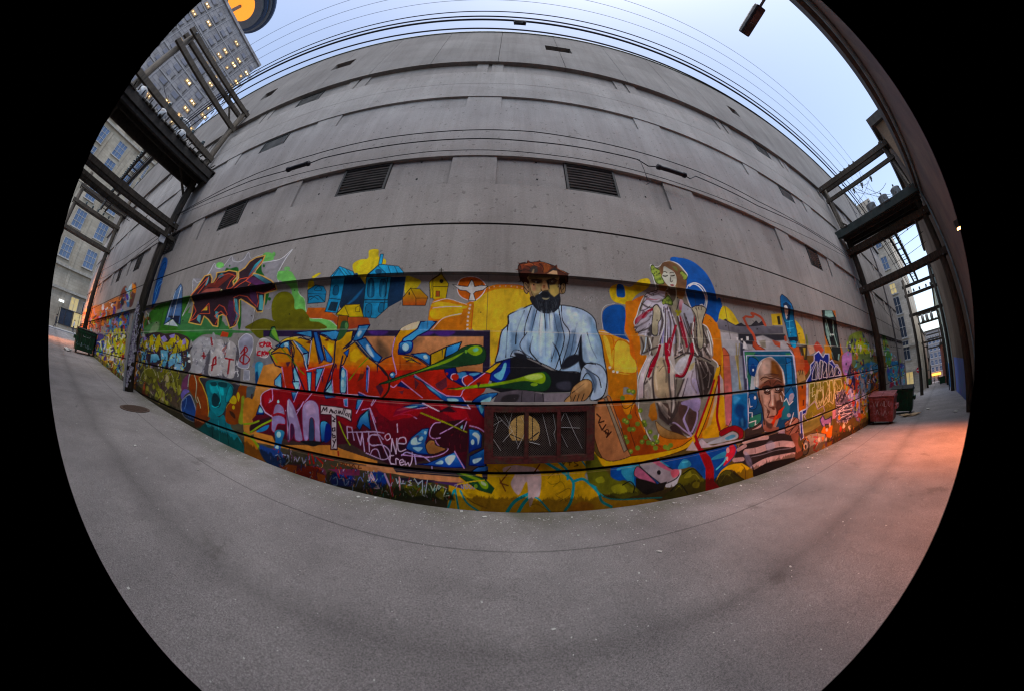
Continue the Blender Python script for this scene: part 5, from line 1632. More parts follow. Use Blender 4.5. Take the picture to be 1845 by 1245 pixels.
C s1.2 6c5858 1200,120 1204,160
C s1.2 6c5858 1290,95 1296,130
C s1.2 6c5858 1400,70 1404,105
C s1.2 6c5858 1290,205 1300,250
C s1.2 6c5858 1400,180 1410,220
C s2 6c6870 1170,196 1260,176 1380,140 1500,124
C s2.4 120c0c 1120,190 1180,280 1190,350
C f~2 8c90b0*.55 1110,150 1160,190 1180,290 1130,250
C f~2 9ca4c0*.5 1290,90 1340,60 1370,110 1310,150
C f~1 7c4c3c>946050 1500,20 1560,0 1560,90 1600,170 1535,210 1540,120
# right lettering
B F+1.4,c8c0d8 20223c 205,770 215,680 245,600 262,560 268,640 262,760
B F+1.4,c8c0d8 20223c 278,755 285,600 300,545 325,560 318,660 312,750
B F+1.4,c8c0d8 20223c 332,745 322,640 340,560 370,590 362,660 385,740
B F+1.4,c8c0d8 20223c 398,738 392,640 400,580 440,620 430,680 450,730
B F+1.4,c8c0d8 20223c 462,728 455,650 475,610 515,660 500,690 520,720
B F+1.4,d0c8a0 7c7628>5a5618 172,1060 178,810 235,800 232,850 210,860 208,960 240,930 245,1000 200,1080
B F+1.4,d0c8a0 7c7628>5a5618 258,1050 262,800 300,795 296,900 320,870 330,960 300,1060 285,1000
B F+1.4,d0c8a0 7c7628>5a5618 335,1040 330,792 372,785 400,900 392,1020 365,960
B F+1.4,d0c8a0 7c7628>5a5618 405,1010 402,780 440,775 455,900 440,1040
B F+1.4,d0c8a0 7c7628>5a5618 465,980 460,770 530,765 545,840 520,900 480,900
B F+1.4,a898c0 8c8430>6c6428 120,1180 160,1080 240,1010 270,1100 330,1060 350,1120 230,1180 150,1230
B F~1 b080b8 545,500 600,450 650,470 655,560 600,680 560,640
B s1.6 101014 320,0 340,200 400,380 470,540
B s1.4 a8c8bc 360,90 400,240 430,330
B s1.4 a8c8bc 440,120 450,250 490,400
B F~1 101014 395,150 430,140 440,220 400,230
B F~1 101014 400,290 450,300 440,350 410,340
# man again: softer brows, lighter shirt panels, wild hair ends
E F~2 7c6448*.55 300,360 460,360 460,400 300,400
E F~2 7c6448*.5 550,370 670,350 670,430 570,430
E S1.3 241c1a 300,372 360,358 440,372
E S1.3 241c1a 550,368 620,350 690,372
E d2.2 e0d8c8 372,398 610,392
E d1.4 100c0a 372,399 610,393
E F~1 5c2c1c 105,205 60,215 115,230
E F~1 5c2c1c 125,135 95,110 150,120
E F~1 5c2c1c 240,98 250,70 290,100
E F~1 5c2c1c 400,95 420,72 450,98
E F~1 4a241a 640,160 680,140 690,200
E F~1 4a241a 835,265 870,270 842,300
E F~1 2c1c18 145,370 110,390 155,400
E F~1 2c1c18 830,410 860,430 800,430
E s1.2 9c5c38 200,150 280,130 360,150
E s1.2 9c5c38 420,110 500,120 580,160
E s1.2 9c5c38 680,190 740,230 800,260
E s1.2 1c1210 140,230 220,220 300,240
E s1.2 1c1210 280,110 330,130 350,160
c f~5 b8cce0*.75 560,500 640,460 640,600 560,620
c f~5 b8cce0*.75 900,480 1060,500 1100,600 1040,640 960,580
c f~5 b0c8e0*.7 660,620 740,640 740,740 700,760
c f~5 b0c8e0*.7 760,620 860,620 830,780 770,800
c f~5 a8c4e0*.7 490,640 540,620 530,760 470,790
c f~5 b0c8e0*.7 1060,660 1150,660 1180,800 1120,820
# gown: soft volumes over the folds, face and ribbon redrawn crisp
8 f~5 b8a888*.45 370,260 470,180 520,380 520,560 420,580 370,460
8 f~5 c8c4c8*.5 600,240 700,140 760,200 740,340 640,380
8 f~5 b4aabc*.5 740,330 840,300 850,500 780,560 700,540
8 f~6 2c2220*.55 860,240 1000,260 1010,420 920,580 880,500
8 f~5 2a2020*.5 420,680 520,760 560,880 500,900 420,800
8 f~4 c0b4a4*.5 540,260 590,280 600,560 560,600
8 s5 8c1c2c 430,20 390,160 330,290 300,360
8 s5 8c1c2c 495,0 500,120 530,230 530,310
8 s5 8c1c2c 790,0 800,90 760,210 690,350 620,345
8 s1.4 3a1418 800,90 770,210 700,360 610,365
7 f~4 c8c0cc*.5 300,560 440,500 500,560 380,660 280,640
7 f~4 a098a4*.5 240,720 340,740 320,900 200,940 170,860
7 s5 8c2434 250,800 300,740 380,700
7 s5 8c2434 700,860 740,1000 770,1140
7 s5 8c2434 640,900 600,1040 560,1240
7 f+1.4,2a2428 b0a892>989078 372,760 372,690 415,655 458,720 460,820 432,870 425,1000 362,995 358,870
7 f+1.4,2a2428 b0a892>98907c 830,700 870,672 940,672 996,702 968,800 950,880 965,1000 955,1150 905,1150 890,1000 890,870 868,770
7 s1.2 2a2428 870,690 890,720
7 s1.2 2a2428 905,680 915,715
7 s1.2 2a2428 940,685 940,715
# house windows and roof lines
a S1.1 15303e 1110,345 1240,345
a S1.1 15303e 1065,505 1245,505
a S1.2 15303e 1105,360 1105,460
a S1.2 15303e 1205,365 1205,465
a S1.2 15303e 660,500 690,480 720,500 
a o1.2 15303e 690,430 720,400 745,430
a S1.1 15303e 640,455 780,460
a S1.1 15303e 900,270 940,318
a S1.1 15303e 930,275 965,315
a f~2 4aa8d0*.6 1100,470 1110,370 1120,370 1115,470
a f~2 4aa8d0*.6 1190,480 1200,400 1215,400 1210,480
a S1.2 15303e 810,540 860,545
# bald head cooler light side
A f~4 b8a498*.6 540,140 620,60 690,90 680,260 580,280 540,240
A f~4 b09a8c*.5 570,560 650,560 670,700 620,800 590,760
A f~3 c0a898*.6 690,500 728,500 725,680 700,700
#SPLIT
6 S3 8c2028 980,600 1000,460 1030,430 1030,520 980,540
6 S3 8c2028 1150,450 1250,470
6 S3 8c2028 1200,470 1180,640
6 S3 8c2028 860,420 900,420
6 S3 8c2028 880,380 880,450
6 S3 8c2028 970,200 985,290
6 s3 8c2028 1390,310 1370,520 
6 s2.4 8c2028 1340,390 1400,310 1420,360 1350,420 1330,480 1400,520 1450,460 1390,400
B S1.3 a8a098 200,660 250,560 250,780
B S1.3 a8a098 300,560 290,780
B S1.3 a8a098 320,550 330,720 370,640 370,760
B S1.3 a8a098 390,570 400,720 430,640 460,720 480,620 520,640
B S1.3 b0a880 180,800 180,1060 240,990 270,1080 320,980 340,1060 400,990
B S1.3 b0a880 230,900 180,920
B S1.3 b0a880 280,800 260,1000
B S1.3 b0a880 330,880 280,890 320,850
B S1.3 b0a880 400,800 350,1000 420,900 430,1020
B S1.3 b0a880 460,780 500,860 460,940
B S1.5 1c1824 470,920 490,1010 530,940 540,1020 570,920
B S1.5 1c1824 480,1070 600,1030
B S1.5 1c1824 490,1100 640,1080 520,1150 650,1120
B S1.5 1c1824 500,1180 660,1150 540,1220 640,1200
B S1.5 c0b8c8 480,1060 600,1050 500,1130 660,1090
B S1.5 c0b8c8 500,1160 640,1140 520,1200
'''
NC = 1700
TX = np.tan(np.linspace(math.atan(-10.9), math.atan(9.9), NC))
YL, YU = 3.70, 3.60
def groove(t, Y, h=.0042, dp=.03): return [(t-h, Y), (t-h+.0004, Y+dp), (t+h-.0004, Y+dp), (t+h, Y)]
rows = []
def seg(a, b, Y, step=.0026):
    k = max(2, int((b-a)/step)); return [(t, Y) for t in np.linspace(a, b, k)]
rows += seg(-.86, -.302, YL) + groove(-.295, YL) + seg(-.288, -.033, YL) + groove(-.026, YL) + seg(-.019, .4972, YL)
rows += [(.5111, YU)] + seg(.5125, .761, YU) + groove(.768, YU) + seg(.775, 1.036, YU)
TZ = np.array([r[0] for r in rows]); YR = np.array([r[1] for r in rows]); NR = len(rows)
TXg, TZg = np.meshgrid(TX, TZ)
def proj_arr(X, Z, Y=1.0):
    D = np.stack([X, Z, np.full_like(X, Y)], -1); D /= np.linalg.norm(D, axis=-1, keepdims=True); v = D @ RM
    th = np.arccos(np.clip(v[...,2], -1, 1)); s = th/F1
    for _ in range(12): s = s-(F1*s+F3*s**3-th)/(F1+3*F3*s*s)
    k = np.hypot(v[...,0], v[...,1])+1e-12
    return CX+1000*s*v[...,0]/k, CY-1000*s*v[...,1]/k
PX, PY = proj_arr(TXg, TZg)
def cbox(P, pad):
    Q = []
    for a, b in zip(P, np.roll(P, -1, 0)):
        for t in (0, .33, .66): Q.append(a*(1-t)+b*t)
    tx, tz = [], []
    for q in Q:
        for ox, oy in ((-pad,-pad),(pad,pad),(-pad,pad),(pad,-pad)):
            d = ray(q[0]+ox, q[1]+oy)
            if d[1] < .03: tx.append(math.copysign(30, d[0])); tz.append(-1. if d[2] < 0 else 1.5); continue
            tx.append(d[0]/d[1]); tz.append(d[2]/d[1])
    c0, c1 = np.searchsorted(TX, min(tx))-2, np.searchsorted(TX, max(tx))+3; r0, r1 = np.searchsorted(TZ, min(tz))-2, np.searchsorted(TZ, max(tz))+3
    c0, r0 = max(c0,0), max(r0,0); c1, r1 = min(c1,NC), min(r1,NR)
    return None if c1 <= c0 or r1 <= r0 else (slice(r0,r1), slice(c0,c1))
IMG = np.zeros((NR, NC, 3))+.45
cv = Canvas(PX, PY, IMG, cbox)
def scribble(k, pts, n, pal, w=(1.,2.4), ln=(4,14), tilt=0., al=.9, blob=0.):
    X0, Y0, S = CR[k]; P = np.array([(X0+x/S, Y0+y/S) for x, y in pts]); lo, hi = P.min(0), P.max(0); c = 0; R = np.random.default_rng(int(P.sum())%9999)
    while c < n:
        q = R.uniform(lo, hi)
        if not inside(q[:1], q[1:], P)[0]: continue
        c += 1; col = hexc(pal[R.integers(len(pal))]); L = R.uniform(*ln); a = math.pi/2+tilt+R.normal()*.5
        if R.random() < blob:
            rx, ry = L*.22, L*.5; t = np.arange(7)*2*np.pi/7; rr = R.uniform(.6, 1.2, 7)
            cv.fill(smooth(q+np.stack([rx*rr*np.cos(t), ry*rr*np.sin(t)], 1), True, 3), col, None, 1., al)
        else:
            p = [q]
            for _ in range(3): a += R.normal()*.9; p.append(p[-1]+np.array([math.cos(a)*.5, math.sin(a)])*L/3)
            cv.stroke(smooth(np.array(p), False, 4), R.uniform(*w), col, False, al)
P_L = '8c4a28 b0b030 3a6ea0 3c2c78 a02c24 c8c8d0 5a8f3c 1c1c28 c87830 5aa0b8 a080a8'.split()
PRE, POST = MURAL.split('#SPLIT')
run(PRE, cv)
scribble('D', [(110,560),(270,400),(430,320),(560,200),(590,230),(530,470),(440,1150),(230,1010),(150,900),(110,640)], 240, P_L, blob=.35, ln=(5,18), tilt=.15)
scribble('D', [(140,850),(280,700),(480,650),(470,1100),(400,1130),(160,950)], 90, 'c0b838 a8a828 e0e0c0 2c2c40'.split(), ln=(6,20), tilt=.15)
scribble('D', [(10,560),(90,420),(110,640),(0,650)], 30, 'b05030 c87850 802818 d0a070'.split(), blob=.4)
scribble('D', [(560,470),(680,440),(820,420),(700,680),(640,900),(640,1240),(540,1240),(545,900)], 90, 'c8a048 8c5a28 4c3028 c8c8c0 5a3860 6a8c9c a86838 3c5c9c'.split(), ln=(5,16), blob=.3, tilt=.1)
scribble('6', [(60,140),(700,200),(640,640),(70,540)], 110, 'c8bc34 8a7cb4 6fb0c8 1c1430 302050 d8d8e0 9c9020'.split(), w=(.8,1.8), ln=(5,14))
scribble('6', [(50,640),(600,640),(600,1060),(420,1020),(200,900),(30,850)], 100, '7a7a28 383018 5c5c1c a8a080 6a4028 4a2c50 8c8c3c'.split(), w=(.8,2), ln=(6,18), blob=.25)
scribble('6', [(720,200),(1280,180),(1300,640),(900,660),(740,500)], 90, 'c8c8cc 8c8c94 70707c b4b0b4 9c98a0'.split(), w=(.8,2), ln=(5,12))
scribble('B', [(600,340),(960,300),(990,640),(960,1020),(820,1180),(700,1230),(600,1060),(560,700)], 200, '9cb030 586c40 2c6ca0 28204c a878b0 c0b8c8 a03028 1c2430 5ca0b8 b06c2c'.split(), w=(.8,2), ln=(4,14), blob=.3, tilt=-.15)
scribble('B', [(990,300),(1080,420),(1240,590),(1250,840),(1080,850)], 80, '7cb050 2c7cb0 5cb0c8 4c4c9c a8a030 9c2c3c c8c8d0'.split(), w=(.8,2), ln=(4,12), blob=.3, tilt=-.15)
scribble('B', [(600,640),(960,660),(960,900),(760,1180),(620,1060)], 60, 'a03028 c8b8c8 28204c c87828 5c7c98'.split(), w=(.8,2), ln=(6,16), blob=.3)
scribble('B', [(465,900),(600,900),(660,1040),(670,1180),(590,1240),(480,1240)], 110, '1c1824 d0c8d8 8c84a0'.split(), w=(.6,1.3), ln=(4,9))
scribble('B', [(170,800),(540,750),(560,1000),(420,1110),(110,1230)], 40, '8c8430 c0b898 4c4818'.split(), w=(.6,1.2), ln=(6,14), al=.7)
run(POST, cv)
scribble('3', [(180,580),(500,620),(1660,880),(1660,1140),(1100,1080),(440,850)], 130, '7088b8 2c4c90 8c2c24 a890b0 c88850 241c30 5c3060'.split(), w=(.6,1.5), ln=(4,11))
scribble('4', [(0,880),(700,980),(1060,1060),(1060,1240),(0,1230)], 110, '98a8b0 3c5c34 8c8c30 241c20 8c3028 a898b8 3c7c84'.split(), w=(.6,1.5), ln=(4,10))
scribble('4', [(0,100),(1200,120),(1200,600),(600,560),(0,640)], 60, '4c0c18 9c2430 641424'.split(), w=(.8,2.4), ln=(4,12), al=.35)
scribble('7', [(180,560),(1060,560),(1080,1240),(240,1240)], 20, 'c8c4cc 2a2428 8c8078 a89cb0'.split(), w=(.6,1.3), ln=(6,14), al=.55)
scribble('8', [(220,60),(1020,120),(900,560),(560,900),(240,600)], 20, 'c8beb4 3a302c 8c7c70 a898a8'.split(), w=(.6,1.4), ln=(8,18), al=.5)
scribble('e', [(830,760),(1350,500),(1350,700),(1000,880),(840,900)], 90, '8c6c30 c8b8a8 a03828 5c5c28 7c5c8c c87828 2c2430'.split(), w=(.6,1.5), ln=(4,12), blob=.25)
scribble('E', [(380,660),(700,640),(650,820),(470,840)], 60, '0e1014 34383e'.split(), w=(.5,1.), ln=(3,7))
# the clean band edges left along the wall joints
def wallline(t, col, w, al=.8, x0=-9., x1=8.5):
    xs = np.tan(np.linspace(math.atan(x0), math.atan(x1), 90)); a, b = proj_arr(xs, np.full_like(xs, t)); P = np.stack([a, b], 1)
    for i in range(0, 89, 6): cv.stroke(P[i:i+7], w*rng.uniform(.5,1.2), hexc(col), False, al*rng.uniform(.5,1), .9)
wallline(.2545, 'c8c4bc', 1.1); wallline(-.0385, 'b8a898', .9, .7); wallline(-.307, 'c0a080', .9, .7); wallline(.115, 'c8b8a8', .6, .35)
for t, h, k in ((-.295,.0048,.2), (-.026,.0048,.2), (.768,.005,.3), (.504,.0078,.6)):  # grooves and ledge underside darkened: dirt plus self-shadow painted into the colour
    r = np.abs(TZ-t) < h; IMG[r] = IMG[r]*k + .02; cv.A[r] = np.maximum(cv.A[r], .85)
# bolt holes and panel joints in the recessed band
for k in range(-8, 8):
    for dx in (-.40,-.25,.09+.0,.66-.25):
        for tz in (.455,.33):
            x = -.155+1.284*k+dx; a, b = proj_arr(np.array([x]), np.array([tz])); cv.fill(np.array([(a[0]+1.1*math.cos(t), b[0]+1.1*math.sin(t)) for t in np.arange(8)*.785]), hexc('181412'), None, .7, .9)
    for dx in (-.125,.115):
        x = -.155+1.284*k+dx
        if abs(x) < 7: a, b = proj_arr(np.array([x,x]), np.array([.258,.495])); cv.stroke(np.stack([a,b],1), 1.0, hexc('3c3432'), False, .6)
# low-frequency unevenness of spray paint
def lf(nr, nc, s):
    a = rng.normal(size=(nr//s+3, nc//s+3)); ri = np.arange(nr)/s; ci = np.arange(nc)/s; r0 = ri.astype(int); c0 = ci.astype(int); fr = (ri-r0)[:,None]; fc = (ci-c0)[None]
    return (a[r0][:,c0]*(1-fr)+a[r0+1][:,c0]*fr)*(1-fc)+(a[r0][:,c0+1]*(1-fr)+a[r0+1][:,c0+1]*fr)*fc
U = 1+.045*lf(NR,NC,5)+.05*lf(NR,NC,14)+.03*lf(NR,NC,40)
IMG *= np.clip(U, .75, 1.25)[...,None]
lin = np.where(IMG > .04045, ((np.clip(IMG,0,1)+.055)/1.055)**2.4, IMG/12.92)
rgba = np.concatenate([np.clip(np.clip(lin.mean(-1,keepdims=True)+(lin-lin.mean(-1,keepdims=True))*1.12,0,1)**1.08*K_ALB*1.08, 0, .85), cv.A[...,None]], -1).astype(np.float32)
# mesh
WX0, WX1, WZ0, WZ1 = -.026, .370, -.246, -.041      # basement window opening (ratios)
keep = np.ones((NR-1, NC-1), bool); cx = (TX[:-1]+TX[1:])/2; cz = (TZ[:-1]+TZ[1:])/2
keep[np.ix_((cz > WZ0) & (cz < WZ1), (cx > WX0) & (cx < WX1))] = False
Vx = TXg*YR[:,None]; Vy = np.repeat(YR[:,None], NC, 1); Vz = TZg*YR[:,None]+EYE
ii, jj = np.nonzero(keep); a = ii*NC+jj; F = np.stack([a, a+1, a+NC+1, a+NC], 1).astype(np.int32)
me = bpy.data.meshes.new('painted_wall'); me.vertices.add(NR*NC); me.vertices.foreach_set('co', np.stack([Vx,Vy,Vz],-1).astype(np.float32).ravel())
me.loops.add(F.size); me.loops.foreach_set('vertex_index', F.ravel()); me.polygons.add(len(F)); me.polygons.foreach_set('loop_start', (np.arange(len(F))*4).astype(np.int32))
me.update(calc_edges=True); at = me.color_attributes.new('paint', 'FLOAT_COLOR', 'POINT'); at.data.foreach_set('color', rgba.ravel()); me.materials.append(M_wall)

# =====================================================================
# the grey concrete building that carries the mural
bld = empty('concrete_building', 'long grey precast concrete building with louvred vents and a bright mural along its foot', 'building', (0, 3.6, 0))
pw = bpy.data.objects.new('painted_wall', me); SC.collection.objects.link(pw); pw.parent = bld; pw.matrix_parent_inverse = Matrix.Translation((0,-3.6,0)); pw['label'] = 'lower wall covered end to end in a painted mural'
XA, XB = -10.9*YU, 9.9*YU
def P(k, off=0): return (-.155+1.284*k+off)
w = MB()
w.box(XA, XB, 5.0, 22, -4, 16.6)                                                # mass behind
def band(z0, z1, y, xs=None, gaps=()):
    xs = [XA]+sorted(xs or [])+[XB]
    for a, b in zip(xs, xs[1:]):
        a2 = a+.008 if a != XA else a; b2 = b-.008 if b != XB else b; segs = [(a2, b2)]
        for g0, g1 in gaps:
            ns = []
            for s0, s1 in segs:
                if g1 <= s0 or g0 >= s1: ns.append((s0, s1)); continue
                if g0 > s0: ns.append((s0, g0))
                if g1 < s1: ns.append((g1, s1))
            segs = ns
        for s0, s1 in segs: w.box(s0, s1, y, 5.0, z0, z1)
E_ = EYE
zA = 1.036*YU+E_
sv = [(-4.72,-4.42),(-3.47,-3.15),(-2.20,-1.89),(-.955,-.63),(.34,.65),(2.91,3.22),(-5.95,-5.7)]
rv = [(-2.19,-1.86),(2.91,3.2)]; qv = [(-2.13,-1.83),(2.93,3.2)]
pv = [(-3.46,-3.2),(-2.18,-1.89),(.41,.71),(3.09,3.28)]
YS = 3.68
band(zA, 1.282*YU+E_, YS, gaps=[(a*YS, b*YS) for a, b in sv])                                   # recessed vent band
for k in range(-8, 8):
    x = P(k)*3.63; w.box(x-.45, x+.45, 3.625, 3.679, zA+.001, 1.282*YU+E_-.001)                       # flush pilaster panels
# seam of patched mortar under the vent band
band(1.282*YU+E_+.0005, 1.77*YU+E_, YU)
band(1.77*YU+E_+.001, 1.845*3.68+E_, YU+.004)
band(1.845*3.68+E_+.0015, 2.072*YU+E_, 3.665, gaps=[(a*3.69, b*3.69) for a, b in rv])
for k in range(-8, 8):
    x = P(k)*3.63; w.box(x-.45, x+.45, 3.62, 3.664, 1.845*3.68+E_+.003, 2.072*YU+E_-.001)
band(2.0725*YU+E_, 2.331*YU+E_, YU-.005); band(2.331*YU+E_, 2.337*YU+E_, YU+.03); band(2.337*YU+E_, 2.62*YU+E_, YU-.002)
w.build('upper_wall', M_conc, bld); w = MB()
zq0, zq1 = 2.62*YU+E_+.001, 2.943*3.55+E_
band(zq0, zq1, 3.72, gaps=[(a*3.80, b*3.80) for a, b in qv])
for k in range(-8, 8):
    x = P(k)*3.7
    for d in (-.45, .05): w.box(x+d, x+d+.38, 3.67, 3.719, zq0+.001, zq1-.001)
for k in range(-17, 17): pass
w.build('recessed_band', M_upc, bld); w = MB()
pj = [(-.75+.655*k)*3.55 for k in range(-13, 14)]
zp = [zq1+.0005, 3.545*3.55+E_, 3.755*3.55+E_, 4.30*3.55+E_]
band(zp[0], zp[1], 3.55, pj); band(zp[1]+.0004, zp[2], 3.55, pj, [(a*3.55, b*3.55) for a, b in pv]); band(zp[2]+.0004, zp[3], 3.55, pj)
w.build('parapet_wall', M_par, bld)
fl = MB().box(XA-.05, XB+.05, 3.50, 4.9, zp[3]+.001, zp[3]+.07).build('roof_flashing', M_flash, bld)
h = MB()
for t0, sp_, Y, dz in ((1.235,.28,YS,0),(1.09,.28,YS,0),(2.03,.2,3.69,0),(1.9,.2,3.69,0)):
    for k in range(-30, 30):
        x = (-.155+1.284*(k/4.)+.02)*Y
        if abs(((k % 4)-0)) < 1: continue
        if any(a*Y-.1 < x < b*Y+.1 for a, b in (sv if Y == YS else rv)): continue
        h.lathe((x, Y, t0*Y+E_), [(.001,0)]) if False else h.box(x-.02, x+.02, Y-.004, Y+.01, t0*Y+E_-.02, t0*Y+E_+.02)
h.build('tie_hole', M_dark, bld)['kind'] = 'stuff'
def vent(x0, x1, z0, z1, y, n=9):
    f = MB(); e = .05
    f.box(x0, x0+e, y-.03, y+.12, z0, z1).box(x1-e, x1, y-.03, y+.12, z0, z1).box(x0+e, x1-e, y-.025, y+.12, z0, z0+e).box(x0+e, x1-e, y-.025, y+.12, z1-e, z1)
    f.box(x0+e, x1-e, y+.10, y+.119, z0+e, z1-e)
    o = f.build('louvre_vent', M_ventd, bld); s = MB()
    for i in range(n):
        z = z0+e+(z1-z0-2*e)*(i+.5)/n; Mx = Matrix.Translation((0,y+.03,z)) @ Matrix.Rotation(math.radians(32), 4, 'X')
        s.box(x0+e, x1-e, -.05, .05, -.011, .011, Mx)
    c = s.build('louvre_blades', M_vent); c.parent = o; c.matrix_parent_inverse = Matrix.Translation((0,-3.6,0)) if False else c.matrix_parent_inverse
    return o
def reparent(c, o, base):     # world-space mesh under a child of an empty at base
    c.parent = o; c.matrix_parent_inverse = Matrix.Translation(-Vector(base))
for a, b in sv:
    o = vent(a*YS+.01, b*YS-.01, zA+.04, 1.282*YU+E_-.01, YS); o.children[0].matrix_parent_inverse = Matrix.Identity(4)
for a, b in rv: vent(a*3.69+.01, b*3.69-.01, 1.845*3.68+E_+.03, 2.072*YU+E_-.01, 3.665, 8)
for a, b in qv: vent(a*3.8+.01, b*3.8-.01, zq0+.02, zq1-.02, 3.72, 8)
for a, b in pv:
    MB().box(a*3.55, b*3.55, 4.2, 4.25, zp[1], zp[2]).build('parapet_opening', M_rust, bld)
# basement window
wx0, wx1, wz0, wz1 = WX0*YL, WX1*YL, WZ0*YL+E_, WZ1*YL+E_
f = MB(); e = .075; y0, y1 = 3.60, 3.71
f.box(wx0-.05, wx0+e, y0, y1, wz0-.02, wz1+.02).box(wx1-e, wx1+.05, y0, y1, wz0-.02, wz1+.02)
f.box(wx0+e, wx1-e, y0+.003, y1, wz0-.02, wz0+e).box(wx0+e, wx1-e, y0+.003, y1, wz1-e+.02, wz1+.02)
ww = wx1-wx0
for q in (.36, .67): f.box(wx0+ww*q-.028, wx0+ww*q+.028, y0-.004, y1, wz0+e, wz1-e+.02)
win = f.build('basement_window', M_rust, bld); win['label'] = 'caged basement window in a rusty dark red frame'
c = MB(); c.box(wx0-.04, wx1+.04, 4.25, 4.3, wz0-.05, wz1+.05).box(wx0-.09, wx0-.04, 3.712, 4.25, wz0-.05, wz1+.05).box(wx1+.04, wx1+.09, 3.712, 4.25, wz0-.05, wz1+.05).box(wx0-.09, wx1+.09, 3.712, 4.25, wz1+.05, wz1+.1).box(wx0-.09, wx1+.09, 3.712, 4.25, wz0-.1, wz0-.05)
cc = c.build('window_recess', M_dark); cc.parent = win
ms = MB(); s = .034; W_, H_ = ww-2*e, wz1-wz0-2*e+.02
for sg in (1, -1):
    k = -H_
    while k < W_:
        a0 = max(k, 0); a1 = min(k+H_, W_)
        if a1-a0 > .01:
            za, zb = (a0-k, a1-k) if sg > 0 else (H_-(a0-k), H_-(a1-k))
            ms.beam((wx0+e+a0, 3.64+.004*sg, wz0+e+za), (wx0+e+a1, 3.64+.004*sg, wz0+e+zb), .0032, .0032)
        k += s
o = ms.build('wire_mesh', mat('mesh_wire', (.20,.15,.14), rough=.5, bump=0)); o.parent = win
gp = MB(); cx_, cz_ = atY(945, 775, 3.95).x, atY(945, 775, 3.95).z; r = .235
pts = [(cx_+r*math.cos(t), 3.98, cz_+r*math.sin(t)) for t in np.linspace(math.radians(-40), math.radians(220), 22)]
gp.poly(pts, .03); o = gp.build('lit_arch', mat('lit_amber_glass', (.40,.25,.08), (.12,.05,.02), scale=14, bump=0, emit=(.85,.5,.14), es=.10)); o.parent = win
lb = MB()
for q in (-.12, 0, .12): lb.box(cx_+q-.006, cx_+q+.006, 3.93, 3.945, cz_-.17, cz_+.22)
lb.beam((cx_-.22,3.925,cz_-.05),(cx_+.05,3.925,cz_-.17),.015).beam((cx_+.22,3.925,cz_-.02),(cx_+.02,3.925,cz_-.17),.015)
o = lb.build('arch_bars', M_dark); o.parent = win
sc_ = MB()
def hstr(pts, r=.011, y=3.632):
    for p, q in zip(pts, pts[1:]): sc_.beam(atY(820+p[0]/4.193, 700+p[1]/4.193, y), atY(820+q[0]/4.193, 700+q[1]/4.193, y), r*2, .003)
for p in ([(355,235),(240,305),(345,465)],[(300,180),(330,250),(300,330)],[(370,190),(430,310),(480,440)],[(430,180),(400,300)],[(500,210),(545,300),(500,390),(470,450)],[(660,190),(720,430)],[(740,190),(760,300),(745,340),(775,440)],[(825,180),(780,290),(940,295)],[(835,180),(900,330),(960,450)],[(780,300),(850,440)],[(560,400),(640,420)],[(330,210),(430,320),(360,400)]): hstr(p)
o = sc_.build('scratched_letters', M_white); o.parent = win
MB().box(wx0-.1, wx1+.12, 3.665, 3.70, wz1+.045, wz1+.085).build('window_lintel', mat('worn_ledge', (.42,.38,.35), rough=.8), bld)
# corner drain pipe and the lit sodium stain stay light, not paint
dp = MB().tube([(XB-6.3,3.54,gz(30)),(XB-6.3,3.54,15.6)], .07, 8).build('drain_pipe', mat('grey_pipe', (.2,.19,.2)), bld)

# =====================================================================
# buildings with punched windows
def windows(bldg, plane, c, ws, hh, base, glass, trim=M_frame, d=1, sill=True, mull=(1,2)):
    """plane 'x': facade at x=c facing sign d; ws = list of (u0,u1,z0,z1)"""
    for (u0, u1, z0, z1, *g) in ws:
        gm = g[0] if g else glass; f = MB(); e = .09
        def bx(B, a0,a1,b0,b1,t0,t1):
            if plane == 'x': B.box(min(c+d*t0,c+d*t1), max(c+d*t0,c+d*t1), a0, a1, b0, b1)
            else: B.box(a0, a1, min(c+d*t0,c+d*t1), max(c+d*t0,c+d*t1), b0, b1)
        bx(f,u0,u0+e,z0,z1,.002,.12); bx(f,u1-e,u1,z0,z1,.002,.12); bx(f,u0+e,u1-e,z1-e,z1,.002,.12); bx(f,u0+e,u1-e,z0,z0+e,.002,.12)
        for i in range(1, mull[0]+1): q = u0+(u1-u0)*i/(mull[0]+1); bx(f,q-.035,q+.035,z0+e,z1-e,.004,.10)
        for i in range(1, mull[1]): q = z0+(z1-z0)*i/mull[1]; bx(f,u0+e,u1-e,q-.035,q+.035,.006,.09)
        if sill: bx(f,u0-.12,u1+.12,z0-.12,z0-.002,.002,.25)
        o = f.build('window', trim, bldg); p = MB(); bx(p,u0+e-.01,u1-e+.01,z0+e-.01,z1-e+.01,.003,.03)
        q = p.build('pane', gm); q.parent = o
def xz(px, py, X): v = atX(px, py, X); return v.y, v.z

# --- far left: cream stone building across the street
XL = -62.
cb_ = empty('stone_office_building', 'tall cream stone building across the street at the left end of the alley', 'building', (XL-8, 0, 0))
b = MB(); b.box(XL-16, XL, -34, 9.6, gz(XL)-1, 41.5); b.build('wall', M_cream, cb_)
for z in (8.3, 11.4, 33.5, 41.2): MB().box(XL+.003, XL+.45, -34, 9.8, z, z+.35).build('cornice', mat('cream_trim', (.38,.35,.30)), cb_)
for y in (-20,-12,-4,1.2,6.5): MB().box(XL+.004, XL+.12, y, y+.5, 3.0, 33).build('pilaster', M_cream, cb_)
ws = []
for z in (12.6, 17.2, 21.8, 26.4, 30.0, 34.6):
    for y in (3.2, -1.6, -6.4, -11.2): ws.append((y, y+2.1, z, z+2.8))
    ws.append((6.0, 6.8, z, z+2.8))
windows(cb_, 'x', XL, ws, 0, 0, M_glassb, mull=(2,3))
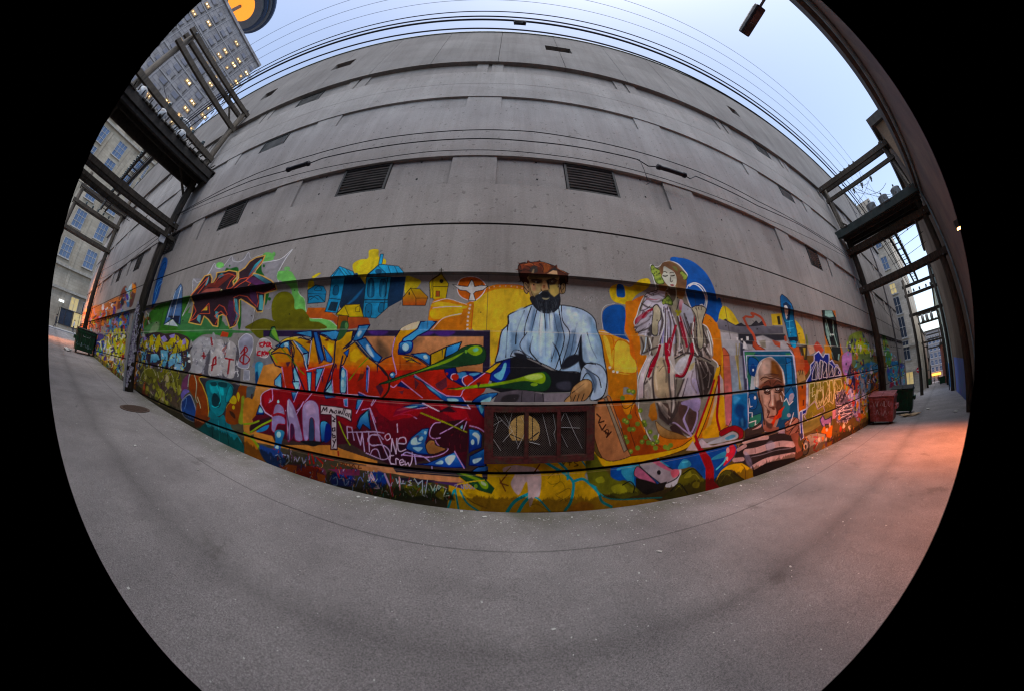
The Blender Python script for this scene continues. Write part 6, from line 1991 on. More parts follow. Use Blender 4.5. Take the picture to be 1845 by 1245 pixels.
windows(cb_, 'x', XL, [(3.0,4.6,6.0,8.0,M_lity),(5.4,6.1,6.0,7.8,M_glass)], 0, 0, M_glass, mull=(1,1), sill=False)
z0 = gz(XL)+.7
windows(cb_, 'x', XL, [(1.4,4.0,z0,z0+2.3,M_glass),(4.1,6.6,z0,z0+2.3,M_lity)], 0, 0, M_glass, trim=M_framed, mull=(1,1), sill=False)
MB().box(XL+.03, XL+.3, 1.0, 1.9, z0+3.0, z0+3.25).build('wall_light', mat('white_light', (.8,.8,.8), bump=0, emit=(.8,.9,1), es=1.2), cb_)
# round roof tank on its corner
rt = empty('roof_tank', 'round ribbed metal tank standing on the roof of the cream stone building', 'tank', (XL-2.2, 7.4, 41.5))
MB().lathe((XL-2.2,7.4,41.5), [(1.9,0),(1.9,4.2),(1.6,4.6),(.5,4.8)], 20).build('drum', M_trans, rt, True)
b = MB()
for z in (42.2, 43.6, 45.2): b.lathe((XL-2.2,7.4,z), [(1.9,0),(2.06,.02),(2.06,.22),(1.9,.24)], 20)
for k in range(10): a_ = k*.628; b.box(-.06,.06,-.04,.04,0,4.2, Matrix.Translation((XL-2.2+1.95*math.cos(a_), 7.4+1.95*math.sin(a_), 41.5)))
b.build('ribs', M_steel, rt)
# --- tower with lit windows
XT = -90.
tw = empty('hotel_tower', 'tall grey tower with rows of warm lit windows above the left end of the alley', 'building', (XT-8, 0, 0))
MB().box(XT-20, XT, -46, 14.4, gz(XT)-1, 103.4).build('wall', M_towerw, tw)
b = MB(); b.box(XT-20.3, XT+.5, -46.3, 14.9, 103.402, 104.6); b.build('parapet', M_towerw, tw)
b = MB()
for y in np.arange(-45, 14, 6.2): b.box(XT+.004, XT+.22, y+5.2, y+5.5, 40, 103)
for z in np.arange(44, 101, 6.4): b.box(XT+.006, XT+.16, -46, 14.3, z-.75, z-.45)
b.build('panel_ribs', mat('tower_ribs', (.34,.33,.34)), tw)
R = np.random.default_rng(5); wm, lm, bm_ = MB(), MB(), MB(); cnt = 0
wl = []
for z in np.arange(44.3, 101, 3.2):
    for y in np.arange(-25, 13, 6.2):
        col = int((y+25)//6.2); wl.append((y, z, R.random() < (.55 if col in (4,5,3) else .22)))
wl.sort(key=lambda t: -t[0]*.5-t[1])
for i, (y, z, lit) in enumerate(wl):
    ww_ = R.choice([2.6,2.6,2.2,1.3]); f = MB().box(XT+.004, XT+.14, y, y+ww_, z, z+1.5).build('window', mat('tower_glass',(.10,.11,.15),(.16,.16,.19),scale=.3,rough=.4,bump=0) if not lit else mat('curtain_glow', (.22,.17,.12), bump=0, emit=(.8,.5,.2), es=.08), tw)
    q = MB().box(XT+.145, XT+.5, y+2.75, y+3.05, z-.1, z+1.6)
    if lit:
        for dy in ((.45, 1.6) if ww_ > 2 else (.4,)): s_ = R.uniform(.7,1.3); q2 = MB().box(XT+.142, XT+.2, y+dy+.05, y+dy+.05+.5*s_, z+.5, z+.5+.45*s_).build('lit_lamp', [M_lit, mat('dim_lit_window', (.5,.3,.12), bump=0, emit=(1,.55,.2), es=1.0), mat('bright_lit_window', (.5,.4,.2), bump=0, emit=(1,.7,.3), es=3.2)][int(R.integers(3))]); q2.parent = f
    q = q.build('side_fin', M_framed); q.parent = f
# --- round restaurant top behind the tower
d = ray(433, 12); s_ = 126/abs(d[0]); c0 = Vector((d[0]*s_, d[1]*s_, d[2]*s_+EYE))
rr = empty('round_tower_top', 'round disc topped tower with orange lit underside behind the hotel tower', 'tower', (c0.x, c0.y, 0))
MB().tube([(c0.x,c0.y,gz(c0.x)),(c0.x,c0.y,c0.z-.2)], 1.0, 16).build('shaft', M_towerw, rr)
MB().lathe((c0.x,c0.y,c0.z), [(1.1,0),(12.5,.6)], 48).build('lit_soffit', mat('orange_soffit', (.8,.3,.05), bump=0, emit=(1,.30,.03), es=.55), rr)
for k, (r_, z_, m_) in enumerate(((13.4,.4,M_steel),(15.2,1.6,mat('dark_blue_glass',(.05,.09,.18),bump=0,rough=.2)),(16.4,3.2,M_steel),(18.0,4.6,MATS['dark_blue_glass']))):
    MB().lathe((c0.x,c0.y,c0.z+z_), [(r_-1.6,0),(r_,.15),(r_,1.3),(r_-1.6,1.5)], 48).build('ring', m_, rr)

# --- right: beige building past the side street
XR = 56.
bb = empty('beige_apartment_building', 'beige stone apartment building with sash windows past the grey building on the right', 'building', (XR+8, 8, 0))
MB().box(XR, XR+26, 3.0, 30, gz(XR)-2, 27).build('wall', M_beige, bb)
for z in (1.9, 5.4, 26.6): MB().box(XR-.4, XR-.003, 2.7, 30, z+gz(XR)+1, z+gz(XR)+1.3).build('cornice', mat('beige_trim', (.42,.37,.30)), bb)
ws = []
zs = [(-.9,1.2),(3.0,4.0),(4.8,5.8)]
for (pa, pb) in (((1602,512),(1611,534)),((1610,536),(1621,570)),((1617,572),(1632,612)),((1626,614),(1640,650))):
    ya, za = xz(*pa, XR); yb, zb = xz(*pb, XR); y_lo, y_hi = 4.55, 5.75; ws.append((y_lo, y_hi, min(za,zb)+.25, max(za,zb)-.1))
ws = [(4.5,5.7,xz(1640,648,XR)[1]-.1,xz(1632,622,XR)[1],M_lity)] if False else ws
W4 = [w_[:4] for w_ in ws]; W4 = [W4[0]+(M_lity,)]+W4[1:]
windows(bb, 'x', XR, W4, 0, 0, M_glass, d=-1, mull=(1,2))
windows(bb, 'x', XR, [(4.4,5.9,gz(XR)+.9,gz(XR)+3.0,M_lity)], 0, 0, M_glass, d=-1, mull=(1,1))
windows(bb, 'x', XR, [(4.5,5.7,15.3,17.4),(4.5,5.7,18.9,21.0),(4.5,5.7,22.3,24.4),(8,9.2,15.3,17.4)], 0, 0, M_glassb, d=-1)
# --- further buildings down the right alley
def plainb(name, label, x0,x1,y0,y1,z1,m,wins=None,plane='x',c=None,d=-1,glass=M_glass,trim=M_frame,mull=(1,2)):
    e_ = empty(name, label, 'building', ((x0+x1)/2, (y0+y1)/2, gz(x0)))
    MB().box(x0,x1,y0,y1,gz(x0)-3,z1).build('wall', m, e_)
    b = MB(); b.box(x0-.25,x1+.25,y0-.25,y1+.25,z1+.002,z1+.5); b.build('cornice', mat('dark_cornice', (.08,.07,.06)), e_)
    if wins: windows(e_, plane, c, wins, 0, 0, glass, d=d, trim=trim, mull=mull)
    return e_
g90 = gz(95)
plainb('brown_brick_building','brown brick building with fire escapes beyond the no entry sign',90,120,3.4,20,7.5,M_brick,[(4+1.8*i,5.1+1.8*i,g90+2.2+2.6*j,g90+3.8+2.6*j) for i in range(2) for j in range(3)],c=90)
g14 = gz(140)
plainb('end_building','grey building with white window frames closing the far right end of the alley',140,150,-14,24,g14+16.5,mat('grey_brick_far',(.42,.39,.38)),[(-1.5+1.7*i,-.4+1.7*i,g14+3.2+2.3*j,g14+4.8+2.3*j) for i in range(7) for j in range(5)],c=140,glass=M_glassb,trim=M_white)
aw = MB(); aw.box(139.2,139.98,-.6,3.2,g14+2.0,g14+2.7); aw.build('orange_awning', mat('orange_glow',(.8,.35,.05),bump=0,emit=(1,.4,.05),es=1.2), bpy.data.objects['end_building'])
# opposite side of the alley
ow = plainb('dark_stucco_building','dark brown stucco building behind the camera along the near side of the alley',-54,17.4,-14,-1.95,6.75+E_,M_stucco)
MB().tube([(-20,-1.86,8.3),(17.3,-1.86,8.3)], .06, 8).build('gutter', mat('blue_grey_flashing', (.18,.26,.30)), ow)
MB().tube([(17.2,-1.86,8.3),(17.2,-1.86,gz(17))], .05, 8).build('downpipe', MATS['blue_grey_flashing'], ow)
plainb('brick_warehouse','taller brown brick building right behind the dark stucco one',17.6,44,-16,-1.9,12.6,M_brick)
pb_ = plainb('pale_green_building','pale green rendered building with a blue painted foot down the alley on the right',44.3,84,-16,-1.7,11.2+E_+gz(44),mat('pale_green_render',(.62,.74,.66),(.45,.55,.5)))
MB().box(44.4,83,-1.695,-1.66,gz(44)-3,gz(64)+3.4).build('blue_painted_foot', mat('blue_mural_paint',(.05,.28,.55),(.04,.12,.4),scale=.6), pb_)
plainb('red_brick_building','red brick building at the far end on the right side of the alley',84.4,118,-16,-1.2,g90+8,mat('red_brick_far',(.50,.18,.13)))
# blue tint of light on the brick wall, painted in as a coloured panel
bg_ = MB().box(24,40,-1.895,-1.87,gz(30)-1.2,gz(30)+2.6).build('blue_tint_panel', mat('blue_tint_paint',(.06,.10,.5),(.10,.20,.30),scale=1.4,dirt=(.2,.12,.35),dscale=1.1), bpy.data.objects['brick_warehouse'])

# =====================================================================
# timber H-frames carrying the power lines
def insul(b, p, up=1, s=1.):
    p = Vector(p)
    b.lathe(p, [(.035*s,0),(.07*s,.04*up*s),(.04*s,.07*up*s),(.06*s,.11*up*s),(.03*s,.16*up*s)], 7)
def pole(parent, x, y, top, r=.17, lean=0.):
    g0 = gz(x)-.3
    return MB().tube([(x,y,g0),(x+lean*.5,y,(g0+top)/2),(x+lean,y,top)], r*1.12, 12, r2=r*.8).build('pole', M_wood, parent, True)
FX1 = -12.15
f1 = empty('power_line_frame', 'nearest timber power frame on the left with a wide dark platform across the alley', 'utility pole frame', (FX1, 3.3, gz(FX1)), 'timber frames carrying the power lines')
pole(f1, FX1-.1, 3.33, 12.95, .17, .25); pole(f1, FX1, -1.38, 13.1, .17)
def arm(parent, x, y0, y1, z0, z1, w, h, m=M_wood): return MB().beam((x,y0,z0),(x,y1,z1), w, h).build('crossarm', m, parent, bevel=.01)
E2 = EYE
for dx in (-.24,.24): arm(f1, FX1+dx, 3.65, -1.75, 11.05+E2, 11.2+E2, .12, .24)
arm(f1, FX1+.2, 3.5, -1.7, 9.9+E2, 10.35+E2, .13, .24)
arm(f1, FX1+.2, 3.5, -1.7, 8.0+E2, 8.2+E2, .14, .26)
pd = MB(); zz = 7.05+E2
for x in (-12.4,-11.9,-11.5,-11.1): pd.box(x-.05, x+.05, -1.6, 3.55, zz-.3, zz-.02)
R2 = np.random.default_rng(3); y = -1.6
while y < 3.5:
    wd = .17; pd.box(-12.5+R2.uniform(-.08,.08), -11.0+R2.uniform(-.08,.08), y, y+wd, zz, zz+.05); y += wd+.012
for i in range(22): pd.box(-11.02, -10.72, -1.5+i*.23, -1.46+i*.23, zz+.0505, zz+.08)
pd.build('platform', M_wood2, f1)
arm(f1, -11.2, 3.6, -1.7, 6.66+E2, 6.66+E2, .12, .16, M_wood2); arm(f1, -12.35, 3.6, -1.7, 6.66+E2, 6.66+E2, .12, .2, M_wood2)
for zc, ww_ in ((4.78,.20),(4.30,.15)):
    for dx in (-.2,.2): arm(f1, FX1+dx, 3.75, -1.7, zc+E2, zc+E2+.2, .11, ww_)
for k in range(9): MB().box(FX1-.2,FX1+.2,2.9-.5*k,2.95-.5*k,4.36+E2,4.42+E2).build('rung', M_wood, f1)
for p_, q_, w_ in (((FX1,3.3,8.0+E2),(-12.5,3.3,7.1+E2),.1),((FX1,3.3,9.9+E2),(FX1+.2,2.0,11.0+E2),.07),((FX1,3.3,6.0+E2),(FX1+.2,2.2,7.0+E2),.08)): MB().beam(p_, q_, w_, w_).build('brace', M_wood, f1)
b = MB()
for yy in (2.26,1.96,1.78,1.5,1.3,.93,.55): insul(b, (FX1, yy, 11.25+E2), s=1.2)
for yy in (2.6,1.9,1.1,.3): insul(b, (FX1+.2, yy, 8.15+E2), s=1.5)
b.build('insulator', M_glassins, f1)['kind'] = 'stuff'
b = MB(); b.box(FX1+.12, FX1+.20, 3.05, 3.3, 4.0+E2, 4.25+E2); b.build('junction_box', M_white, f1)
b = MB()
for (px, py), (qx, qy) in (((246,600),(236,700)),):
    pass
b.tube([(FX1+.02,3.10,gz(FX1)),(FX1+.04,3.10,3.1)], .045, 8); b.build('conduit', mat('galvanised_conduit', (.42,.44,.48), rough=.4, metal=.4), f1)
b = MB(); R3 = np.random.default_rng(8)
for i in range(220):
    a_ = R3.uniform(3.3, 6.4); z_ = R3.uniform(.2, 2.9)+gz(FX1); l = R3.uniform(.06,.24); c_ = Vector((FX1-.09+.20*math.cos(a_), 3.33+.20*math.sin(a_), z_))
    Mx = Matrix.Translation(c_) @ Matrix.Rotation(a_, 4, 'Z') @ Matrix.Rotation(R3.uniform(-.5,.5), 4, 'X'); b.box(-.002,.006,-l/3,l/3,-l/2,l/2, Mx)
b.build('torn_posters', mat('poster_paper', (.42,.42,.46), (.08,.05,.12), scale=14, bump=0), f1)['kind'] = 'stuff'
def bolts(f, x, zs, ys, s=.035):
    b = MB()
    for z in zs:
        for y in ys: b.tube([(x-.34,y,z),(x+.34,y,z)], s, 6)
    o = b.build('through_bolt', M_steel, f); o['kind'] = 'stuff'
bolts(f1, FX1, (11.2+E2,4.83+E2,4.33+E2), (3.33,-1.4))
R9 = np.random.default_rng(21)
def loops(f, x, n, z0, z1, y0, y1, r=.012):
    for k in range(n):
        a_ = Vector((x+R9.uniform(-.5,.5), R9.uniform(y0,y1), R9.uniform(z0,z1))); c_ = Vector((x+R9.uniform(-1.6,1.6), R9.uniform(y0,y1), R9.uniform(z0,z1))); s_ = R9.uniform(.2,.8)
        MB().tube([a_.lerp(c_, t)+Vector((0,0,-s_*4*t*(1-t))) for t in np.linspace(0,1,9)], r, 4).build('jumper_cable', M_cable, f, True)
loops(f1, FX1-.5, 9, 7.3+E2, 9.6+E2, -.8, 3.2)
# second left frame
FX2 = -30.8
f2 = empty('power_line_frame', 'second timber power frame on the left, beyond the platform frame', 'utility pole frame', (FX2, 3.3, gz(FX2)), 'timber frames carrying the power lines')
pole(f2, FX2, 3.35, 13.6, .2); pole(f2, FX2, -1.3, 13.6, .2)
for zc in (10.5,9.3,7.3):
    for dx in (-.25,.25): arm(f2, FX2+dx, 3.7, -1.6, zc+E2, zc+E2+.1, .14, .26)
b = MB()
for yy in (2.2,1.6,1.0,.4,-.3): insul(b, (FX2, yy, 9.6+E2), s=1.6); insul(b, (FX2, yy, 10.7+E2), s=1.6)
b.build('insulator', M_glassins, f2)['kind'] = 'stuff'
# long twin racks between the left frames
def rack(xa, xb, ya, za, yb, zb, label):
    e_ = empty('insulator_rack', label, 'cable rack', ((xa+xb)/2, ya, za), 'long insulator racks between frames')
    b = MB(); b.beam((xa,ya,za),(xb,yb,zb),.12,.16).beam((xa,ya-.45,za),(xb,yb-.45,zb),.12,.16)
    n = 12
    for i in range(n):
        t = (i+.5)/n; b.beam((xa+(xb-xa)*t,ya+(yb-ya)*t,za+(zb-za)*t),(xa+(xb-xa)*t,ya-.45+(yb-ya)*t,za+(zb-za)*t),.05,.05)
    b.build('rail', M_wood2, e_); b = MB()
    for i in range(n*2):
        t = (i+.5)/n/2; q = Vector((xa+(xb-xa)*t, ya+(yb-ya)*t, za+(zb-za)*t)); insul(b, q+Vector((0,.08,.08)), s=1.3); insul(b, q+Vector((0,-.55,.0)), s=1.3, up=-1)
    b.build('insulator', M_glassins, e_)['kind'] = 'stuff'
rack(-13.3,-30.6, 1.35, 7.35+E2, 1.6, 9.9+E2, 'long insulator rack running between the two left timber frames')
# right frame
FR = 18.2
f3 = empty('power_line_frame', 'nearest timber power frame on the right with three transformers on its platform', 'utility pole frame', (FR, 3.3, gz(FR)), 'timber frames carrying the power lines')
pole(f3, FR+.45, 3.33, 12.1, .19, -.45); pole(f3, FR, -1.55, 12.1, .19)
for dx in (-.24,.24): arm(f3, FR+dx, 3.6, -1.9, 10.2+E2, 10.05+E2, .14, .3)
arm(f3, FR-.2, 3.5, -1.75, 9.3+E2, 9.2+E2, .13, .22)
pd = MB(); zz = 6.95+E2; y = -1.75
while y < 3.45:
    pd.box(16.9+R2.uniform(-.08,.08), 19.3+R2.uniform(-.1,.1), y, y+.18, zz, zz+.06); y += .196
for x in (17.3,17.9,18.6,19.1): pd.box(x-.06, x+.06, -1.8, 3.5, zz-.28, zz-.02)
pd.build('platform', M_wood2, f3)
arm(f3, 16.95, 3.7, -1.9, 6.8+E2, 6.85+E2, .18, .4, mat('green_black_timber', (.035,.05,.048)))
for dx in (-.22,.22): arm(f3, FR+dx, 3.75, -1.95, 6.05+E2, 6.1+E2, .16, .32)
for dx in (-.2,.2): arm(f3, FR+dx, 3.65, -1.95, 3.92+E2, 4.1+E2, .15, .3)
for p_, q_, w_ in (((FR,3.3,9.6+E2),(17.0,3.2,7.1+E2),.09),((FR,3.3,7.9+E2),(FR,2.5,7.0+E2),.08),((FR,-1.5,9.3+E2),(17.0,-1.5,7.1+E2),.09)): MB().beam(p_, q_, w_, w_).build('brace', M_wood, f3)
b = MB()
for yy in (2.42,2.1,1.68,1.36,.96,.61): insul(b, (FR, yy, 10.36+E2), s=1.1)
for yy in (1.5,.9,.2): b.tube([(FR-.3,yy,9.05+E2),(FR-.42,yy+.05,8.7+E2)], .05, 6); insul(b, (FR-.35, yy, 9.0+E2), s=1.2, up=-1)
b.build('insulator', M_glassins, f3)['kind'] = 'stuff'
loops(f3, FR, 9, 7.3+E2, 9.6+E2, -1.2, 3.0); bolts(f3, FR, (10.15+E2,6.08+E2,3.95+E2), (3.33,-1.6))
for yy in (-.9,-.3,.4,1.2,2.0): MB().tube([(FR,yy,6.1+E2),(FR+.1,yy,5.75+E2)], .03, 5).build('hanger', M_steel, f3)
# transformers stand on the platform
def transformer(x, y, z, label):
    t = empty('pole_transformer', label, 'transformer', (x,y,z), 'transformers on the right frame')
    MB().lathe((x,y,z), [(.28,0),(.29,.05),(.29,.66),(.305,.67),(.305,.71),(.24,.75),(.08,.78)], 18).build('tank', M_trans, t, True)
    for dx in (-.12,.12): MB().lathe((x+dx,y,z+.72), [(.03,0),(.06,.03),(.035,.06),(.06,.09),(.035,.12),(.055,.15),(.02,.22)], 8).build('bushing', M_glassins, t)
    b = MB()
    for k in range(6): MB().box(.285,.34,-.015,.015,.1,.55, Matrix.Translation((x,y,z)) @ Matrix.Rotation(1.0472*k,4,'Z')).build('cooling_fin', M_trans, t)
for y_, lb_ in ((1.05,'grey pole transformer on the right platform, closest to the mural wall'),(.18,'grey pole transformer in the middle of three on the right platform'),(-.7,'grey pole transformer on the right platform, closest to the brick building')): transformer(17.9, y_, zz+.061, lb_)
for y_, lb_ in ((-.9,'round grey transformer on the left platform, farthest from the mural wall'),(.3,'round grey transformer in the middle of the left platform'),(1.5,'round grey transformer on the left platform, closest to the mural wall')):
    t = empty('pole_transformer', lb_, 'transformer', (-11.6,y_,7.1+E2), 'transformers on the left frame')
    MB().lathe((-11.6,y_,7.11+E2), [(.2,0),(.21,.5),(.17,.58)], 16).build('tank', M_trans, t, True)
    MB().lathe((-11.6,y_,7.69+E2), [(.04,0),(.06,.05),(.03,.1),(.05,.14)], 8).build('bushing', M_glassins, t)
for i in range(6):
    xx = 50+i*9.5; MB().tube([(xx,-1.62,gz(xx)),(xx,-1.62,gz(xx)+8.5)], .07, 6).build('downpipe', [M_rust, M_framed, M_frame][i % 3], bpy.data.objects['pale_green_building'] if xx < 84 else bpy.data.objects['red_brick_building'])
fe = empty('fire_escape', 'black iron fire escape on the brown brick building beyond the no entry sign', 'fire escape', (93,3.4,g90))
for k in range(3):
    b = MB(); b.box(90.5,97,2.3,3.39,g90+3.4+2.6*k,g90+3.46+2.6*k); b.beam((90.5,2.3,g90+4.4+2.6*k),(97,2.3,g90+4.4+2.6*k),.05)
    for j in range(10): b.box(90.5+j*.7,90.54+j*.7,2.29,2.33,g90+3.46+2.6*k,g90+4.4+2.6*k)
    b.build('landing', M_framed, fe); MB().beam((91,2.6,g90+3.5+2.6*k),(96,2.6,g90+6.0+2.6*k),.5,.06).build('stair', M_framed, fe)
# far right frames
for i, (FX, lb_) in enumerate(((42.,'second timber power frame on the right, beyond the transformers'),(68.,'distant timber power frame on the right carrying three transformers'),(98.,'farthest timber power frame down the right alley'))):
    f = empty('power_line_frame', lb_, 'utility pole frame', (FX, 2.6, gz(FX)), 'timber frames carrying the power lines')
    g0 = gz(FX); yL, yR = (2.6, -1.5) if i else (2.4,-1.5)
    pole(f, FX, yL, g0+12.2, .2); pole(f, FX, yR, g0+12.2, .2)
    for z_ in ((11.4,10.4,8.3) if i != 1 else (12.0,10.6,7.4)): arm(f, FX, yL+.3, yR-.3, g0+z_, g0+z_, .18, .32)
    b = MB()
    for yy in (2,1.3,.5,-.4,-1): insul(b, (FX, yy, g0+10.6), s=2)
    b.build('insulator', M_glassins, f)['kind'] = 'stuff'
for y_, lb_ in ((1.7,'distant transformer on the far right frame, the one closest to the beige building'),(.8,'distant transformer in the middle of the far right frame'),(-.2,'distant transformer on the far right frame, closest to the pale green building')):
    t = empty('pole_transformer', lb_, 'transformer', (68,y_,gz(68)+10.77), 'distant transformers')
    MB().lathe((68,y_,gz(68)+10.77), [(.3,0),(.32,.9),(.2,1.05),(.06,1.4)], 12).build('tank', M_trans, t, True)
    MB().lathe((68,y_+.1,gz(68)+11.8), [(.05,0),(.08,.1),(.03,.4)], 8).build('bushing', M_glassins, t)
rack(20.0,41.5, 1.0, 6.6+E2, .9, 7.6+E2, 'long insulator rack running away from the right platform')

# =====================================================================
# overhead wires
def wire(pts, r, label, m=M_cable, sag=.0, group='overhead wires between the frames', name='overhead_wire', n=24):
    P_ = [Vector(p) for p in pts]; out = []
    for a_, b_ in zip(P_, P_[1:]):
        L_ = (b_-a_).length; k = max(2, int(n*L_/30)) if L_ > 6 else 2
        for i in range(k): t = i/k; q = a_.lerp(b_, t); q.z -= sag*4*t*(1-t)*(L_/30)**2; out.append(q)
    out.append(P_[-1]); o = MB().tube(out, r, 5).build(name, m, None, True); return tag(o, label, 'cable', group)
LZ = 11.2+E2
for i, (yl, yr, zr, r_, lab, m_, sg) in enumerate(((2.28,2.42,10.42,.030,'thick black cable nearest the roof edge of the grey building',M_cable,.33),(1.98,2.12,10.46,.040,'bundled black cable second from the roof edge',M_cable,.18),(1.86,1.98,10.5,.028,'black cable third from the roof edge',M_cable,.22),(1.74,1.75,10.6,.019,'thinner black cable fourth from the roof edge',M_cable,.12),
    (1.30,1.36,10.55,.0075,'thin grey wire, lowest of the three over the open sky',M_wire,.05),(.93,.96,10.55,.0075,'thin grey wire, middle of the three over the open sky',M_wire,.05),(.55,.61,10.55,.0075,'thin grey wire, highest of the three over the open sky',M_wire,.05))):
    wire([(-30.8,yl-.1,LZ+.6),(FX1,yl,LZ+.12),(FR,yr,zr+E2),(42,yr-.3,gz(42)+11.6)], r_, lab, m_, sg)
# splice with a slack coil hanging on the bundle
sx, sy, sz = atY(937, 42, 2.05)
sp_ = empty('splice_coil', 'black splice case with slack coil hanging on the cables at the top centre', 'cable splice', (sx, sy, sz))
MB().tube([(sx-.18,sy,sz),(sx-.12,sy,sz+.01),(sx+.12,sy,sz+.01),(sx+.18,sy,sz)], .085, 10).build('case', M_cable, sp_, True)
b = MB()
for k in range(3): b.tube([(sx-.06+.13*math.cos(t)*(1-.1*k), sy+.03*k-.04, sz-.09+.10*math.sin(t)) for t in np.linspace(0,6.1,14)], .022, 5)
b.build('coil', M_cable, sp_)
# low cables along the face
YW = 3.3
def pxs(l, Y=YW): return [atY(x, y, Y) for x, y in l]
wire(pxs([(319,387.7),(371,358.5),(464,313),(562,280.4),(680,251.5),(780,239),(880,234.5),(960,238),(1040,250),(1148,274),(1257,309.6),(1365,363),(1440,403),(1531,462)]), .011, 'upper of the two black cables strung along the grey wall', group='cables along the grey wall')
wire(pxs([(319,388.5),(388,354),(453.5,326),(518.6,307.5),(536,301)])+pxs([(554,296.6),(581.5,285.8),(680,266.3),(780,254),(880,250.5),(960,256),(1040,265.4),(1148.5,288),(1168,300),(1186,301.5)])+pxs([(1232,315.5),(1243,323),(1253.7,318.3),(1365,371.5),(1440,405.5),(1529,464)]), .013, 'lower black cable along the grey wall that carries two splice tubes', group='cables along the grey wall')
wire(pxs([(317,392),(421,350),(518.6,319.4),(680,287),(780,273.5),(880,271)], 3.42)+pxs([(1000,281),(1100,297),(1240,337),(1387,397.5),(1440,421),(1531,468)], 3.42), .008, 'thin black line just above the row of louvred vents', group='cables along the grey wall')
wire(pxs([(1152,288),(1160,305),(1167,326),(1172,326),(1172,329),(1165,333)]), .008, 'short loose cable end hanging beside the right louvred vent', name='loose_cable', group='cables along the grey wall')
def tubecase(pa, pb, label):
    a_, b_ = atY(*pa, YW), atY(*pb, YW); e_ = empty('splice_tube', label, 'cable splice', tuple((a_+b_)/2), 'splice tubes on the wall cable')
    MB().tube([a_, a_.lerp(b_,.04), a_.lerp(b_,.96), b_], .055, 12).build('tube', M_cable, e_, True)
    d_ = (b_-a_).normalized()
    for q in (a_, b_): MB().tube([q-d_*.02, q+d_*.05], .068, 12).build('end_cap', M_cable, e_, True)
tubecase((519,306.5),(554,295.5),'black splice tube on the wall cable between the left louvred vents')
tubecase((1186,301.5),(1232,316),'black splice tube on the wall cable right of the second big vent')
wire([(FX1,3.25,4.6+E2),(-20,3.45,4.9+E2),(-30.8,3.3,5.6+E2)], .012, 'slack cable from the lower arms of the left frame along the wall', sag=.5)
wire([(FX1,3.25,4.45+E2),(-20,3.4,4.3+E2),(-30.8,3.3,4.9+E2)], .012, 'lowest slack cable between the two left frames', sag=.6)
wire([(FR+.3,3.3,4.2+E2),(27,3.3,3.2+E2),(35,3.4,2.6+E2)], .012, 'slack cable looping down the wall behind the right frame', sag=.6)
for k, y_ in enumerate((2.2,1.7,1.2,.7)):
    wire([(-24+k*.9, 3.3, 8.1+E2-k*.12),(-24+k*.9, -1.6, 8.4+E2-k*.1)], .02, ['first','second','third','fourth'][k]+' short wire crossing the alley beyond the left platform', sag=2.5, group='short crossing wires on the left')
    wire([(26+k*2.2, 2.3, 8.9+E2-k*.25),(26+k*2.2, -1.8, 9.3+E2-k*.2)], .022, ['first','second','third','fourth'][k]+' short wire crossing the alley behind the right platform', sag=2.5, group='short crossing wires on the right')

# =====================================================================
# the lamp overhead
def lampfix(x, y, z, w_, l_, label, yw=-1.95):
    t = empty('floodlight', label, 'floodlight', (x, yw, z))
    b = MB(); b.box(x-w_/2, x+w_/2, y-l_, y, z, z+.14); b.box(x-w_/2+.03, x+w_/2-.03, y-l_+.05, y-.05, z+.1405, z+.2)
    b.build('housing', mat('dark_blue_metal', (.025,.027,.045), rough=.4), t, bevel=.05)
    b = MB()
    for i in range(6): b.box(x-w_/2+.05, x+w_/2-.05, y-.12-i*.035, y-.105-i*.035, z-.008, z-.001)
    b.build('louvre', mat('dark_louvre', (.06,.06,.08)), t)
    MB().box(x-w_/2+.04, x+w_/2-.04, y-l_+.12, y-.36, z-.012, z-.002).build('lens', mat('unlit_lens', (.05,.05,.075), rough=.2), t)
    for i in range(3): MB().lathe((x-.05+.05*i, y-.33, z-.02), [(.008,0),(.01,.012)], 6).build('screw', M_white, t)
    MB().tube([(x,y-l_+.05,z+.08),(x,yw,z+.08)], .03, 8).build('arm', M_steel, t)
lampfix(4.47, -.14, 6.2+E2, .23, .78, 'dark floodlight head on an arm high above the alley')
# wall lamps whose warm light falls on the road and the left end of the wall
def wlamp(x, y, z, face, label, power, aim, color=(1,.42,.16), size=75):
    t = empty('wall_lamp', label, 'wall lamp', (x, y, z), 'warm lamps on the near side of the alley')
    MB().box(x-.14, x+.14, min(y,y+.22*face), max(y,y+.22*face), z, z+.2).build('housing', M_ventd, t, bevel=.02)
    MB().box(x-.1, x+.1, y+.04*face if face > 0 else y-.18, y+.18*face if face > 0 else y-.04, z-.02, z-.002).build('lens', mat('sodium_lens', (1,.5,.2), bump=0, emit=(1,.38,.1), es=6), t)
    l = bpy.data.lights.new('lamp_light', 'SPOT'); l.energy = power; l.color = color; l.spot_size = math.radians(size); l.spot_blend = .9; l.shadow_soft_size = .1
    o = bpy.data.objects.new('lamp_light', l); SC.collection.objects.link(o); o.location = (0, .15*face, -.08); o.parent = t
    d_ = Vector(aim)-Vector((x, y+.15*face, z-.08)); o.rotation_euler = d_.to_track_quat('-Z', 'Y').to_euler()
wlamp(11.2, -1.95, 4.6, 1, 'lit sodium wall lamp on the dark stucco building, next to the brick warehouse', 1700, (11.0, .2, gz(11)), color=(1,.22,.05), size=92)
wlamp(5.6, -1.95, 4.9, 1, 'lit sodium wall lamp on the dark stucco building, just right of the camera', 480, (5.9, .1, gz(6)), color=(1,.24,.06), size=90)
wlamp(-36, -1.95, 6.0, 1, 'lit sodium wall lamp far along the left end of the alley', 1800, (-34, 3.6, 3.5), color=(1,.33,.12), size=110)

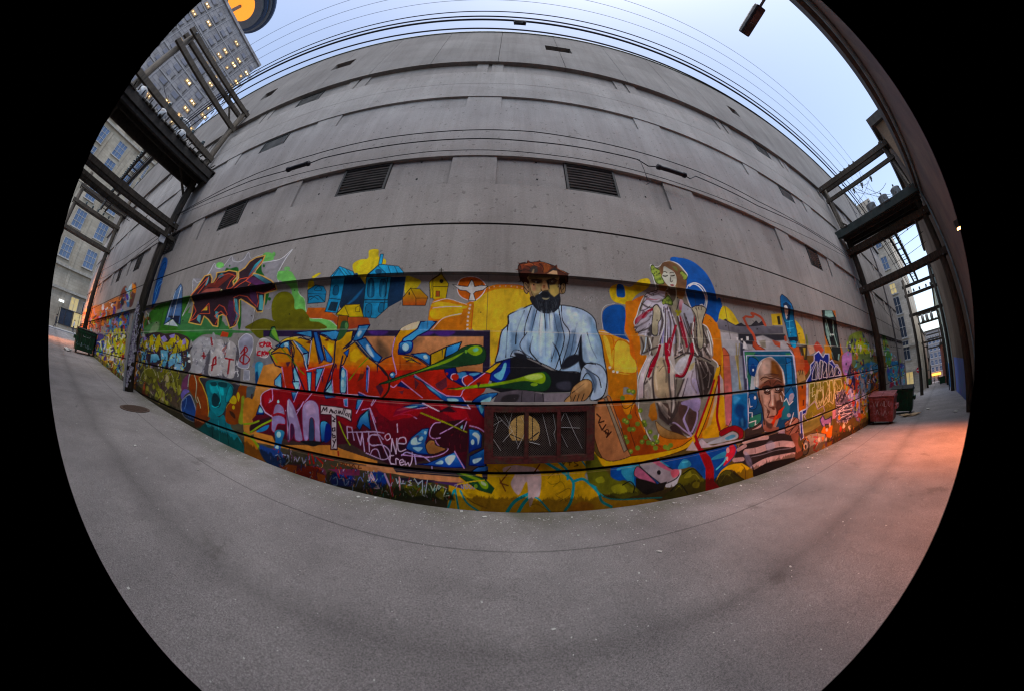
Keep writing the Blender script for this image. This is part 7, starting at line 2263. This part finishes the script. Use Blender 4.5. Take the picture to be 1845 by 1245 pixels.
# =====================================================================
# dumpsters
def dumpster(x, y, rz, w_, d_, h_, m, label, lid=True, tagpal=(.7,.7,.75)):
    g0 = gz(x); t = empty('dumpster', label, 'dumpster', (0,0,0), 'dumpsters by the wall')
    b = MB(); zb = .16
    bot = [(-w_/2+.06,-d_/2+.16),(w_/2-.06,-d_/2+.16),(w_/2-.06,d_/2-.02),(-w_/2+.06,d_/2-.02)]; top = [(-w_/2,-d_/2),(w_/2,-d_/2),(w_/2,d_/2),(-w_/2,d_/2)]
    lo = [b.bm.verts.new((px,py,zb)) for px,py in bot]; hi = [b.bm.verts.new((px,py,h_-(.12 if py < 0 else 0))) for px,py in top]
    b.bm.faces.new(lo[::-1])
    for i in range(4): b.bm.faces.new((lo[i],lo[(i+1)%4],hi[(i+1)%4],hi[i]))
    b.bm.faces.new(hi)
    body = b.build('body', m, t, bevel=.015)
    b = MB(); b.box(-w_/2-.03,w_/2+.03,-d_/2-.03,-d_/2+.03,h_-.2,h_-.11); b.box(-w_/2-.03,-w_/2+.03,-d_/2+.03,d_/2,h_-.16,h_-.07); b.box(w_/2-.03,w_/2+.03,-d_/2+.03,d_/2,h_-.16,h_-.07)
    for xx in (-w_*.25,0,w_*.25): b.box(xx-.03,xx+.03,-d_/2-.005,-d_/2+.12,zb+.25,h_-.2)
    b.build('rim', m, t)
    for s_ in (-1,1):
        MB().box(s_*(w_/2+.0)+(-.14 if s_ < 0 else .005), s_*(w_/2)+(-.005 if s_ < 0 else .14), -d_*.28, d_*.28, h_*.52, h_*.66).build('fork_pocket', m, t, bevel=.01)
    for s_ in (-1,1):
        Mx = Matrix.Translation((0,-d_/2,h_-.10)) @ Matrix.Rotation(math.atan2(.12,d_), 4, 'X')
        MB().box(.01 if s_ > 0 else -w_/2-.02, w_/2+.02 if s_ > 0 else -.01, -.05, d_+.02, .015, .06, Mx).build('lid', M_rubber if m is M_green else m, t, bevel=.012)
    for sx_ in (-1,1):
        for sy_ in (-1,1):
            cx_, cy_ = sx_*(w_/2-.2), sy_*(d_/2-.28); b = MB(); b.tube([(cx_-.03,cy_,.075),(cx_+.03,cy_,.075)], .075, 12)
            cst = b.build('caster', M_rubber, t); b = MB(); b.box(cx_-.045,cx_+.045,cy_-.03,cy_+.03,.152,.165).box(cx_-.045,cx_-.034,cy_-.03,cy_+.03,.06,.152); q = b.build('fork', M_steel); q.parent = cst
    t.location = (x, y, g0); t.rotation_euler = (0, math.atan(-SL), rz)
    return t
def graf(t, strokes, face, m, r=.018):
    b = MB()
    for st in strokes:
        for p, q in zip(st, st[1:]): b.beam(face(*p), face(*q), r*2, r*.5)
    o = b.build('graffiti_tag', m); o.parent = t
gd1 = dumpster(-25.2, 2.85, math.radians(90), 1.45, 1.35, 1.42, M_green, 'dark green dumpster against the painted wall at the left end')
S_ = lambda u, v: (u, -.675-.03, v)
def S1(u, v): return (u, -.675+(.16*(1-(v-.16)/1.2))-.012, v)
graf(gd1, [[(-.55,.62),(-.62,.5),(-.5,.42),(-.42,.5)],[(-.38,.6),(-.3,.4),(-.25,.62),(-.2,.4)],[(-.15,.45),(-.05,.58),(0,.42),(.08,.56),(.12,.4)],[(.15,.38),(.25,.58),(.3,.36),(.4,.54),(.45,.38),(.52,.46)]], S1, mat('pale_blue_spray', (.45,.65,.75), bump=0))
graf(gd1, [[(-.25,1.05),(-.2,.98),(.25,.98),(.3,1.08)]], S1, M_white, .03)
rd = dumpster(16.35, 3.0, math.radians(-90), 1.3, 1.25, 1.32, M_redd, 'graffiti scrawled rusty red dumpster in front of the right timber pole')
def S2(u, v): return (u, -.625+(.16*(1-(v-.16)/1.1))-.012, v)
R5 = np.random.default_rng(4)
graf(rd, [[(R5.uniform(-.5,.5), R5.uniform(.4,1.1))]+[] for _ in range(0)] or [[(-.45,1.05),(-.38,.8),(-.3,1.05),(-.22,.8),(-.15,1.05)],[(-.05,.85),(0,1.05),(.08,.85)],[(.15,1.05),(.15,.82),(.3,.84)],[(.4,1.05),(.35,.9),(.45,.8)],[(-.4,.65),(-.3,.45),(-.2,.68),(-.1,.45)],[(0,.6),(.1,.4),(.2,.65),(.3,.42),(.4,.6)]], S2, mat('pale_spray', (.62,.55,.6), bump=0), .022)
gd2 = dumpster(21.4, 2.55, math.radians(-90), 1.45, 1.3, 1.42, M_green, 'dark green dumpster behind the red one on the right')
MB().box(0,.9,0,.7,0,.025).build('x', M_card) if False else None
cdb = empty('flattened_cardboard', 'flattened cardboard box lying on the road beside the right green dumpster', 'cardboard', (19.3, 1.9, gz(19.3)))
for i, (dx, dy, rz_, ww_, ll_) in enumerate(((0,0,.3,.9,.7),(.25,-.3,-.4,.8,.5),(-.3,.2,.9,.5,.6))):
    Mx = Matrix.Translation((19.3+dx,1.9+dy,gz(19.3+dx)+.02+.035*i)) @ Matrix.Rotation(rz_,4,'Z') @ Matrix.Rotation(.05-.04*i,4,'Y'); MB().box(-ww_/2,ww_/2,-ll_/2,ll_/2,0,.02,Mx).build('flap', M_card, cdb)
# litter
def crumple(x, y, s, label, m=M_litter, cat='paper litter', name='paper_scrap'):
    b = MB(); bmesh.ops.create_icosphere(b.bm, subdivisions=2, radius=s); R_ = np.random.default_rng(int(abs(x*100)+y*10))
    for v in b.bm.verts: v.co = Vector((v.co.x*R_.uniform(.7,1.4), v.co.y*R_.uniform(.7,1.3), v.co.z*R_.uniform(.2,.5)+s*.3)); v.co += Vector((x, y, gz(x)))
    return tag(b.build(name, m), label, cat, 'scraps on the road')
p = atG(1650,745); crumple(p.x, p.y, .16, 'crumpled white paper on the road right of the green dumpster')
p = atG(1672,737); crumple(p.x, p.y, .12, 'flat pale scrap on the road down the right alley')
p = atG(1722,742); crumple(p.x, p.y, .13, 'white scrap on the road near the right edge')
p = atG(122,632); crumple(p.x, p.y, .28, 'white plastic bag on the road left of the green dumpster', cat='plastic bag', name='plastic_bag')
p = atG(1600,849); crumple(p.x, p.y, .025, 'small white scrap on the warm lit patch of road')
p = atG(1180,984); 
lt = MB(); R6 = np.random.default_rng(11)
for i in range(1900):
    if i < 1500: x = R6.normal(0,7); y = min(3.66, 3.55-abs(R6.normal(0,.35)))
    else: x = R6.normal(0,6); y = R6.uniform(.3,3.4)
    s_ = R6.uniform(.002,.008)*(2.2 if R6.random() < .08 else 1); a_ = R6.uniform(0,3.14)
    Mx = Matrix.Translation((x,y,gz(x)+.003)) @ Matrix.Rotation(a_,4,'Z'); lt.box(-s_,s_,-s_*.6,s_*.6,0,.003,Mx)
for i in range(46):
    x = R6.uniform(-9,12); s_ = R6.uniform(.012,.03); y = R6.uniform(3.4,3.64) if i % 3 else R6.uniform(.6,3.2)
    Mx = Matrix.Translation((x,y,gz(x)+.004)) @ Matrix.Rotation(R6.uniform(0,3),4,'Z') @ Matrix.Rotation(R6.uniform(-.3,.3),4,'X'); lt.box(-s_,s_,-s_*.7,s_*.7,0,s_*.4,Mx)
o = tag(lt.build('litter_specks', M_litter), 'tiny pale chips and crumbs scattered over the road', 'litter'); o['kind'] = 'stuff'
# drain cover
mh = atG(243,736); dc = empty('drain_cover', 'round rusty iron drain cover in the road beside the left pole', 'manhole cover', (mh.x, mh.y, mh.z))
Mx = Matrix.Translation((mh.x, mh.y, mh.z+.004)) @ Matrix.Rotation(math.atan(-SL),4,'Y')
b = MB(); b.lathe((0,0,0), [(.46,0),(.46,.012),(.40,.014)], 32)
for v in b.bm.verts: v.co = Mx @ v.co
b.build('ring', mat('rusty_iron', (.10,.06,.045), (.05,.035,.03), scale=20), dc); b = MB()
for k in range(-5,6):
    hh_ = math.sqrt(max(.01,.38**2-(k*.07)**2)); b.box(k*.07-.02,k*.07+.02,-hh_,hh_,.0145,.024,Mx)
b.build('grating', MATS['rusty_iron'], dc)
# no entry sign
ns_ = empty('no_entry_sign', 'round red no entry sign with a white bar on a post past the side street', 'road sign', (54.6, 3.4, gz(54.6)))
zS = atX(1655,666,54.6).z; MB().tube([(54.6,3.4,gz(54.6)),(54.6,3.4,zS+.5)], .04, 8).build('post', M_steel, ns_)
MB().tube([(54.55,3.4,zS),(54.5,3.4,zS)], .38, 24).build('disc', mat('sign_red', (.6,.02,.03), bump=0), ns_)
MB().box(54.485,54.497,3.12,3.68,zS-.07,zS+.07).build('white_bar', M_white, ns_)
MB().tube([(54.56,3.4,zS),(54.552,3.4,zS)], .44, 24).build('white_rim', M_white, ns_)
# far street light pole on the right side and shopfront lights in the distance
lp_ = empty('street_lamp', 'tall dark lamp post with a curved arm far down the right alley', 'street lamp', (46,-1.2,gz(46)))
MB().tube([(46,-1.2,gz(46)),(46,-1.2,6.2),(46,-.9,6.6),(46,.2,6.5)], .06, 8).build('post', M_framed, lp_); MB().box(45.85,46.15,.1,.6,6.38,6.5).build('lamp_head', M_steel, lp_)
for i, (x_, y_, m_, lb_) in enumerate(((86,3.0,M_green,'small green bin far down the right alley beside the brick building'),(80,-.6,M_green,'green dumpster far down the right alley on its right side'))):
    dd = dumpster(x_, y_, math.radians(90), 1.5, 1.3, 1.4, m_, lb_)

# =====================================================================
# people, far off
def person(x, y, face, label, top, legs, stride=.25, h=1.75):
    g0 = gz(x)+(.14 if x < -56 else 0); t = empty('person', label, 'person', (x,y,g0), 'walkers in the distance')
    k = h/1.75; J = {'pel':(0,0,.95),'sp':(0,.02,1.2),'ch':(0,0,1.38),'ne':(0,0,1.5),'hd':(0,.03,1.62),'ht':(0,.02,1.74),
      'hl':(-.10,0,.9),'kl':(-.11,stride*.6,.5),'al':(-.11,stride*.2-.05,.09),'tl':(-.11,stride*.2+.12,.03),'hr':(.10,0,.9),'kr':(.11,-stride*.1,.48),'ar':(.11,-stride,.10),'tr':(.11,-stride+.14,.03),
      'sl':(-.19,0,1.42),'el':(-.25,-.10,1.15),'wl':(-.24,.08,.92),'fl':(-.23,.13,.83),'sr':(.19,0,1.42),'er':(.25,.06,1.15),'wr':(.24,.22,.98),'fr':(.23,.28,.90)}
    Rr = {'pel':.15,'sp':.13,'ch':.16,'ne':.06,'hd':.10,'ht':.07,'hl':.10,'kl':.065,'al':.045,'tl':.04,'hr':.10,'kr':.065,'ar':.045,'tr':.04,'sl':.07,'el':.048,'wl':.032,'fl':.035,'sr':.07,'er':.048,'wr':.032,'fr':.035}
    Ed = 'pel-sp sp-ch ch-ne ne-hd hd-ht pel-hl hl-kl kl-al al-tl pel-hr hr-kr kr-ar ar-tr ch-sl sl-el el-wl wl-fl ch-sr sr-er er-wr wr-fr'.split()
    nm = list(J); me_ = bpy.data.meshes.new('body'); me_.from_pydata([tuple(c*k for c in J[n_]) for n_ in nm], [(nm.index(e_.split('-')[0]), nm.index(e_.split('-')[1])) for e_ in Ed], [])
    o = bpy.data.objects.new('body', me_); SC.collection.objects.link(o); o.modifiers.new('skin','SKIN'); sv_ = me_.skin_vertices[0].data
    for i_, n_ in enumerate(nm): sv_[i_].radius = (Rr[n_], Rr[n_]*.85)
    sv_[0].use_root = True; o.modifiers.new('sub','SUBSURF').levels = 1; o.modifiers['sub'].render_levels = 1
    m_ = bpy.data.materials.new('person_clothes'); m_.use_nodes = True; n = m_.node_tree; tc = n.nodes.new('ShaderNodeTexCoord'); sx_ = n.nodes.new('ShaderNodeSeparateXYZ'); n.links.new(tc.outputs['Object'], sx_.inputs[0])
    cr = n.nodes.new('ShaderNodeValToRGB'); cr.color_ramp.interpolation = 'CONSTANT'; e_ = cr.color_ramp.elements; e_[0].color = (.02,.02,.02,1); e_[1].position = .06; e_[1].color = (*legs,1)
    for p_, c_ in ((.51,top),(.86,(.42,.26,.19)),(.955,(.03,.02,.015))): q = e_.new(p_); q.color = (*c_,1)
    mm = n.nodes.new('ShaderNodeMath'); mm.operation = 'DIVIDE'; mm.inputs[1].default_value = h; n.links.new(sx_.outputs[2], mm.inputs[0]); n.links.new(mm.outputs[0], cr.inputs[0]); n.links.new(cr.outputs[0], n.nodes['Principled BSDF'].inputs['Base Color'])
    me_.materials.append(m_); o.parent = t
    ha = MB().lathe((0,.0,1.64*k), [(.10,0),(.115,.05),(.105,.10),(.06,.145)], 10); ho = ha.build('hair', mat('dark_hair', (.03,.02,.015), bump=0)); ho.parent = t
    t.rotation_euler = (0,0,face); return t
person(-58.5, 1.2, 0, 'person in dark clothes walking on the far street pavement, left of the shop window', (.02,.02,.03), (.02,.02,.03))
person(-58.8, 4.4, 3.1, 'person in a white top and dark trousers walking by the lit shop window', (.5,.5,.55), (.03,.03,.05))
person(92, .4, 1.6, 'person in a dark red top walking down the far right alley', (.16,.03,.05), (.03,.03,.05))
person(97, 1.6, 1.4, 'person in a pale jacket walking farther down the right alley', (.35,.35,.4), (.03,.03,.04))
for m_ in bpy.data.meshes: m_.validate() if False else None
